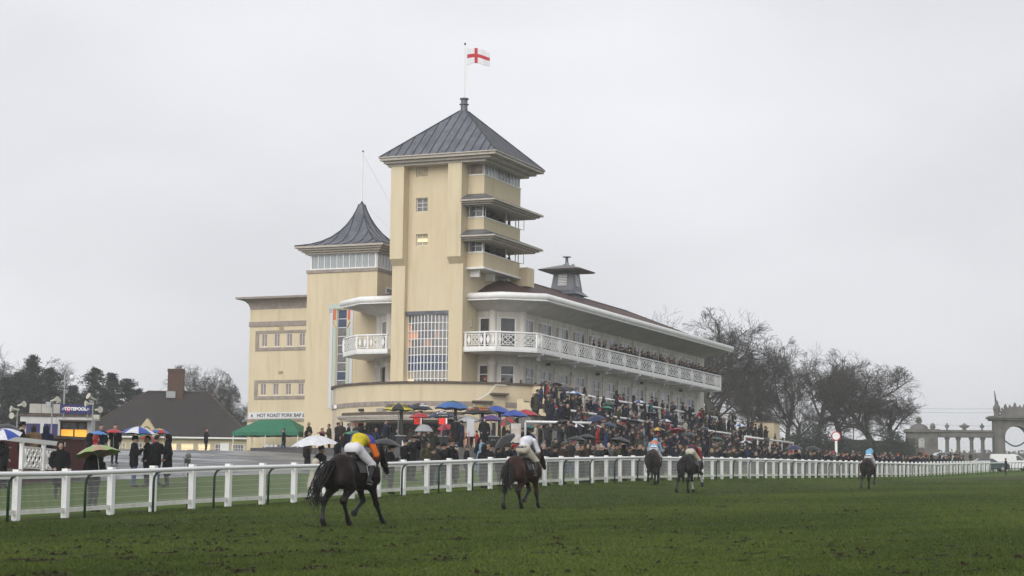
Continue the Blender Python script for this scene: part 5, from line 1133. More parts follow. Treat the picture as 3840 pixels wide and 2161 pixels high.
def bare_tree(seed, H, spread, trunk_h, levels=5, r0=.55):
    r = random.Random(seed); thick = Tubes(); thin = Tubes(); rw = H * .36 * spread
    def inside(p): return (p.x / rw) ** 2 + (p.y / rw) ** 2 + ((p.z - H * .56) / (H * .45)) ** 2 < 1.0
    def grow(p, d, L, rad, lev):
        nseg = 4 if lev <= 2 else 3 if lev == 3 else 2; pts = [p.copy()]; rads = [rad]; dirs = [d]
        for i in range(nseg):
            droop = .10 if lev >= 3 else .03
            up = (.16 if lev < 3 else .05)
            d = (d + Vector((r.gauss(0, .17), r.gauss(0, .17), r.gauss(0, .12) + up * (.6 if d.z < .75 else 0) - droop * r.random())) ).normalized()
            p = p + d * (L / nseg); pts.append(p.copy()); rads.append(max(rad * (1 - (.55 if lev else .35) * (i + 1) / nseg), .015)); dirs.append(d)
        (thick if lev <= 2 else thin).add(pts, rads, 7 if lev == 0 else 5 if lev <= 2 else 3)
        if lev >= levels: return
        n = [10, 7, 7, 6, 4][lev] if lev < 5 else 3
        for q in range(n):
            f = (.45 + .55 * (q + r.random()) / n) if lev == 0 else (.22 + .78 * (q + r.random()) / n)
            f = min(f, .999); i = min(int(f * nseg), nseg - 1); t = f * nseg - i
            bp = pts[i] * (1 - t) + pts[i + 1] * t; br = (rads[i] * (1 - t) + rads[i + 1] * t)
            dd = dirs[i + 1]; ang = r.uniform(.45, .95) if lev else r.uniform(.5, 1.15) * spread
            nd = (dd * math.cos(ang) + perp(dd, r) * math.sin(ang)); 
            if lev == 0: nd.z = abs(nd.z) * .8 + .18
            nd.normalize()
            LL = L * r.uniform(.42, .68) if lev else (H - trunk_h * .8) * r.uniform(.42, .66)
            if not inside(bp + nd * LL): LL *= .62
            if lev >= 2 and not inside(bp + nd * LL): LL *= .55
            grow(bp, nd, LL, max(br * r.uniform(.42, .62), .015), lev + 1)
    grow(Vector((0, 0, -.3)), Vector((r.gauss(0, .03), r.gauss(0, .03), 1)), trunk_h + (H - trunk_h) * .45, r0, 0)
    zmax = float(np.percentile([v[2] for v in thin.v], 99.8)); k = H / zmax
    tr = npmesh('trunk', np.array(thick.v) * k, thick.f, smooth=True, mats=[BARK]); cr = npmesh('crown', np.array(thin.v) * k, thin.f, mats=[TWIG]); return tr, cr
TREES = [bare_tree(3, 22, 1.0, 6, 5, .55), bare_tree(8, 20, .85, 5, 5, .5), bare_tree(21, 18, 1.15, 4, 5, .5)]
def place_tree(i, x, ytop, Y, rz, label, group, wide=1.0, name='bare_tree'):
    p = gat(x, Y); h = at(x, ytop, Y).z - p.z; tr, cr = TREES[i]; s = h / (22, 20, 18)[i]
    T = thing(name, label, 'tree', p, rz, group); T.scale = (s * wide, s * wide, s)
    link('trunk', tr, T); link('crown', cr, T)
g = 'bare winter trees beyond the grandstand'
for i, x, yt, Y, rz, wd, lab in [
    (0, 2590, 1200, 300, .3, 1.0, 'bare tree whose crown just shows over the far end of the stand roof'),
    (1, 2725, 1150, 262, 1.2, 1.35, 'tallest bare tree, directly behind the far end of the grandstand canopy'),
    (2, 2650, 1250, 275, 2.9, 1.1, 'bare tree hidden behind the far end of the balcony'),
    (0, 2860, 1285, 268, 2.2, .8, 'slim bare tree just right of the grandstand balcony end'),
    (2, 2790, 1380, 258, .2, .9, 'lower bare tree between the stand and the slim bare tree'),
    (1, 2945, 1268, 305, 4.0, .85, 'bare tree with upright crown in the middle of the tree belt'),
    (0, 3060, 1320, 285, 5.1, .9, 'broad bare tree left of the red ringed winning post'),
    (2, 2980, 1470, 262, 1.9, 1.0, 'low bushy bare tree behind the cream terrace pier'),
    (1, 3165, 1305, 275, .9, 1.2, 'large bare tree directly behind the red ringed winning post'),
    (2, 3275, 1375, 268, 3.4, 1.5, 'wide spreading bare tree right of the winning post, nearest the gateway'),
    (0, 3330, 1480, 266, 2.7, 1.2, 'low bare tree under the wide spreading one by the gateway')]:
    place_tree(i, x, yt, Y, rz, lab, g, wd)
g = 'bare trees behind the cottage'
for i, x, yt, Y, rz, wd, lab in [(2, 735, 1372, 290, .5, 1.1, 'bare tree beside the cottage chimney'), (1, 822, 1432, 300, 2, 1.1, 'bare tree over the right slope of the cottage roof'), (2, 905, 1510, 310, 4, 1.1, 'low bare tree between cottage roof and cream block'),
    (0, 20, 1302, 300, 1, 1.1, 'bare tree at the left edge of the picture'), (1, 215, 1345, 320, 3, 1.1, 'pale bare tree behind the conifers near the camera pole'), (0, -60, 1330, 290, 5, 1.1, 'bare tree mostly outside the left edge')]:
    place_tree(i, x, yt, Y, rz, lab, g, wd)

NEED = [mat('needles_dark', (.018, .027, .019), (.028, .037, .024), rough=.8, scale=1.2), mat('needles_blue', (.028, .038, .032), (.04, .05, .04), rough=.8, scale=1.2)]
def conifer(seed, H, Wd):
    r = random.Random(seed); tb = Tubes(); tb.add([Vector((0, 0, -.3)), Vector((.1, 0, H * .5)), Vector((0, .1, H))], [.32, .2, .03], 6)
    V = []; F = []; n = 0; mi = []
    for k in range(int(H * 16)):
        z = H * (.06 + .94 * (k + r.random()) / (H * 16)); f = z / H; reach = Wd * (1 - f) ** .7 * (.55 + .45 * r.random()) * (.85 + .3 * math.sin(z * 2.1 + seed)) + .15
        t = r.random() * 6.2832; d = Vector((math.cos(t), math.sin(t), r.uniform(-.05, .35)))
        tip = Vector((0, 0, z)) + d * reach; tb.add([Vector((0, 0, z)), tip], [.05 * (1 - f) + .015, .012], 3)
        for q in range(22):
            s = .25 + .75 * r.random(); c = Vector((0, 0, z)) + d * reach * s + Vector((r.gauss(0, .16), r.gauss(0, .16), r.gauss(0, .13)))
            for w in range(2):
                a = Vector((r.gauss(0, 1), r.gauss(0, 1), r.gauss(.25, .6))).normalized() * r.uniform(.2, .42); b = perp(a.normalized(), r) * .055
                V += [tuple(c - b), tuple(c + b), tuple(c + a)]; F.append((n, n + 1, n + 2)); n += 3; mi.append(0 if r.random() < .6 else 1)
    return npmesh('trunk', tb.v, tb.f, smooth=True, mats=[BARK]), npmesh('crown', V, F, mi, mats=NEED)
CON = [conifer(1, 12, 4.2), conifer(5, 12, 5.0), conifer(9, 12, 3.9)]
for i, x, yt, Y, rz, wd, lab in [(0, 108, 1340, 255, 0, 1.0, 'pointed dark conifer behind the kiosk roof, tallest on the left'), (1, 175, 1385, 262, 1, 1.2, 'broad dark conifer directly behind the camera pole'), (2, 60, 1400, 250, 2, 1.2, 'dark conifer left of the pointed one'), (1, 10, 1420, 245, 3, 1.3, 'dark conifer at the left edge of the picture'), (1, 345, 1385, 258, 4, 1.15, 'dark conifer left of the cottage roof, tallest of that clump'), (0, 412, 1405, 265, 5, 1.15, 'pointed dark conifer in the middle of the clump left of the cottage'), (2, 470, 1425, 262, 6, 1.3, 'dark conifer sloping down to the cottage roof'), (1, 512, 1462, 270, 1.4, 1.2, 'small dark conifer touching the cottage ridge'), (0, 262, 1450, 250, 2.4, 1.3, 'low dark conifer filling the gap behind the blue sign'), (2, 395, 1470, 248, .4, 1.4, 'low bushy conifer over the left slope of the cottage roof'), (1, 120, 1470, 242, 3.1, 1.4, 'low bushy conifer just above the kiosk roof'), (1, 310, 1490, 243, 5.3, 1.4, 'low bushy conifer behind the right hand loudspeaker pole')]:
    p = gat(x, Y); s = (at(x, yt, Y).z - p.z) / 12; T = thing('conifer', lab, 'conifer', p, rz, 'dark conifers behind the kiosk and cottage'); T.scale = (s * wd * 1.3, s * wd * 1.3, s)
    tr, cr = CON[i]; link('trunk', tr, T); link('crown', cr, T)

# far hedges and woods that read as one mass
def far_wood():
    r = random.Random(4); V = []; F = []; n = 0
    for q in range(9000):
        u_ = r.random(); x = -900 + 5700 * u_; Y = r.choice((560, 720, 900)) + r.uniform(-20, 20); p = gat(x, Y)
        h = (4.5 + 3.5 * math.sin(x * .013 + Y) + 2 * math.sin(x * .031)) * (Y / 700) * .8; h = max(h * .45, 1.2)
        for w in range(6):
            c = p + Vector((r.gauss(0, 4), r.gauss(0, 3), r.random() * h)); a = Vector((r.gauss(0, 1), r.gauss(0, 1), abs(r.gauss(0, 1)))).normalized() * r.uniform(.5, 1.2); b = perp(a.normalized(), r) * r.uniform(.25, .6)
            V += [tuple(c - b), tuple(c + b), tuple(c + a)]; F.append((n, n + 1, n + 2)); n += 3
    o = link('far_wood', npmesh('far_wood', V, F, mats=[mat('far_foliage', (.06, .062, .052), (.085, .085, .07), rough=.9, scale=.05)])); tag(o, 'grey band of distant hedges and woods on the horizon', 'wood', kind='stuff')
far_wood()
def scrub():
    r = random.Random(14); V = []; F = []; n = 0
    for q in range(15000):
        x = r.uniform(2680, 3420); Y = r.uniform(236, 250); p = gat(x, Y); h = 1.6 + 1.8 * (math.sin(x * .021) * .5 + .5) + .9 * math.sin(x * .07)
        for w in range(3):
            c = p + Vector((r.gauss(0, .5), r.gauss(0, .5), r.random() * max(h, .6))); a = Vector((r.gauss(0, 1), r.gauss(0, 1), abs(r.gauss(0, 1.2)))).normalized() * r.uniform(.15, .42); b = perp(a.normalized(), r) * r.uniform(.03, .09)
            V += [tuple(c - b), tuple(c + b), tuple(c + a)]; F.append((n, n + 1, n + 2)); n += 3
    o = link('scrub', npmesh('scrub', V, F, mats=[NEED[0]])); tag(o, 'dark tangled undergrowth below the bare trees', 'undergrowth', kind='stuff')
scrub()
def garden_wall():
    p0, p1 = gat(3180, 252), gat(3410, 285); T = thing('garden_wall', 'low dark brick wall below the trees left of the gateway', 'wall', p0)
    d = p1 - p0; d2 = Vector((d.x, d.y, 0)).normalized(); nn = Vector((-d2.y, d2.x, 0)) * .35
    m = MB(); m.add([Vector((0, 0, -.3)), d + Vector((0, 0, -.3)), d + nn + Vector((0, 0, -.3)), nn + Vector((0, 0, -.3)), Vector((0, 0, 2.6)), d + Vector((0, 0, 2.6)), d + nn + Vector((0, 0, 2.6)), nn + Vector((0, 0, 2.6))], [(0, 3, 2, 1), (4, 5, 6, 7), (0, 1, 5, 4), (1, 2, 6, 5), (2, 3, 7, 6), (3, 0, 4, 7)]); m.build('brickwork', mat('dark_brick', (.09, .06, .052), (.06, .045, .04), rough=.9, scale=2), T)
    m = MB(); m.beam(Vector((0, 0, 2.66)) + nn * .5, d + Vector((0, 0, 2.66)) + nn * .5, .5, .1); m.build('coping', DARKCOP, T)
garden_wall()
# ------------------------------------------------------------------ bodies: smooth union of tapered limbs, meshed as one surface
def body_mesh(name, prims, vox, k, mats_n, smooth_it=1):
    # prims: (p0, p1, r0, r1, mat, (sx,sy,sz) optional metric) -> one continuous quad mesh with a material per region
    P0 = np.array([p[0] for p in prims], float); P1 = np.array([p[1] for p in prims], float)
    rm = max(max(p[2], p[3]) for p in prims) + .05
    lo = np.minimum(P0, P1).min(0) - rm - .02; hi = np.maximum(P0, P1).max(0) + rm + .02
    n = np.ceil((hi - lo) / vox).astype(int) + 1
    ax = [lo[i] + vox * np.arange(n[i]) for i in range(3)]
    D = np.full(n, 9., np.float32)
    def dist(pts, p):
        sc = np.array(p[5] if len(p) > 5 else (1, 1, 1), float)
        a = np.array(p[0]) / sc; b = np.array(p[1]) / sc; q = pts / sc; ba = b - a; L = ba @ ba
        t = np.clip(((q - a) @ ba) / L, 0, 1) if L > 1e-9 else np.zeros(q.shape[:-1])
        d = np.linalg.norm(q - a - t[..., None] * ba, axis=-1) - (p[2] + (p[3] - p[2]) * t)
        return d * min(sc)
    for p in prims:
        m = max(p[2], p[3]) * max(p[5] if len(p) > 5 else (1,)) + .14
        l_ = np.minimum(p[0], p[1]) - m; h_ = np.maximum(p[0], p[1]) + m
        i0 = np.maximum(((l_ - lo) / vox).astype(int), 0); i1 = np.minimum(((h_ - lo) / vox).astype(int) + 2, n)
        sl = tuple(slice(i0[j], i1[j]) for j in range(3))
        g = np.stack(np.meshgrid(*[ax[j][sl[j]] for j in range(3)], indexing='ij'), -1)
        d = dist(g, p); c = D[sl]; h = np.clip(.5 + .5 * (d - c) / k, 0, 1)
        D[sl] = d * (1 - h) + c * h - k * h * (1 - h)
    ins = D < 0
    # naive surface nets
    cnt = np.zeros(n - 1, int); acc = np.zeros((*(n - 1), 3)); num = np.zeros(n - 1)
    corners = [(i, j, l) for i in (0, 1) for j in (0, 1) for l in (0, 1)]
    cs = lambda c: tuple(slice(c[q], n[q] - 1 + c[q]) for q in range(3))
    for c in corners: cnt += ins[cs(c)]
    act = (cnt > 0) & (cnt < 8)
    for c0 in corners:
        for q in range(3):
            if c0[q]: continue
            c1 = list(c0); c1[q] = 1; v0 = D[cs(c0)]; v1 = D[cs(c1)]; x = act & ((v0 < 0) != (v1 < 0))
            t = v0[x] / (v0[x] - v1[x]); off = np.tile(np.array(c0, float), (len(t), 1)); off[:, q] = t
            acc[x] += off; num[x] += 1
    idx = np.full(n - 1, -1); w = np.argwhere(act); idx[act] = np.arange(len(w))
    V = lo + vox * (w + acc[act] / num[act][:, None])
    F = []
    for q in range(3):
        o1, o2 = (q + 1) % 3, (q + 2) % 3
        a = ins; sl0 = [slice(1, n[i] - 1) for i in range(3)]; sl0[q] = slice(0, n[q] - 1); sl1 = list(sl0); sl1[q] = slice(1, n[q])
        e0, e1 = a[tuple(sl0)], a[tuple(sl1)]
        for flip, ms in ((0, e0 & ~e1), (1, ~e0 & e1)):
            e = np.argwhere(ms); 
            if not len(e): continue
            b = e.copy(); b[:, o1] += 1; b[:, o2] += 1
            def cell(d1, d2):
                c = b.copy(); c[:, o1] -= d1; c[:, o2] -= d2; return idx[c[:, 0], c[:, 1], c[:, 2]]
            quad = np.stack([cell(1, 1), cell(0, 1), cell(0, 0), cell(1, 0)], 1)
            F.append(quad[:, ::-1] if flip else quad)
    F = np.concatenate(F); F = F[(F >= 0).all(1)]
    for _ in range(smooth_it):
        s = np.zeros_like(V); c = np.zeros(len(V))
        for i in range(4):
            a_, b_ = F[:, i], F[:, (i + 1) % 4]; np.add.at(s, a_, V[b_]); np.add.at(c, a_, 1)
        V = V * .5 + .5 * s / np.maximum(c, 1)[:, None]
    C = V[F].mean(1); best = np.full(len(C), 9.); mi = np.zeros(len(C), int)
    for p in prims:
        d = dist(C, p); x = d < best; best[x] = d[x]; mi[x] = p[4]
    me = npmesh(name, V, F, mi, True)
    for _ in range(mats_n): me.materials.append(None)
    return me

# ------------------------------------------------------------------ horses and jockeys (facing +x, origin on the turf below the girth)
def horse_prims(pose):
    H = []; A = H.append; E = (1, .82, 1)
    A(((-.42, 0, 1.17), (.38, 0, 1.13), .31, .325, 0, (1, .80, 1)))         # barrel
    A(((-.55, 0, 1.30), (-.62, 0, 1.22), .30, .31, 0, (1, .92, 1)))          # quarters
    A(((-.35, 0, 1.42), (-.78, 0, 1.37), .14, .13, 0, (1, 1.2, 1)))          # croup
    A(((-.66, .15, 1.18), (-.74, .16, 1.0), .21, .19, 0)); A(((-.66, -.15, 1.18), (-.74, -.16, 1.0), .21, .19, 0))
    A(((.30, 0, 1.44), (.52, 0, 1.42), .13, .13, 0))                         # withers
    A(((.55, .10, 1.22), (.66, .08, 1.08), .23, .2, 0)); A(((.55, -.10, 1.22), (.66, -.08, 1.08), .23, .2, 0))
    n1, n2, n3, hd = pose['neck']
    A((n1, n2, .235, .165, 0, (1, .62, 1))); A((n2, n3, .165, .12, 0, (1, .62, 1)))
    A((n3, hd[0], .11, .105, 0, (1, .8, 1))); A((hd[0], hd[1], .105, .075, 0, (1, .8, 1))); A((hd[1], hd[2], .075, .062, 4, (1, .85, 1)))
    p = Vector(n3)
    for s in (-1, 1): A((tuple(p + Vector((.02, .06 * s, .09))), tuple(p + Vector((.05, .075 * s, .2))), .035, .012, 0))
    for s, key in ((1, 'hl'), (-1, 'hr')):
        st, hk, fe, ho = pose[key]
        A(((-.64, .15 * s, 1.1), st, .20, .125, 0)); A((st, hk, .115, .062, 0)); A((hk, fe, .055, .04, 1)); A((hk, (hk[0] - .03, hk[1], hk[2] + .03), .06, .05, 1)); A((fe, ho, .045, .05, pose.get('sock', {}).get(key, 1))); A((ho, (ho[0] + .05, ho[1], ho[2] - .02), .05, .056, 2))
    for s, key in ((1, 'fl'), (-1, 'fr')):
        el, kn, fe, ho = pose[key]
        A(((.5, .15 * s, 1.08), el, .16, .10, 0)); A((el, kn, .092, .056, 0)); A((kn, fe, .055, .038, pose.get('sock', {}).get(key, 1))); A((fe, ho, .042, .046, 1)); A((ho, (ho[0] + .05, ho[1], ho[2] - .02), .05, .056, 2))
    return H
def tail_mesh(kind, seed):
    r = random.Random(seed); tb = Tubes()
    for i in range(30):
        y = r.gauss(0, .035); x0 = Vector((-.93 + r.gauss(0, .02), y, 1.36 + r.gauss(0, .03))); 
        if kind == 'swish': pts = [x0, x0 + Vector((-.18, y, -.02)), x0 + Vector((-.36 + r.gauss(0, .05), .10 + r.gauss(0, .06), -.30)), x0 + Vector((-.46 + r.gauss(0, .09), .14 + r.gauss(0, .09), -.62 + r.gauss(0, .1))), x0 + Vector((-.38 + r.gauss(0, .1), .16 + r.gauss(0, .1), -.85 + r.gauss(0, .1)))]
        else: pts = [x0, x0 + Vector((-.10, y, -.06)), x0 + Vector((-.15 + r.gauss(0, .02), y * 1.5, -.32)), x0 + Vector((-.17 + r.gauss(0, .04), y * 2, -.6)), x0 + Vector((-.15 + r.gauss(0, .05), y * 2, -.82 + r.gauss(0, .07)))]
        q = pts
        for _ in range(2): q = [q[0]] + [v for a_, b_ in zip(q[:-1], q[1:]) for v in (a_ * .75 + b_ * .25, a_ * .25 + b_ * .75)] + [q[-1]]
        n = len(q); tb.add(q, [.022 * (1 - .8 * (k / (n - 1)) ** 2) for k in range(n)], 3)
    return npmesh('tail', tb.v, tb.f, smooth=True)
NK = lambda dx=0, dz=0: ((.58, 0, 1.32), (.86 + dx * .5, 0, 1.55 + dz * .5), (1.08 + dx, 0, 1.74 + dz), ((1.17 + dx, 0, 1.72 + dz), (1.33 + dx, 0, 1.50 + dz), (1.47 + dx, 0, 1.30 + dz)))
POSES = {
  'h1': dict(neck=NK(-.02, -.06), hl=((-.55, .17, .88), (-.98, .15, .56), (-1.06, .13, .16), (-1.02, .13, .07)), hr=((-.42, -.17, .86), (-.66, -.15, .56), (-.42, -.12, .18), (-.34, -.11, .08)),
             fl=((.50, .16, .92), (.62, .13, .58), (.34, .13, .36), (.22, .12, .30)), fr=((.52, -.16, .90), (.74, -.16, .50), (.98, -.16, .17), (1.06, -.16, .08))),
  'h2': dict(neck=NK(.0, -.02), hl=((-.5, .17, .88), (-.92, .15, .56), (-1.04, .13, .17), (-1.0, .13, .07)), hr=((-.38, -.17, .86), (-.62, -.15, .56), (-.40, -.13, .17), (-.32, -.12, .07)),
             fl=((.52, .16, .92), (.70, .14, .60), (.45, .14, .36), (.33, .14, .28)), fr=((.5, -.16, .90), (.62, -.15, .50), (.72, -.15, .17), (.80, -.15, .07))),
  'h3': dict(neck=NK(.08, -.22), hl=((-.48, .18, .88), (-.84, .16, .60), (-.78, .18, .28), (-.72, .18, .19)), hr=((-.55, -.17, .86), (-.86, -.15, .52), (-.84, -.13, .15), (-.78, -.13, .07)),
             fl=((.5, .16, .92), (.62, .14, .62), (.42, .13, .36), (.30, .13, .32)), fr=((.52, -.16, .90), (.62, -.13, .52), (.64, -.11, .2), (.70, -.11, .12))),
  'h4': dict(neck=NK(.06, -.2), hl=((-.6, .19, .88), (-1.02, .2, .55), (-1.12, .24, .17), (-1.08, .25, .07)), hr=((-.45, -.16, .86), (-.74, -.13, .54), (-.66, -.1, .16), (-.6, -.1, .07)),
             fl=((.5, .16, .92), (.56, .13, .52), (.66, .12, .18), (.74, .12, .08)), fr=((.54, -.17, .95), (.86, -.2, .84), (.86, -.22, .46), (.84, -.22, .36)), sock={'fl': 3, 'fr': 3}),
  'h5': dict(neck=NK(.12, -.25), hl=((-.6, .18, .88), (-1.0, .2, .58), (-1.14, .22, .22), (-1.18, .22, .12)), hr=((-.4, -.16, .86), (-.66, -.1, .54), (-.46, -.06, .16), (-.38, -.05, .07)),
             fl=((.52, .16, .92), (.74, .14, .56), (.84, .13, .2), (.92, .13, .1)), fr=((.54, -.17, .95), (.80, -.18, .66), (.58, -.18, .40), (.50, -.18, .33)))}
def jockey_prims(j):
    # slots: 0 skin 1 silks main 2 silks second 3 sleeves 4 breeches 5 boots 6 cap 7 cuff band
    A = []; hipz, lean, hx = j['hip'], j['sh'], j['hx']; P = A.append
    hip = Vector((hx, 0, hipz)); sh = Vector(lean); mid = (hip + sh) / 2 + Vector((-.02, 0, .10))
    P((tuple(hip + Vector((-.03, .07, 0))), tuple(hip + Vector((.06, .07, -.02))), .145, .13, 4)); P((tuple(hip + Vector((-.03, -.07, 0))), tuple(hip + Vector((.06, -.07, -.02))), .145, .13, 4))
    P((tuple(hip + Vector((.08, 0, .06))), tuple(mid), .145, .155, 2, (1, 1.12, 1))); P((tuple(mid), tuple(sh + Vector((-.06, 0, 0))), .165, .15, 1, (1, 1.25, 1)))
    P((tuple(sh + Vector((.0, 0, .04))), tuple(sh + Vector((.14, 0, .06))), .07, .06, 0))
    hd = sh + Vector((.2, 0, j.get('hd', .08))); P((tuple(hd), tuple(hd + Vector((.05, 0, -.06))), .095, .075, 0)); P((tuple(hd + Vector((-.01, 0, .045))), tuple(hd + Vector((.04, 0, .03))), .12, .115, 6, (1.05, .92, .9))); P((tuple(hd + Vector((.12, 0, .02))), tuple(hd + Vector((.16, 0, 0))), .05, .03, 6, (1, 1.5, .5)))
    for s in (-1, 1):
        kn = Vector((hx + .36, .27 * s, hipz - .34)); ft = Vector((hx + .12, .31 * s, hipz - .72))
        P((tuple(hip + Vector((.05, .1 * s, -.03))), tuple(kn), .125, .085, 4)); P((tuple(kn), tuple(kn * .35 + ft * .65), .078, .058, 5)); P((tuple(kn * .35 + ft * .65), tuple(ft), .055, .045, 5)); P((tuple(ft), tuple(ft + Vector((.16, 0, -.02))), .05, .038, 5))
        so = sh + Vector((-.04, .19 * s, -.02)); el = so + Vector((.10, .10 * s, -.30)); hn = Vector((so.x + .36, .07 * s, so.z - .42))
        P((tuple(so), tuple(el), .085, .065, 3)); P((tuple(el), tuple(el * .45 + hn * .55), .062, .05, 3)); P((tuple(el * .45 + hn * .55), tuple(hn), .048, .036, 7)); P((tuple(hn), tuple(hn + Vector((.06, -.01 * s, -.02))), .038, .034, 0))
        for q in range(4): P((tuple(hn + Vector((.05, (.025 - .017 * q) * s, -.005))), tuple(hn + Vector((.09, (.02 - .017 * q) * s, -.045))), .013, .011, 0))
        P((tuple(hn + Vector((.02, -.03 * s, .01))), tuple(hn + Vector((.07, -.035 * s, .02))), .014, .011, 0))
    return A
def M_(n, c, c2=None, **k): return mat(n, c, c2 or tuple(v * .72 for v in c), **{**dict(rough=.75, scale=6, bump=.15, bscale=9), **k})
HOOF = M_('hoof', (.03, .027, .024)); MUZ = M_('muzzle', (.03, .02, .016)); SOCK = M_('white_bandage', (.6, .58, .55)); NBLK = M_('black_points', (.008, .007, .007), rough=.5)
LEATH = M_('black_leather', (.012, .011, .011), rough=.4); SKIN = M_('skin', (.50, .29, .21), (.44, .25, .18)); BOOT = M_('boot_black', (.012, .012, .013), rough=.35)
BRE = M_('breeches_white', (.66, .66, .70), (.58, .57, .6)); BRED = M_('breeches_muddy', (.52, .48, .40), (.40, .36, .29))
def coatm(n, c, c2): return mat(n, c, c2, rough=.5, scale=1.7, bump=.1, bscale=22, spec=.12)
ANIMALS = [
 # pose, picture x, depth, heading off the track direction (deg), coat, jockey
 dict(pose='h1', x=1328, Y=44.6, yaw=-4, coat=coatm('coat_darkbay', (.008, .0055, .005), (.016, .009, .0075)), tail='swish', hl='dark bay horse in front, tail swishing, ridden by jockey in yellow', jl='jockey in yellow, blue and orange silks on the nearest horse', hx=-.02, hip=1.72, sh=(.42, 0, 1.93), hd=-.02,
      silks=[('silk_yellow', (.62, .50, .02)), ('silk_yellow2', (.60, .48, .02)), ('silk_orange', (.75, .16, .015)), ('silk_blue_cap', (.05, .06, .35)), ('silk_orange_c', (.75, .16, .015))], bre=BRE),
 dict(pose='h2', x=1962, Y=60.0, yaw=-4, coat=coatm('coat_bay', (.026, .0115, .008), (.042, .018, .012)), tail='hang', hl='brown bay horse walking by the fence with rider in white silks', jl='jockey in white silks and purple cap on the brown bay horse', hx=.0, hip=1.80, sh=(.38, 0, 2.08), hd=.03,
      silks=[('silk_white', (.70, .71, .78)), ('silk_white2', (.68, .69, .76)), ('silk_white3', (.70, .71, .78)), ('silk_purple', (.035, .02, .10)), ('silk_navyband', (.02, .02, .06))], bre=BRED),
 dict(pose='h3', x=2452, Y=90.0, yaw=13, coat=coatm('coat_brown', (.026, .018, .014), (.040, .028, .021)), tail='none', hl='brown horse seen squarely from behind with a pale blue rider', jl='jockey in pale blue silks with red and white stripes', hx=.0, hip=1.62, sh=(.40, 0, 1.90), hd=.10,
      silks=[('silk_redstripe', (.62, .20, .13)), ('silk_paleblue', (.24, .46, .66)), ('silk_paleblue2', (.24, .46, .66)), ('silk_paleblue_cap', (.20, .44, .66)), ('silk_redcuff', (.45, .08, .06))], bre=BRE),
 dict(pose='h4', x=2590, Y=83.5, yaw=-1, coat=coatm('coat_blackbrown', (.012, .011, .011), (.022, .018, .017)), tail='hang', hl='black brown horse with white front bandages and rider in maroon', jl='jockey in dark maroon and navy silks leaning over his horse', hx=-.02, hip=1.72, sh=(.46, 0, 1.84), hd=-.05,
      silks=[('silk_maroon', (.13, .012, .022)), ('silk_navy', (.02, .025, .06)), ('silk_maroon2', (.24, .012, .02)), ('silk_maroon_cap', (.1, .01, .02)), ('silk_maroon3', (.24, .012, .02))], bre=BRED),
 dict(pose='h5', x=3258, Y=102.0, yaw=4, coat=coatm('coat_bay3', (.02, .012, .009), (.034, .02, .014)), tail='hang', hl='bay horse farthest up the track with rider in sky blue', jl='jockey in sky blue silks farthest up the track', hx=-.02, hip=1.66, sh=(.42, 0, 1.94), hd=.04,
      silks=[('silk_sky', (.18, .42, .62)), ('silk_sky2', (.18, .42, .62)), ('silk_black', (.012, .012, .016)), ('silk_sky_cap', (.16, .38, .58)), ('silk_black2', (.012, .012, .016))], bre=BRE)]
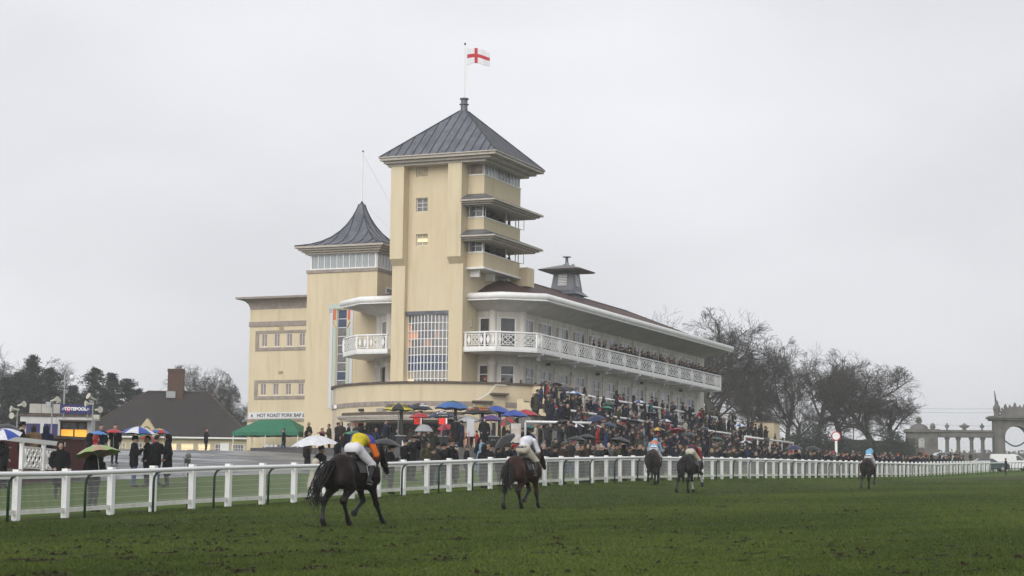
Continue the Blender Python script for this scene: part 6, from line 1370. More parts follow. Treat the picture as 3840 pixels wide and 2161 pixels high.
def animals():
    for i, q in enumerate(ANIMALS):
        p = gat(q['x'], q['Y'], -.015); rz = ROT + R(q['yaw']); ps = POSES[q['pose']]
        h = link('racehorse', body_mesh('racehorse', horse_prims(ps), .021, .075, 5, 2), None, p, (0, 0, rz), m=[q['coat'], NBLK, HOOF, SOCK, MUZ])
        tag(h, q['hl'], 'horse', 'racehorses on the track')
        if q['tail'] != 'none' or True: link('tail', tail_mesh(q['tail'] if q['tail'] != 'none' else 'hang', i), h, m=NBLK)
        # mane
        tb = Tubes(); r = random.Random(i); n1, n2, n3, hd = ps['neck']
        for t in range(44):
            f = t / 43; c = (Vector(n2) * (1 - f) + Vector(n3) * f) if f > .5 else (Vector(n1) * (1 - 2 * f) * 1 + Vector(n2) * 2 * f)
            c = Vector(n1).lerp(Vector(n2), min(1, f * 2)) if f < .5 else Vector(n2).lerp(Vector(n3), f * 2 - 1)
            up_ = Vector((-.55, 0, .83)) * (.21 - .09 * f); b = c + up_; s = .06; tb.add([b, b + Vector((-.03, -s, .0)), b + Vector((-.02 + r.gauss(0, .02), -s - .03, -.16 + r.gauss(0, .03)))], [.022, .02, .005], 4)
        link('mane', npmesh('mane', tb.v, tb.f, smooth=True), h, m=NBLK)
        # saddle, cloth, girth, bridle and reins
        sd_ = MB(); n = 12
        def shell(x0, x1, zc, ry, rz_, a0, a1, t):
            m = MB()
            for s in range(n):
                A0, A1 = R(a0 + (a1 - a0) * s / n), R(a0 + (a1 - a0) * (s + 1) / n)
                c = [(x, (ry + o) * math.sin(A), zc + (rz_ + o) * math.cos(A)) for o in (0, t) for x in (x0, x1) for A in (A0, A1)]
                m.add(c, [(4, 6, 7, 5), (0, 1, 3, 2), (0, 4, 5, 1), (2, 3, 7, 6), (0, 2, 6, 4), (1, 5, 7, 3)])
            return m
        shell(-.22, .34, 1.14, .285, .345, -82, 82, .012).build('saddle_cloth', LEATH, h)
        b = MB().tube([(-.20, 0, 1.545), (-.12, 0, 1.515), (.05, 0, 1.50), (.2, 0, 1.53), (.28, 0, 1.57)], [.11, .12, .10, .08, .05], 10); b.build('saddle', LEATH, h, smooth=True)
        for s in (-1, 1): MB().tube([(.12, .26 * s, 1.36), (q['hx'] + .16, .33 * s, q['hip'] - .72)], .014, 5).tube([(q['hx'] + .08, .33 * s, q['hip'] - .77), (q['hx'] + .26, .33 * s, q['hip'] - .79)], .014, 5).build('stirrup', STEEL, h)
        d = [Vector(v) for v in hd]; nb = d[1].lerp(d[2], .35); br = MB()
        br.tube([nb + Vector((-.05, .075, -.02)), nb + Vector((.05, .06, .06)), nb + Vector((.05, -.06, .06)), nb + Vector((-.05, -.075, -.02))], .013, 5)
        for s in (-1, 1): br.tube([d[2] + Vector((-.03, .06 * s, .03)), d[0] + Vector((.0, .09 * s, -.02)), Vector(n3) + Vector((0, .03 * s, .12))], .012, 5)
        br.build('bridle', LEATH, h)
        sh = Vector(q['sh']); rn = MB()
        for s in (-1, 1): rn.tube([d[2] + Vector((-.03, .065 * s, .02)), Vector(n2) + Vector((.12, .13 * s, -.02)), (sh.x + .36, .07 * s, sh.z - .44)], .009, 4)
        rn.build('reins', LEATH, h)
        # jockey
        ms = [M_(n_, c_) for n_, c_ in q['silks']]
        jm = body_mesh('jockey', jockey_prims(q), .017, .035, 8, 1)
        J = link('person', jm, None, p, (0, 0, rz), m=[SKIN, ms[0], ms[1], ms[2], q['bre'], BOOT, ms[3], ms[4]]); tag(J, q['jl'], 'jockey', 'jockeys riding')
        Vj = np.array([v.co for v in jm.vertices]); Nj = np.array([v.normal for v in jm.vertices])
        def patch(name, pred, m, thick=.008):
            # a cloth piece lying on the body where pred(vertex) holds
            ok = pred(Vj); F = [p_.vertices[:] for p_ in jm.polygons if all(ok[v] for v in p_.vertices)]
            if not F: return
            ids = sorted({v for f in F for v in f}); mp_ = {v: k for k, v in enumerate(ids)}
            link(name, npmesh(name, Vj[ids] + Nj[ids] * thick, [[mp_[v] for v in f] for f in F], smooth=True), J, m=m)
        hp = Vector((q['hx'], 0, q['hip']))
        if i == 0:
            patch('blue_sash', lambda v: (v[:, 0] > .30) & (v[:, 0] < .45) & (v[:, 2] > 1.85) & (abs(v[:, 1]) < .3), M_('silk_royal', (.045, .06, .36)))
            patch('blue_side', lambda v: (v[:, 0] > .0) & (v[:, 0] < .45) & (v[:, 2] > 1.72) & (v[:, 1] > .09) & (v[:, 1] < .23), MATS['silk_royal'], .009)
            patch('mud_patch', lambda v: (v[:, 0] < .12) & (v[:, 2] < 1.66) & (abs(v[:, 1]) < .14) & (v[:, 2] > 1.48), M_('mud', (.10, .065, .045)))
        if i == 2:
            for a_, nm in ((.16, 'stripe'), (.30, 'stripe')): patch(nm, (lambda a_: lambda v: (abs(v[:, 0] - a_) < .03) & (v[:, 2] > 1.7))(a_), M_('silk_paleblue_band', (.26, .48, .68)))
            patch('stripe', lambda v: (abs(v[:, 0] - .23) < .014) & (v[:, 2] > 1.7), M_('stripe_white', (.7, .68, .68)), .009)
        if i == 99: patch('waistband', lambda v: (abs(v[:, 0] - (q['hx'] + .06)) < .018) & (v[:, 2] > q['hip'] + .02), M_('waist_band', (.03, .03, .05)), .006)
        if i in (1, 2, 4):
            t = text(J, 'Stobart' if i == 1 else 'Stobart', .115, (0, 0, 0), (0, 0, 0), M_('ink_navy', (.02, .02, .08)), ext=.0, bold=.003)
            # lay the letters on the seat of the breeches
            me = t.data; co = np.array([v.co for v in me.vertices]); 
            seat = (Nj[:, 0] < -.2) & (Vj[:, 2] > q['hip'] - .1) & (Vj[:, 2] < q['hip'] + .16) & (abs(Vj[:, 1]) < .22); SV = Vj[seat]
            out = []
            for c_ in co:
                y, z = -c_[0], q['hip'] + .075 + c_[1]; d2 = (SV[:, 1] - y) ** 2 + (SV[:, 2] - z) ** 2; kk = np.argsort(d2)[:4]; out.append((SV[kk, 0].mean() - .014, y, z))
            me.vertices.foreach_set('co', np.array(out, np.float32).ravel()); me.update()
            if i == 1:
                kk = seat & (abs(Vj[:, 1] - .02) < .05); x_ = Vj[seat & (Vj[:, 2] > q['hip'] + .1)][:, 0].min() if (seat & (Vj[:, 2] > q['hip'] + .1)).any() else hp.x - .15
        if i == 4 or i == 3: MB().tube([(sh.x + .36, -.1, sh.z - .4), (sh.x + .15, -.42, sh.z - .72)], .01, 5).build('whip', LEATH, J)
animals()
# ------------------------------------------------------------------ people
def stand(a, b):
    if TER_A0 <= a <= TER_A1 and -1.5 - .5 * (NST - 1) <= b <= 2.0 and (b < -4 or a > -7):
        j = 0 if b >= -1.5 else min(int((-1.5 - b) / .5) + 1, NST - 1); return ter(j)[1]
    z = zg(a, b)
    if -31 < a < 26 and (-14.5 < b < -9 or (a < -9 and -14.5 < b < 6.5)): z = max(z, CONC_Z)
    return z
def person_prims(arms='pocket', coat='jacket', hood=False, walk=0., fem=False, lean=0., fing=False):
    A = []; P = A.append; L = lean
    for s in (-1, 1):
        w = walk * s
        P(((0, .085 * s, .88), (.03 + w * .16, .095 * s, .49), .105, .07, 2)); P(((.03 + w * .16, .095 * s, .49), (w * .3 - .01, .10 * s, .10), .067, .05, 2)); P(((w * .3 - .01, .10 * s, .07), (w * .3 + .13, .115 * s, .045), .05, .042, 3))
    P(((0, 0, .90), (0, 0, .98), .135, .135, 1 if coat != 'short' else 2, (.85, 1.15, 1)))
    P(((0, 0, .80 if coat == 'jacket' else .56), (L * .5, 0, 1.2), .178 if coat == 'jacket' else .205, .165, 1, (.84, 1.18, 1))); P(((L - .01, 0, 1.455), (L, 0, 1.47), .088, .08, 1, (1, 1.1, .6))); P(((L * .5, 0, 1.18), (L, 0, 1.36), .168, .14, 1, (.88, 1.25, 1)))
    P(((L, -.13, 1.385), (L, .13, 1.385), .085, .085, 1))
    P(((L, 0, 1.42), (L + .02, 0, 1.53), .06, .055, 0 if not hood else 1)); hx = L + .03
    P(((hx - .01, 0, 1.625), (hx, 0, 1.645), .092, .094, 0, (1.05, .86, 1.08))); P(((hx + .045, 0, 1.565), (hx + .05, 0, 1.56), .055, .05, 0)); P(((hx + .098, 0, 1.62), (hx + .108, 0, 1.60), .016, .02, 0))
    for s in (-1, 1):
        P(((hx, .083 * s, 1.61), (hx - .005, .088 * s, 1.63), .02, .018, 0)); P(((hx + .082, .034 * s, 1.645), (hx + .084, .036 * s, 1.645), .0075, .0075, 4))
    P(((hx + .094, -.016, 1.573), (hx + .094, .016, 1.573), .004, .004, 4))
    P(((hx - .04, 0, 1.66), (hx - .005, 0, 1.69), .092, .085, 4, (1.05, .92, 1)))
    if fem: P(((hx - .06, 0, 1.62), (hx - .06, 0, 1.42), .085, .07, 4, (.8, 1.1, 1)))
    if hood: P(((hx - .045, 0, 1.645), (hx - .03, 0, 1.68), .118, .112, 1)); P(((hx - .05, 0, 1.56), (hx - .03, 0, 1.46), .115, .11, 1)); P(((hx + .02, -.06, 1.72), (hx + .02, .06, 1.72), .045, .045, 1))
    for s in (-1, 1):
        so = Vector((L, .205 * s, 1.37))
        if arms == 'pocket': el, hn = Vector((L - .05, .27 * s, 1.10)), Vector((.10, .19 * s, .93))
        elif arms == 'down': el, hn = Vector((L - .03, .25 * s, 1.09)), Vector((.05, .25 * s, .84))
        elif arms == 'fold': el, hn = Vector((L + .05, .26 * s, 1.11)), Vector((L + .24, .06 * s, 1.16))
        elif arms == 'face': el, hn = Vector((L + .16, .25 * s, 1.28)), Vector((L + .20, .06 * s, 1.56))
        elif arms == 'clap': el, hn = Vector((L + .08, .26 * s, 1.14)), Vector((L + .30, .03 * s, 1.33))
        elif arms == 'umb': el, hn = (Vector((L + .10, .25 * s, 1.14)), Vector((L + .26, -.10, 1.28))) if s < 0 else (Vector((L - .05, .27, 1.10)), Vector((.10, .19, .93)))
        P((tuple(so), tuple(el), .088, .074, 1)); P((tuple(el), tuple(el.lerp(hn, .88)), .072, .058, 1))
        d = (hn - el).normalized(); sd_ = Vector((0, 1, 0)) if abs(d.y) < .8 else Vector((1, 0, 0))
        P((tuple(el.lerp(hn, .92)), tuple(hn + d * .04), .036, .036, 0))
        if fing:
            for q in range(4): P((tuple(hn + d * .05 + sd_ * (.024 - .016 * q)), tuple(hn + d * (.095 - .006 * abs(q - 1)) + sd_ * (.02 - .014 * q) + Vector((.012, 0, -.01))), .0105, .009, 0))
            P((tuple(hn + d * .01 + sd_ * .035), tuple(hn + d * .05 + sd_ * .055), .012, .010, 0))
    return A
def pmesh(vox, **k): return body_mesh('person', person_prims(**k), vox, .03, 5, 1)
VAR = {}
_defs = dict(pocket=dict(arms='pocket'), fold=dict(arms='fold', lean=.03), hood=dict(arms='pocket', coat='coat', hood=True), face=dict(arms='face'), coat=dict(arms='fold', coat='coat'), clap=dict(arms='clap', lean=.04), umb=dict(arms='umb'), umbhood=dict(arms='umb', coat='coat', hood=True), fem=dict(arms='fold', coat='coat', fem=True), lean=dict(arms='fold', lean=.14), walk=dict(arms='down', walk=.7))
for n_, d_ in _defs.items(): VAR[n_] = pmesh(.026, **d_)
NEAR = {n_: pmesh(.0165, fing=True, **_defs[n_]) for n_ in ('hood', 'walk', 'umb', 'face', 'pocket', 'coat', 'fold')}
LOW = {n_: pmesh(.05, **_defs[n_]) for n_ in ('pocket', 'hood', 'face', 'coat', 'clap', 'fem')}
COATS = {'black': (.010, .010, .012), 'charcoal': (.028, .028, .032), 'navy': (.013, .018, .040), 'dark brown': (.035, .024, .017), 'olive': (.052, .050, .028), 'dark green': (.018, .032, .024), 'grey': (.10, .10, .105), 'maroon': (.075, .012, .018), 'red': (.34, .02, .025), 'tan': (.20, .135, .08), 'dark blue': (.02, .04, .12), 'cream': (.48, .44, .36), 'purple': (.06, .03, .10), 'pink': (.42, .07, .17), 'teal': (.02, .14, .16), 'rust orange': (.38, .10, .03), 'pale blue': (.22, .34, .46)}
CM = {k: mat('cloth_' + k.replace(' ', '_'), v, tuple(x * .6 for x in v), rough=.85, scale=7, bump=.35, bscale=14, spec=.2) for k, v in COATS.items()}
TM = {k: mat('trousers_' + k.replace(' ', '_'), v, tuple(x * .7 for x in v), rough=.9, scale=8, bump=.2) for k, v in {'black': (.010, .010, .011), 'denim': (.04, .075, .17), 'grey': (.05, .05, .052), 'khaki': (.13, .10, .065)}.items()}
SK = [mat('skin_a', (.36, .23, .175), (.30, .185, .14), rough=.6, scale=9), mat('skin_b', (.30, .185, .14), (.25, .15, .11), rough=.6, scale=9), mat('skin_c', (.42, .28, .22), (.36, .23, .18), rough=.6, scale=9)]
HR = [mat('hair_' + n, c, tuple(x * .6 for x in c), rough=.7, scale=20) for n, c in (('dark', (.02, .015, .012)), ('brown', (.06, .038, .024)), ('grey', (.22, .21, .20)), ('blond', (.26, .18, .09)))]
HRN = ['dark', 'brown', 'grey', 'fair']
SHOE = mat('shoe', (.015, .013, .012), rough=.5)
def hats():
    H = {}
    m = MB().lathe([(.112, -.01), (.128, .03), (.118, .065), (.07, .085), (0, .09)], (-.005, 0, 1.66), 14); m.add([(.06, -.085, 1.665), (.06, .085, 1.665), (.185, .05, 1.655), (.185, -.05, 1.655), (.06, -.085, 1.685), (.06, .085, 1.685), (.17, .05, 1.672), (.17, -.05, 1.672)], [(0, 1, 2, 3), (4, 7, 6, 5), (2, 6, 7, 3), (1, 5, 6, 2), (0, 3, 7, 4)]); H['flat cap'] = m.mesh('flat_cap', None, True)
    m = MB().lathe([(.108, -.02), (.118, .0), (.118, .03), (.114, .035), (.11, .07), (.07, .115), (0, .125)], (0, 0, 1.65), 14); H['beanie'] = m.mesh('beanie', None, True)
    m = MB().lathe([(.108, -.02), (.118, .0), (.118, .03), (.11, .07), (.07, .11), (.035, .12), (.05, .15), (.03, .185), (0, .19)], (0, 0, 1.65), 14); H['bobble hat'] = m.mesh('bobble_hat', None, True)
    m = MB().lathe([(.0, .0), (.19, -.005), (.195, .008), (.112, .015), (.108, .09), (.09, .12), (.05, .105), (0, .11)], (0, 0, 1.675), 16); H['brimmed hat'] = m.mesh('brimmed_hat', None, True)
    for k in H.values(): k.materials.append(None)
    return H
HATS = hats(); LABELS = set(); QUEUE = []
HATC = {'flat cap': ['olive', 'dark brown', 'charcoal', 'grey'], 'beanie': ['black', 'charcoal', 'navy', 'red'], 'bobble hat': ['cream', 'grey', 'navy', 'pink'], 'brimmed hat': ['dark brown', 'black', 'olive']}
def person(pos, yaw, var, coat, trou='black', hat=None, hatc=None, hair=0, skin=0, h=1.72, label=None, group=None, near=False, name='person'):
    me = NEAR[var] if near and var in NEAR else VAR[var]; s = h / 1.74
    o = link(name, me, None, pos, (0, 0, yaw), (s, s, s), m=[SK[skin], CM[coat], TM[trou], SHOE, HR[hair] if hat not in ('bald',) else SK[skin]])
    tag(o, label, 'person', group)
    if hat in HATS: link('hat', HATS[hat], o, (.13 * 0 + (.03 if var in ('fold', 'clap', 'lean') else .02) + (.1 if var == 'lean' else 0), 0, 0), m=CM[hatc or 'charcoal'])
    return o
ORD = ['first', 'second', 'third', 'fourth', 'fifth', 'sixth', 'seventh', 'eighth', 'ninth', 'tenth', 'eleventh', 'twelfth', 'thirteenth', 'fourteenth', 'fifteenth', 'sixteenth', 'seventeenth', 'eighteenth', 'nineteenth']
NUM = ['one', 'two', 'three', 'four', 'five', 'six', 'seven', 'eight', 'nine', 'ten', 'eleven', 'twelve', 'thirteen']
def panel_of(a):
    k = int((a - 1.03) // 3.72); return 'left of balcony corner' if k < 0 else 'under balcony panel %s' % NUM[min(k, 12)]
cr = random.Random(77)
def attrs():
    c = cr.choices(list(COATS), [48, 20, 26, 7, 7, 5, 3, 1.6, 1.6, 1.4, 1.8, 1.0, .6, .3, .3, .3, .4])[0]
    hat = cr.choices([None, 'flat cap', 'beanie', 'bobble hat', 'brimmed hat', 'hood', 'bald'], [34, 16, 12, 3, 9, 24, 3])[0]
    return c, hat
def queue_crowd(a, b, z, where, group, face=None, arms=None, dark=False):
    for t in range(60):
        c, hat = attrs()
        if dark and c not in ('black', 'charcoal', 'navy', 'dark brown', 'olive', 'dark green', 'grey'): c = 'black'
        hr = cr.choices([0, 1, 2, 3], [40, 35, 18, 12])[0]
        hc = cr.choice(HATC[hat]) if hat in HATC else None
        desc = {'hood': 'hood up', 'bald': 'bald', None: '%s hair' % HRN[hr]}.get(hat) if hat not in HATS else '%s %s' % (hc, hat)
        lab = '%s coated person, %s, %s' % (c, desc, where)
        if lab not in LABELS or t == 59: break
    LABELS.add(lab)
    var = arms or ('hood' if hat == 'hood' else cr.choices(['pocket', 'fold', 'face', 'coat', 'clap', 'fem'], [30, 22, 7, 22, 10, 9 if hat is None else 0])[0])
    QUEUE.append(dict(a=a, b=b, z=z, yaw=face, var=var, coat=c, trou=cr.choices(list(TM), [60, 18, 14, 8])[0], hat=hat, hatc=hc, hair=hr, skin=cr.choice([0, 0, 1, 2]), h=cr.gauss(1.72, .075), label=lab, group=group))
TRK = math.atan2(-B.y, -B.x)
# terrace rows
for r_ in range(0, 10):
    j = min(r_ * 2, NST - 1); b, z = ter(j); b += .22
    a = (-1 if j < 1 else -7 if j < 6 else TER_A0) + cr.random() * 1.2 + .3
    while a < TER_A1 - .4:
        if cr.random() > .10:
            bb = b + cr.uniform(-.45, .45)
            if ((-3.3 < bb < -1.4 and a > 2) or (-6.7 < bb < -4.9)) and cr.random() < .66: a += .9; continue
            queue_crowd(a, bb, stand(a, bb), '%s terrace row, %s' % (ORD[9 - r_], panel_of(a)), 'spectators standing on the terrace', TRK + cr.gauss(.25, .4))
        a += cr.uniform(.55, 1.75) if r_ else cr.uniform(1.1, 2.2)
# standing at the foot of the terrace and along the fence
for q in range(150):
    a = cr.uniform(-34, 58); b = max(cr.uniform(-22.5, -11), fence_b(a) + .9)
    if a < -5 and cr.random() < .35: continue
    queue_crowd(a, b, stand(a, b), 'on flat before terrace, %s' % panel_of(a), 'spectators between fence and terrace', TRK + cr.gauss(.2, .5))
a = -66.
while a < 70:
    if a > -34 or cr.random() < .6: queue_crowd(a, fence_b(a) + cr.uniform(.5, 1.3), zg(a, fence_b(a) + .9), 'against the fence, %s' % panel_of(a), 'spectators along the fence', TRK + cr.gauss(.1, .4), cr.choice(('fold', 'lean', 'hood', 'face', 'pocket')))
    a += cr.uniform(.8, 1.9)
for q in range(46):
    a = cr.uniform(-68, -34); b = fence_b(a) + .6 + 7.5 * cr.random() ** 2
    queue_crowd(a, b, zg(a, b), 'by the fence before the bookmakers, place %s' % NUM[min(int((a + 80) // 4), 12)], 'spectators by the fence before the bookmakers', TRK + cr.gauss(.1, .6), dark=True)
# balcony
a = 13.2
while a < 47:
    queue_crowd(a, .32 + cr.uniform(0, .12), 12.6 + EYE, 'on balcony behind %s lattice panel' % ORD[int((a - 1.03) // 3.72)], 'spectators on the balcony', TRK + cr.gauss(.3, .35), cr.choice(('fold', 'lean', 'pocket', 'clap')))
    if cr.random() < .35 and a > 22: queue_crowd(a + .3, .95, 12.6 + EYE, 'balcony second rank, %s lattice panel' % ORD[int((a - 1.03) // 3.72)], 'spectators on the balcony', TRK + cr.gauss(.3, .35))
    a += cr.uniform(.42, .85) if a > 17 else cr.uniform(.7, 1.9)
for q in range(46):
    a = cr.uniform(-30, -10); b = cr.uniform(-13, 6); queue_crowd(a, b, stand(a, b), 'among the bookmakers, row %s' % NUM[min(int((a + 31) // 4), 12)], 'people among the bookmakers', cr.uniform(0, 6.28), dark=True)
for q in range(26):
    a = cr.uniform(-13, -6.5); b = cr.uniform(-8.5, -4.6); queue_crowd(a, b, stand(a, b), 'steps beside the podium wall', 'people on the steps by the podium', TRK + cr.gauss(.3, .4))
# podium parapet and press boxes
for a, b in ((-4.4, 1.9), (-3.2, .9), (-2.6, .5), (-1.4, .2), (.2, -.3)): queue_crowd(a + .6, b + .7, 8.4 + EYE, 'behind the podium coping', 'spectators on the podium', TRK + cr.gauss(0, .5))
for zf in (21.5, 18.85):
    for a in (-.6, .5, 1.5, 2.4, 3.7, 4.4): queue_crowd(a + cr.uniform(-.2, .2), 4.35, zf + EYE, 'in %s open press box' % ('upper' if zf > 20 else 'lower'), 'people in the press boxes', TRK)
# inside the podium bar
for b in (3.5, 4.6, 6.4, 7.2, 9.1, 10.2, 11.4): queue_crowd(-5.2 - cr.random() * 1.5, b, zg(-6, b), 'at the podium bar', 'people at the podium bar', cr.uniform(0, 6))

# ---- people the photograph lets one pick out: picture column, depth, facing in degrees (0 = along the view's right)
NAMED = [
 (10, 64.5, -20, 'umb', 'charcoal', 'black', None, None, 1, 1.74, 'person in charcoal coat holding a blue and white umbrella, left edge of picture', 1),
 (225, 60.2, -70, 'hood', 'black', 'black', None, None, 0, 1.70, 'person in black hooded jacket standing before the maroon wall', 1),
 (352, 53.6, 55, 'umb', 'black', 'black', 'beanie', 'cream', 1, 1.77, 'person in black coat and cream beanie at the fence under a patterned umbrella', 1),
 (334, 69.5, 10, 'hood', 'black', 'black', None, None, 0, 1.74, 'person in black coat passing the end of the maroon wall', 1),
 (356, 71.5, 10, 'hood', 'red', 'black', None, None, 0, 1.62, 'person in red hood beside the end of the maroon wall', 1),
 (502, 69, 20, 'umb', 'black', 'denim', 'beanie', 'black', 0, 1.76, 'person in black coat and blue jeans under the blue and white umbrella', 1),
 (553, 69.5, -150, 'pocket', 'black', 'black', None, None, 0, 1.76, 'person in black coat second from left under the blue and white umbrella', 1),
 (585, 71, 60, 'umb', 'black', 'denim', None, None, 0, 1.76, 'person in black jacket and jeans under the multicoloured umbrella', 1),
 (628, 70, -160, 'hood', 'black', 'black', None, None, 0, 1.82, 'tall person in black hooded coat rightmost of the group by the tarmac', 1),
 (122, 71.5, 100, 'fem', 'tan', 'black', None, None, 0, 1.66, 'person in tan coat with long dark hair on the platform', 0),
 (78, 71, 10, 'pocket', 'black', 'black', 'brimmed hat', 'black', 0, 1.72, 'person in black coat and black brimmed hat on the platform', 0),
 (168, 72, 100, 'hood', 'navy', 'black', None, None, 0, 1.66, 'person in navy coat on the platform right of the tan coat', 0),
 (1202, 66.5, -30, 'pocket', 'black', 'black', 'beanie', 'charcoal', 2, 1.72, 'person in black jacket and charcoal beanie beside the white umbrella', 1),
 (1265, 88, -10, 'hood', 'black', 'black', None, None, 0, 1.70, 'person in long black coat standing alone right of the white umbrella', 1),
 (1159, 97, 200, 'pocket', 'tan', 'black', 'beanie', 'black', 0, 1.72, 'person in tan jacket near the corner of the green gazebo', 0),
 (1148, 96, -20, 'hood', 'black', 'black', None, None, 0, 1.66, 'person in black hood beside the tan jacket near the gazebo', 0),
 (1062, 140, 190, 'walk', 'black', 'denim', None, None, 0, 1.76, 'person in black top and bright blue jeans under the gazebo', 0),
 (1464, 70.5, 20, 'umb', 'black', 'black', 'flat cap', 'black', 1, 1.72, 'person in black coat at the fence under the black umbrella with green mark', 1),
 (1619, 76, 15, 'fold', 'dark brown', 'black', 'brimmed hat', 'dark brown', 1, 1.60, 'person in brown coat and wide brown hat at the fence', 1),
 (1661, 78, -12, 'face', 'black', 'black', 'beanie', 'black', 0, 1.76, 'person in black coat photographing with raised camera at the fence', 1),
 (1708, 78.5, -10, 'hood', 'black', 'black', 'bobble hat', 'cream', 3, 1.62, 'person in black coat and cream knitted hat beside the photographer', 1),
 (1567, 118, -20, 'umb', 'black', 'black', None, None, 0, 1.74, 'person in black coat holding the clear dome umbrella', 0),
 (1594, 117, 180, 'fold', 'black', 'denim', None, None, 1, 1.70, 'person in black jacket and jeans sharing the clear dome umbrella', 0),
 (1619, 132, 160, 'coat', 'olive', 'black', None, None, 1, 1.78, 'person in long olive coat right of the clear dome umbrella', 0),
 (1655, 128, 10, 'hood', 'pink', 'black', None, None, 0, 1.58, 'person in bright pink hooded jacket among the bookmakers', 0),
 (1697, 129, 5, 'pocket', 'maroon', 'black', 'flat cap', 'charcoal', 2, 1.80, 'person in maroon jacket and dark cap among the bookmakers', 0),
 (1728, 128, -10, 'hood', 'black', 'black', None, None, 0, 1.66, 'person in black hooded coat right of the maroon jacket', 0),
 (1787, 126, 200, 'pocket', 'red', 'black', 'bobble hat', 'dark blue', 0, 1.30, 'child in red jacket and blue bobble hat', 0),
 (1829, 129.5, 0, 'pocket', 'navy', 'black', None, None, 2, 1.76, 'person with white hair in navy coat under the bookmakers umbrellas', 0),
 (1807, 81, 30, 'hood', 'pale blue', 'black', 'flat cap', 'olive', 1, 1.76, 'person in olive flat cap and light rain poncho at the fence', 1),
 (1869, 81.5, 10, 'umb', 'black', 'black', None, None, 0, 1.62, 'person in black coat under a tilted black umbrella at the fence', 1),
 (1896, 83.5, 10, 'hood', 'purple', 'black', None, None, 0, 1.45, 'child in purple hooded coat at the fence', 1),
 (1888, 125, 0, 'umb', 'dark brown', 'grey', None, None, 1, 1.78, 'person in dark brown coat holding the red and green umbrella', 0),
 (1915, 126, -10, 'fold', 'dark blue', 'black', None, None, 0, 1.76, 'person in dark blue coat right of the red and green umbrella', 0),
 (2008, 124, 180, 'fem', 'cream', 'denim', None, None, 3, 1.68, 'person with long fair hair in cream jacket by the teal umbrella', 0),
 (2025, 126, -10, 'pocket', 'dark brown', 'black', None, None, 1, 1.76, 'person in dark brown coat beside the fair haired one', 0),
 (2060, 125.5, 0, 'pocket', 'olive', 'black', None, None, 2, 1.80, 'grey haired person in olive green jacket at the front of the crowd', 0),
 (2050, 108, 190, 'hood', 'black', 'black', None, None, 0, 1.76, 'person in black padded coat with back turned, below the olive jacket', 0),
 (2107, 127, -10, 'pocket', 'black', 'black', None, None, 0, 1.76, 'person in black jacket under the large black umbrella', 0),
 (2178, 99, 10, 'umb', 'black', 'black', 'flat cap', 'charcoal', 2, 1.76, 'person in black coat and charcoal cap under a low black umbrella', 0),
 (2114, 98, 150, 'hood', 'grey', 'black', None, None, 0, 1.72, 'person in grey hooded raincoat near the fence', 0),
 (2242, 128.5, -10, 'hood', 'red', 'denim', None, None, 0, 1.72, 'person in dark red hooded coat at the terrace foot', 0),
 (2370, 130, -20, 'coat', 'black', 'black', 'bobble hat', 'tan', 0, 1.66, 'person in black coat and tan fur hat holding a white card', 0),
 (2403, 129.5, 0, 'coat', 'olive', 'black', 'flat cap', 'maroon', 0, 1.80, 'person in long olive coat and maroon cap at the terrace foot', 0),
 (2339, 97, 20, 'hood', 'black', 'black', 'flat cap', 'navy', 0, 1.74, 'person in black coat and navy cap near the fence', 0),
 (2298, 101, -20, 'hood', 'pale blue', 'black', None, None, 0, 1.22, 'child in pale blue hooded coat at the fence', 0),
 (2433, 103, 0, 'pocket', 'charcoal', 'black', None, None, 0, 1.74, 'dark haired person in charcoal jumper behind the fence between two horses', 0),
 (1205, 137, -20, 'umb', 'black', 'black', None, None, 0, 1.72, 'person under a maroon umbrella by the pale curved wall', 0),
 (770, 137, 0, 'umb', 'black', 'black', None, None, 0, 1.7, 'person left of the food counter in black suit', 0)]
BIG = []
for x, Y, fc, var, coat, trou, hat, hc, hair, h, lab, near in NAMED:
    p = gat(x, Y); a, b = ab(p.x, p.y); z = stand(a, b)
    if x in (122, 78, 168): z = 2.78
    BIG.append((Y, person(Vector((p.x, p.y, z)), R(fc), var, coat, trou, hat, hc, hair, cr.choice([0, 1, 2]), h, lab, 'people picked out near the fence and ring', bool(near))))
# kneeling figure in the cream coat
def kneeler():
    pr = []; P = pr.append
    for s in (-1, 1): P(((0, .09 * s, .5), (.32, .1 * s, .42), .11, .08, 2)); P(((.32, .1 * s, .42), (.22 if s > 0 else -.1, .1 * s, .08), .07, .05, 2)); P(((.22 if s > 0 else -.1, .1 * s, .06), (.36 if s > 0 else -.2, .1 * s, .05), .05, .042, 3))
    P(((0, 0, .45), (.08, 0, .95), .2, .17, 1, (.85, 1.15, 1))); P(((.08, -.13, .96), (.08, .13, .96), .09, .09, 1)); P(((.1, 0, 1.0), (.12, 0, 1.1), .06, .055, 1)); P(((.12, 0, 1.18), (.13, 0, 1.2), .09, .09, 0)); P(((.22, 0, 1.17), (.225, 0, 1.16), .02, .02, 0)); P(((.08, 0, 1.19), (.1, 0, 1.23), .118, .115, 1)); P(((.08, 0, 1.1), (.08, 0, 1.04), .115, .11, 1))
    for s in (-1, 1): P(((.08, .2 * s, .95), (.16, .25 * s, .72), .08, .065, 1)); P(((.16, .25 * s, .72), (.38, .08 * s, .78), .062, .05, 1)); P(((.38, .08 * s, .78), (.44, .06 * s, .8), .038, .034, 0))
    me = body_mesh('person', pr, .018, .03, 5, 1); p = gat(1172, 64.6)
    o = link('person', me, None, p, (0, 0, R(10)), m=[SK[0], CM['cream'], TM['black'], SHOE, HR[0]]); tag(o, 'person crouching in cream hooded coat under the white umbrella', 'person', 'people picked out near the fence and ring')
kneeler()
QUEUE.sort(key=lambda q: W(q['a'], q['b'], 0).length)
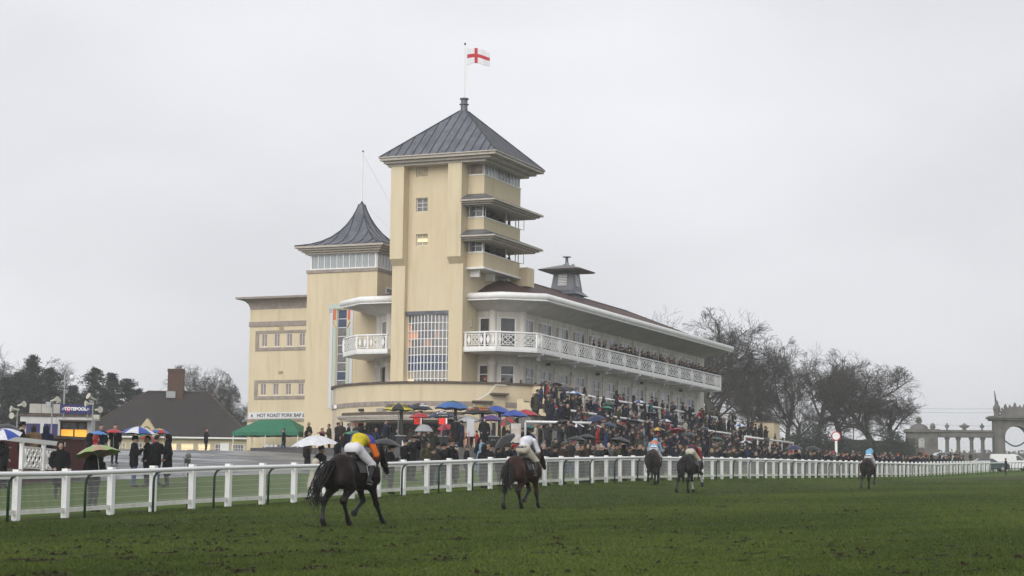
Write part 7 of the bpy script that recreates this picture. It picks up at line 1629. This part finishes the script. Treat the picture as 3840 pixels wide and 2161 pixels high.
ROOM = 300 - len(NAMED) - 1 - 5 - 4
for q in QUEUE[:ROOM]: person(W(q['a'], q['b'], q['z']), q['yaw'], q['var'], q['coat'], q['trou'], q['hat'], q['hatc'], q['hair'], q['skin'], q['h'], q['label'], q['group'])
def far_crowd(rest):
    mats = [SK[0], SK[1], SHOE] + [CM[k] for k in COATS] + [TM[k] for k in TM] + HR; ix = {m.name: i for i, m in enumerate(mats)}
    V = []; F = []; MI = []; n = 0; cache = {}
    for k, me in list(LOW.items()) + list(HATS.items()):
        v = np.empty(len(me.vertices) * 3, np.float32); me.vertices.foreach_get('co', v); f = [tuple(p.vertices) for p in me.polygons]; m = [p.material_index for p in me.polygons]; cache[k] = (v.reshape(-1, 3), f, m)
    FF = []
    for q in rest:
        k = q['var'] if q['var'] in LOW else 'pocket'; s = q['h'] / 1.74; c, sn = math.cos(q['yaw']), math.sin(q['yaw']); P = W(q['a'], q['b'], q['z'])
        parts = [(k, [ix[SK[q['skin'] % 2].name], ix[CM[q['coat']].name], ix[TM[q['trou']].name], ix['shoe'], ix[HR[q['hair']].name]])]
        if q['hat'] in HATS: parts.append((q['hat'], [ix[CM[q['hatc']].name]]))
        for nm, tb in parts:
            v, f, m = cache[nm]; w = np.stack([(v[:, 0] * c - v[:, 1] * sn) * s + P.x, (v[:, 0] * sn + v[:, 1] * c) * s + P.y, v[:, 2] * s + P.z], 1)
            V.append(w); FF += [tuple(i + n for i in g) for g in f]; MI += [tb[i] for i in m]; n += len(v)
    me = bpy.data.meshes.new('far_crowd'); me.from_pydata(np.concatenate(V).tolist(), [], FF); me.polygons.foreach_set('material_index', MI); me.polygons.foreach_set('use_smooth', [True] * len(FF))
    for m in mats: me.materials.append(m)
    me.update(); tag(link('far_crowd', me), 'packed distant spectators filling the far half of the terrace and balcony', 'crowd', kind='stuff')
far_crowd(QUEUE[ROOM:])
# ------------------------------------------------------------------ umbrellas
UM = {}
def ucol(k):
    C = {'black': (.012, .012, .014), 'navy': (.015, .025, .07), 'royal blue': (.02, .06, .32), 'mid blue': (.03, .11, .33), 'white': (.66, .67, .70), 'red': (.38, .02, .03), 'green': (.01, .18, .10), 'dark green': (.012, .07, .04), 'yellow': (.60, .52, .05), 'teal': (.02, .22, .24), 'maroon': (.14, .012, .025), 'purple': (.07, .03, .16), 'grey': (.35, .36, .36), 'amber': (.62, .36, .03), 'lime': (.50, .62, .12), 'sky blue': (.06, .20, .50), 'pattern green': (.22, .36, .10), 'pattern tan': (.38, .25, .15)}
    return mat('nylon_' + k.replace(' ', '_'), C[k], tuple(v * .8 for v in C[k]), rough=.4, scale=5, spec=.4)
def canopy_mesh(Rd, h, n=8, top=0., dome=1.0, drop=.0):
    # slots alternate round the gores; slot 2 is a cap of another colour when top > 0
    V = []; F = []; mi = []; rad = 7; sub = 6
    for i in range(n * sub):
        t = 2 * math.pi * i / (n * sub); f = (i % sub) / sub; sag = 1 - .055 * math.sin(math.pi * f)
        for j in range(rad + 1):
            s = j / rad; r = Rd * s * (1 - (1 - sag) * s); z = h * (1 - s ** (1.75 * dome)) + .05 * Rd * math.sin(math.pi * f) * s * s - drop * s ** 6
            V.append((r * math.cos(t), r * math.sin(t), z))
    m = n * sub
    for i in range(m):
        for j in range(rad):
            a, b = i * (rad + 1) + j, ((i + 1) % m) * (rad + 1) + j; F.append((a, a + 1, b + 1, b)); mi.append(2 if (j + .5) / rad < top else (i // sub) % 2)
    me = npmesh('canopy', V, F, mi, True)
    for _ in range(3): me.materials.append(None)
    return me
CAN = {}
RIBM = mat('rib_metal', (.25, .25, .26), rough=.4, metal=.5)
def umbrella(P, Rd, cols, label, group, tilt=(0, 0), yaw=0., length=.85, top=0., n=8, name='umbrella', pole=None, h=.42, dome=1., alpha=None, drop=0.):
    # P: the ferrule end (top of the canopy)
    key = (n, top, round(h, 2), dome, drop); CAN.setdefault(key, canopy_mesh(1., h, n, top, dome, drop))
    hgt = h * Rd; T = thing(name, label, 'umbrella', Vector(P) - Vector((0, 0, 0)), 0, group); T.rotation_euler = (tilt[0], tilt[1], yaw)
    ms = [alpha or ucol(cols[0]), alpha or ucol(cols[1 % len(cols)]), alpha or ucol(cols[-1])]
    link('canopy', CAN[key], T, (0, 0, -hgt), (0, 0, 0), (Rd, Rd, Rd), ms)
    L = pole or length
    MB().tube([(0, 0, .05), (0, 0, -L)], .011 if not pole else .028, 6).build('shaft', RIBM, T)
    rb = MB()
    for i in range(n):
        t = 2 * math.pi * i / n; c, s = math.cos(t), math.sin(t)
        rb.tube([(c * Rd * f, s * Rd * f, hgt * (1 - f ** (1.75 * dome)) - hgt - .012) for f in (.02, .35, .65, .97)], .006, 4); rb.tube([(0, 0, -hgt * .95 - .05), (c * Rd * .5, s * Rd * .5, -hgt * .36)], .005, 4)
    rb.build('ribs', RIBM, T)
    if not pole: MB().tube([(0, 0, -L + .12), (0, 0, -L), (.0, .03, -L - .05), (0, .08, -L - .05), (0, .1, -L)], .014, 6).build('handle', BLACK, T)
    return T
def spot(x, y, up=2.12, lo=60, hi=185):
    best = None
    for k in range(int((hi - lo) * 4)):
        Y = lo + k * .25; p = at(x, y, Y); a, b = ab(p.x, p.y)
        if b < fence_b(a) + .6: continue
        e = abs(p.z - stand(a, b) - up)
        if best is None or e < best[0] - .02: best = (e, Y, p, a, b)
    return best
# hand held umbrellas over the crowd: picture x, y of the top, colours
HELD = [
 (2085, 1436, ['black'], 'black umbrella highest on the terrace beside the podium wall'), (2118, 1456, ['navy', 'black'], 'dark navy umbrella just below the highest black one'), (2152, 1466, ['sky blue', 'white'], 'sky blue and white umbrella near the end of the podium wall'),
 (2283, 1506, ['dark green'], 'dark green umbrella upper left on the terrace'), (2278, 1524, ['green'], 'bright green umbrella in the middle of the terrace crowd'), (2399, 1500, ['royal blue', 'white'], 'royal blue and white umbrella in front of the lower windows'),
 (2232, 1556, ['navy'], 'navy umbrella in the middle of the terrace'), (2105, 1576, ['black'], 'large black umbrella at the left foot of the terrace'), (2162, 1588, ['black', 'white'], 'black and white umbrella tilted right of the large black one'), (2228, 1597, ['white', 'black'], 'white and black umbrella over the red hooded coat'),
 (1985, 1598, ['teal'], 'teal umbrella beside the fair haired person'), (2497, 1570, ['navy', 'white'], 'navy and white umbrella right of centre on the terrace'), (2466, 1603, ['amber', 'black'], 'amber yellow and black umbrella above the pale blue jockey'), (2520, 1612, ['black'], 'black umbrella right of the amber one'), (2540, 1606, ['red'], 'red umbrella above the maroon jockey'), (2580, 1622, ['black', 'navy'], 'black and navy umbrella low on the terrace, far right of the jockeys'),
 (2775, 1588, ['white', 'mid blue'], 'white and blue umbrella by the cream terrace pier'), (2797, 1652, ['black', 'white'], 'black and white umbrella at the fence left of the cream pier'), (2866, 1642, ['black'], 'black umbrella with white mark below the cream pier'), (2978, 1648, ['navy'], 'navy umbrella right of the cream pier'), (3050, 1658, ['black'], 'black umbrella farthest right before the winning post'), (2330, 1640, ['black'], 'low black umbrella in the crowd left of the pale blue jockey'), (2050, 1590, ['navy', 'black'], 'navy and black umbrella between the teal and the large black one'), (2200, 1622, ['black'], 'black umbrella low in the crowd under the white and black one'), (2290, 1585, ['navy', 'navy'], 'navy umbrella left of the amber one in mid crowd'), (2380, 1572, ['black'], 'black umbrella in the middle of the terrace below the blue and white one'), (2440, 1545, ['navy', 'black'], 'navy black umbrella right of the royal blue and white one'), (2640, 1600, ['black'], 'black umbrella high on the right half of the terrace'), (2690, 1640, ['black', 'dark green'], 'black and green umbrella right of the maroon jockey')]
hr_ = random.Random(9)
for x, y, c, lab in HELD:
    e, Y, p, a, b = spot(x, y); z = stand(a, b)
    P = W(a, b, z + 2.12); umbrella(P, .56, c, lab, 'umbrellas held over the crowd', (hr_.gauss(0, .12), hr_.gauss(.0, .12)), hr_.random() * 6, .9)
    person(W(a + .12, b + .2, z), TRK + .3, 'umb', hr_.choice(('black', 'navy', 'olive', 'charcoal')), label='person in dark coat holding the ' + lab.split(' umbrella')[0] + ' umbrella', group='people holding umbrellas', h=1.72) if lab.startswith(('teal', 'amber', 'navy umbrella in', 'bright')) else None
def uat(x, y, Y): return at(x, y, Y)
umbrella(uat(12, 1608, 64.2), .60, ['royal blue', 'white'], 'blue and white umbrella at the left edge held over the charcoal coat', 'umbrellas on the left', (.25, -.2), .4, .95)
umbrella(uat(362, 1670, 53.2), .62, ['pattern green', 'pattern tan'], 'green patterned umbrella in front of the cream beanie at the fence', 'umbrellas on the left', (-.15, -.12), .3, .95, n=10)
umbrella(uat(520, 1600, 69.2), .66, ['royal blue', 'white'], 'large blue and white umbrella over the group on the tarmac', 'umbrellas on the left', (0, .03), .2, .95)
umbrella(uat(598, 1608, 71.5), .42, ['red', 'mid blue', 'yellow'], 'multicoloured red, blue and yellow umbrella behind the blue and white one', 'umbrellas on the left', (0, .05), .1, .9, top=.45)
umbrella(uat(560, 1632, 72.5), .36, ['green', 'red'], 'green umbrella glimpsed between the black coats', 'umbrellas on the left', (.3, .4), .1, .8)
umbrella(uat(368, 1616, 84), .42, ['sky blue'], 'sky blue umbrella behind the maroon wall', 'umbrellas on the left', (0, 0), .4, .9)
umbrella(uat(427, 1609, 86), .44, ['red'], 'red umbrella beside the sky blue one left of the cottage', 'umbrellas on the left', (0, 0), .4, .9)
umbrella(uat(30, 1590, 73), .62, ['black'], 'black umbrella over the brimmed hat on the platform', 'umbrellas on the left', (0, .12), .4, .9)
for x, Y, c, lab in ((375, 84.3, 'navy', 'person in navy coat under the sky blue umbrella'), (428, 86.3, 'black', 'person in black coat under the red umbrella left of the cottage')):
    p = gat(x, Y); person(p, R(-60), 'umb', c, label=lab, group='people holding umbrellas')
umbrella(uat(1178, 1633, 65.6), .8, ['white'], 'large white umbrella beside the nearest horse', 'umbrellas near the fence', (.05, -.1), .3, .95)
umbrella(uat(1208, 1617, 137), .42, ['maroon'], 'small maroon umbrella by the pale curved wall', 'umbrellas near the fence', (0, 0), .3, .9)
umbrella(uat(1338, 1618, 92), .62, ['green', 'dark green'], 'green umbrella behind the jockey in yellow', 'umbrellas near the fence', (0, .2), .3, .9)
umbrella(uat(1450, 1645, 70.3), .58, ['black', 'black', 'lime'], 'black umbrella with a lime mark at the fence', 'umbrellas near the fence', (.02, .1), .3, .9, top=.14)
umbrella(uat(1885, 1640, 81.2), .5, ['black'], 'tilted black umbrella at the fence over a black coat', 'umbrellas near the fence', (.2, -.7), .3, .9)
umbrella(uat(2163, 1636, 98.8), .5, ['black'], 'low black umbrella over the charcoal cap', 'umbrellas near the fence', (0, .05), .3, .9)
umbrella(uat(1692, 1572, 127), .58, ['navy', 'black'], 'dark umbrella over the maroon jacket', 'umbrellas near the fence', (0, .1), .3, .95)
umbrella(uat(1668, 1592, 124), .52, ['red', 'maroon'], 'red umbrella held low behind the pink jacket', 'umbrellas near the fence', (.3, -.3), .3, .8)
umbrella(uat(1898, 1570, 124.6), .56, ['red', 'dark green'], 'red and green umbrella tilted over the dark brown coat', 'umbrellas near the fence', (.35, -.55), .3, .9)
CLEAR = bpy.data.materials.new('clear_plastic'); CLEAR.use_nodes = True
_p = CLEAR.node_tree.nodes['Principled BSDF']; _p.inputs['Base Color'].default_value = (.72, .74, .76, 1); _p.inputs['Alpha'].default_value = .38; _p.inputs['Roughness'].default_value = .15
umbrella(uat(1590, 1592, 117), .58, ['white'], 'clear plastic dome umbrella over two people by the bookmakers', 'umbrellas near the fence', (0, 0), .3, .95, h=.75, dome=1.5, alpha=CLEAR)

# ------------------------------------------------------------------ bookmakers pitches with fixed parasols
LED = mat('led_red', (1., .05, .03), rough=.5, emit=.9); LEDW = mat('led_white', (1., .75, .7), rough=.5, emit=.8); LETW = mat('lettering_white', (.85, .85, .85), rough=.5)
def pitch(x, y, Y, Rd, cols, top, lab, board=None, txt=None, tcol=None, plab=None, post=True):
    P = at(x, y, Y); a, b = ab(P.x, P.y); z = stand(a, b)
    U_ = umbrella(P, Rd, cols, lab, 'bookmakers parasols', (0, hr_.gauss(0, .03)), R(22.5), top=top, pole=P.z - z, h=.46, name='parasol')
    if txt:
        # lettering on the gore that faces the track end
        h = .46 * Rd
        for i, (s, f, ang) in enumerate(txt):
            t = R(ang); rr = Rd * f; zz = -h * f ** 1.75 + .05 * Rd * f * f; sl = math.atan(.46 * 1.75 * f ** .75) + R(3)
            text(U_, s, .17 * Rd, (math.cos(t) * rr, math.sin(t) * rr, zz + .035), (sl, 0, t + R(90)), tcol or LETW, ext=.006, bold=.006)
    if post:
        T = thing('bookmaker_pitch', plab or ('bookmaker stand under the ' + lab), 'betting stand', W(a + .15, b - .12, z), ROT + R(200), 'bookmakers stands')
        MB().box(-.12, .12, -.10, .10, 0, P.z - z - .5).build('mast', BLACK, T); MB().box(-.35, .35, -.30, .30, .0, .95).build('stand_box', BLACK, T); MB().box(-.42, .42, -.36, .36, .952, 1.0).build('tray', STEEL, T)
    if board:
        bx, by, bw, bh, blab = board; q = at(bx, by, Y - 1.2); aa, bb = ab(q.x, q.y); zz = stand(aa, bb)
        L = thing('price_board', blab, 'price board', Vector((q.x, q.y, zz)), R(6), 'lit betting boards'); k = (Y - 1.2) / _F; w, h_ = bw * k, bh * k; zc = q.z - zz
        MB().box(-w / 2 - .06, w / 2 + .06, 0, .1, zc - h_ / 2 - .08, zc + h_ / 2 + .30).build('cabinet', BLACK, L); MB().box(-.05, .05, .02, .08, 0, zc - h_ / 2 - .081).build('leg', BLACK, L)
        rows = 6
        for r_ in range(rows):
            zr = zc + h_ / 2 - (r_ + .5) * h_ / rows; m = MB(); xx = -w / 2
            while xx < w / 2 - .16:
                l_ = hr_.uniform(.02, .05); m.box(xx, xx + l_, -.012, -.001, zr - h_ / rows * .28, zr + h_ / rows * .28); xx += l_ + .012
            m.build('led_row', LED, L); MB().box(w / 2 - .12, w / 2 - .02, -.012, -.001, zr - .02, zr + .02).build('led_price', LEDW, L)
        text(L, 'MT RACING' if 'MT' in blab or True else '', .11, (0, -.015, zc + h_ / 2 + .16), (R(90), 0, 0), LETW, ext=.002)
pitch(1496, 1512, 127, 1.08, ['yellow', 'black'], 0, 'yellow and black parasol leftmost of the bookmakers', txt=[('GEORGE', .62, 202.5), ('COOPER', .80, 202.5), ('GEORGE', .62, 292.5), ('COOPER', .80, 292.5)], tcol=mat('ink', (.02, .022, .03), rough=.6))
pitch(1570, 1512, 133, 1.0, ['navy', 'black'], 0, 'black parasol with white lettering second from the left', board=(1568, 1580, 30, 24, 'red lit price board below the second parasol from the left'), txt=[('MT', .52, 278), ('RACING', .74, 278)])
pitch(1575, 1548, 131, .78, ['red', 'red'], 0, 'red parasol below the black lettered one', post=False)
pitch(1699, 1503, 129, 1.25, ['mid blue', 'mid blue', 'dark green'], .42, 'large blue parasol with dark green crown')
pitch(1656, 1540, 127, .98, ['navy', 'navy'], 0, 'dark navy lettered parasol under the large blue one', board=(1662, 1580, 32, 24, 'red lit price board below the large blue parasol'), txt=[('MT', .50, 250), ('RACING', .74, 250)])
pitch(1800, 1522, 128, 1.2, ['black', 'black', 'lime'], .34, 'black parasol with lime green crown and orange lettering', txt=[('BLING', .58, 262), ('BLING', .80, 262), ('BLING', .7, 205)], tcol=mat('ink_orange', (.55, .16, .04), rough=.6))
pitch(1864, 1522, 131, 1.05, ['royal blue', 'royal blue'], 0, 'royal blue parasol right of the lime crowned one')
pitch(1930, 1538, 130, 1.0, ['royal blue', 'royal blue'], 0, 'bright blue parasol next to the red one')
pitch(1972, 1536, 134, .95, ['red', 'red'], 0, 'red parasol rightmost of the bookmakers', post=False)
pitch(1842, 1556, 126, .85, ['purple', 'purple'], 0, 'purple parasol below the royal blue one')
pitch(1759, 1561, 127, .85, ['grey', 'grey'], 0, 'pale grey parasol in the middle of the bookmakers', post=False)
def extras():
    # price list board, trolley, bags, picture card
    p = at(1764, 1630, 126); a, b = ab(p.x, p.y); z = stand(a, b); T = thing('list_board', 'white price list board under the grey parasol', 'board', Vector((p.x, p.y, z)), R(4))
    MB().box(-.24, .24, 0, .04, .95, 2.05).build('panel', mat('paper', (.62, .62, .64), (.5, .5, .52), rough=.6, scale=9, stretch=(1, 1, 6)), T); MB().box(-.2, -.16, .005, .035, 0, .95).box(.16, .2, .005, .035, 0, .95).build('legs', BLACK, T)
    p = at(1750, 1660, 123); a, b = ab(p.x, p.y); z = stand(a, b); T = thing('sack_trolley', 'orange sack trolley standing beside a bookmaker', 'trolley', Vector((p.x, p.y, z)), R(5)); m = MB(); OR = mat('orange_paint', (.45, .08, .03), rough=.5)
    for x in (-.13, .13): m.tube([(x, 0, 0), (x, 0, 1.15)], .02, 6)
    for zz in (.25, .5, .75, 1.0): m.tube([(-.13, 0, zz), (.13, 0, zz)], .014, 6)
    m.build('frame', OR, T); MB().box(-.16, .16, -.2, .02, 0, .03).build('toe_plate', OR, T)
    for x in (-.17, .17): MB().tube([(x - .03, .05, .09), (x + .03, .05, .09)], .09, 10).build('wheel', BLACK, T)
    p = at(1524, 1670, 119); a, b = ab(p.x, p.y); z = stand(a, b); T = thing('pitch_sign', 'white cloth sign on the front of a bookmaker stand', 'sign', Vector((p.x, p.y, z)), R(5))
    MB().prism([(-.28, 0), (.28, 0), (.28, .03), (-.28, .03)], .35, 1.15).build('cloth', mat('cloth_white', (.6, .6, .62), rough=.8), T); text(T, 'MT', .22, (.02, -.01, .62), (R(90), 0, 0), MATS['ink'], ext=.002, bold=.008); text(T, 'RACING', .13, (.02, -.01, .44), (R(90), 0, 0), MATS['ink'], ext=.002, bold=.004)
    for i, (x, lab) in enumerate(((1545, 'black equipment case left of the white pitch sign'), (1600, 'black equipment case under the clear dome umbrella'), (1850, 'black equipment case below the purple parasol'))):
        p = at(x, 1690, 121); a, b = ab(p.x, p.y); T = thing('equipment_case', lab, 'case', Vector((p.x, p.y, stand(a, b))), R(20 * i), 'cases on the concourse'); MB().box(-.4, .4, -.25, .25, 0, .5).build('body', BLACK, T); MB().tube([(-.15, 0, .5), (-.12, 0, .57), (.12, 0, .57), (.15, 0, .5)], .015, 5).build('handle', STEEL, T)
    p = at(1934, 1660, 118); a, b = ab(p.x, p.y); z = stand(a, b); T = thing('notice_board', 'white notice board beside the white silked jockey', 'board', Vector((p.x, p.y, z)), R(8)); MB().box(-.3, .3, 0, .04, .3, 1.45).build('panel', mat('notice', (.62, .62, .62), (.45, .36, .26), rough=.6, scale=2.2), T); MB().box(-.26, -.2, .0, .04, 0, .3).box(.2, .26, 0, .04, 0, .3).build('feet', BLACK, T)
    # camera in the photographer's hands
    q = gat(1661, 78); T = thing('camera', 'small black camera held up by the photographer at the fence', 'camera', q + Vector((.24, -.05, 1.56)), R(-12)); MB().box(-.03, .03, -.07, .07, -.045, .045).build('body', BLACK, T); MB().tube([(.03, 0, 0), (.1, 0, 0)], .032, 10).build('lens', BLACK, T)
extras()

# ------------------------------------------------------------------ vehicles and steward by the gateway
GLASS = mat('car_glass', (.05, .055, .06), rough=.08, spec=.8)
def vehicle(p, rz, prof, wd, body, label, cat, wins, name, bumper=True):
    T = thing(name, label, cat, p, rz); hw = wd / 2; m = MB(); n = len(prof)
    ins = lambda z: hw * (1 - .09 * max(0, z - .9)); V = [(x, -ins(z), z) for x, z in prof] + [(x, ins(z), z) for x, z in prof]
    m.add(V, [tuple(range(n))[::-1] if False else tuple(range(n)), tuple(range(n, 2 * n))[::-1]] + [((i + 1) % n, i, n + i, n + (i + 1) % n) for i in range(n)]); bo = m.build('body', body, T); bv = bo.modifiers.new('bevel', 'BEVEL'); bv.width = .05; bv.segments = 2
    for w in wins:
        for s in (-1, 1):
            q = [(x, s * (ins(z) + .006), z) for x, z in w]; q2 = [(x, s * (ins(z) - .02), z) for x, z in w]; k = len(q); MB().add(q + q2, [tuple(range(k)), tuple(range(k, 2 * k))[::-1]] + [(i, k + i, k + (i + 1) % k, (i + 1) % k) for i in range(k)]).build('side_window', GLASS, T)
    x0, x1 = min(x for x, z in prof), max(x for x, z in prof)
    for x in (x0 + .8, x1 - .8):
        for s in (-1, 1):
            w = MB().tube([(x, s * (hw - .2), .32), (x, s * (hw + .01), .32)], .32, 18).build('wheel', BLACK, T); w['_off'] = (0, 0, 0); MB().tube([(x, s * (hw + .012), .32), (x, s * (hw + .02), .32)], .19, 14).build('rim', STEEL, w)
    for s in (-1, 1): MB().box(x1 - .08, x1 + .02, s * (hw - .35) - .15, s * (hw - .35) + .15, .65, .82).build('headlight', mat('headlight', (.7, .7, .72), rough=.2), T); MB().box(x0 - .02, x0 + .06, s * (hw - .2) - .08, s * (hw - .2) + .08, .75, 1.05).build('tail_light', mat('tail_red', (.35, .02, .02), rough=.3), T)
    return T
van = [(-2.4, .3), (2.4, .3), (2.45, .85), (2.25, 1.05), (1.55, 1.2), (.85, 1.85), (.4, 1.95), (-2.3, 1.95), (-2.42, 1.2)]
vehicle(gat(3790, 236, 0), R(-8), van, 1.85, mat('van_white', (.72, .72, .72), rough=.25, coat=.5), 'white van parked behind the fence at the right edge', 'van', [[(1.45, 1.22), (.6, 1.22), (.55, 1.75), (.85, 1.78)]], 'van')
car = [(-2.1, .28), (2.1, .28), (2.12, .7), (1.9, .86), (.95, .98), (.25, 1.42), (-1.2, 1.45), (-1.95, 1.0), (-2.12, .8)]
vehicle(gat(3710, 222), R(-4), car, 1.75, mat('car_green', (.015, .045, .04), rough=.2, coat=.7), 'dark green estate car parked behind the fence near the gateway', 'car', [[(.85, 1.0), (-.2, 1.0), (-.2, 1.38), (.22, 1.38)], [(-.28, 1.0), (-1.75, 1.02), (-1.25, 1.38), (-.28, 1.38)]], 'parked_car')
vehicle(gat(3545, 285), R(10), car, 1.75, mat('car_silver', (.45, .46, .48), rough=.25, coat=.6), 'silver car parked in front of the colonnade', 'car', [[(.85, 1.0), (-.2, 1.0), (-.2, 1.38), (.22, 1.38)], [(-.28, 1.0), (-1.75, 1.02), (-1.25, 1.38), (-.28, 1.38)]], 'parked_car')
for x, Y, c, lab in ((3772, 196, 'navy', 'steward in dark navy coat standing on the track side near the van'), (3450, 262, 'black', 'person in black coat in front of the gateway pavilion'), (3468, 262, 'rust orange', 'person in rust jacket in front of the gateway pavilion'), (3565, 270, 'black', 'leftmost person in black before the colonnade'), (3585, 272, 'black', 'middle person in black before the colonnade'), (3598, 271, 'charcoal', 'person in charcoal before the second column'), (3640, 274, 'black', 'lone person in black before the widest colonnade gap'), (3400, 258, 'navy', 'person in navy at the end of the garden wall'), (3340, 250, 'rust orange', 'person in rust coat by the garden wall'), (3320, 251, 'cream', 'person in cream hat by the garden wall')):
    p = gat(x, Y); person(p, R(hr_.uniform(0, 360)), 'pocket', c, label=lab, group='people near the gateway', hair=hr_.choice((0, 1, 2)))
# ------------------------------------------------------------------ rain haze
hz = MB().box(-800, 1200, -420, 1650, -7, 49).mesh('haze')
HZ = bpy.data.materials.new('haze'); HZ.use_nodes = True
for q in list(HZ.node_tree.nodes): HZ.node_tree.nodes.remove(q)
_o = HZ.node_tree.nodes.new('ShaderNodeOutputMaterial'); _v = HZ.node_tree.nodes.new('ShaderNodeVolumePrincipled')
_v.inputs['Color'].default_value = (.93, .94, .96, 1); _v.inputs['Density'].default_value = .00047; _v.inputs['Anisotropy'].default_value = .2
HZ.node_tree.links.new(_v.outputs[0], _o.inputs['Volume']); hz.materials.append(HZ)
tag(link('haze', hz), 'thin grey rain haze over the course', 'haze', kind='stuff')
drop_offsets()
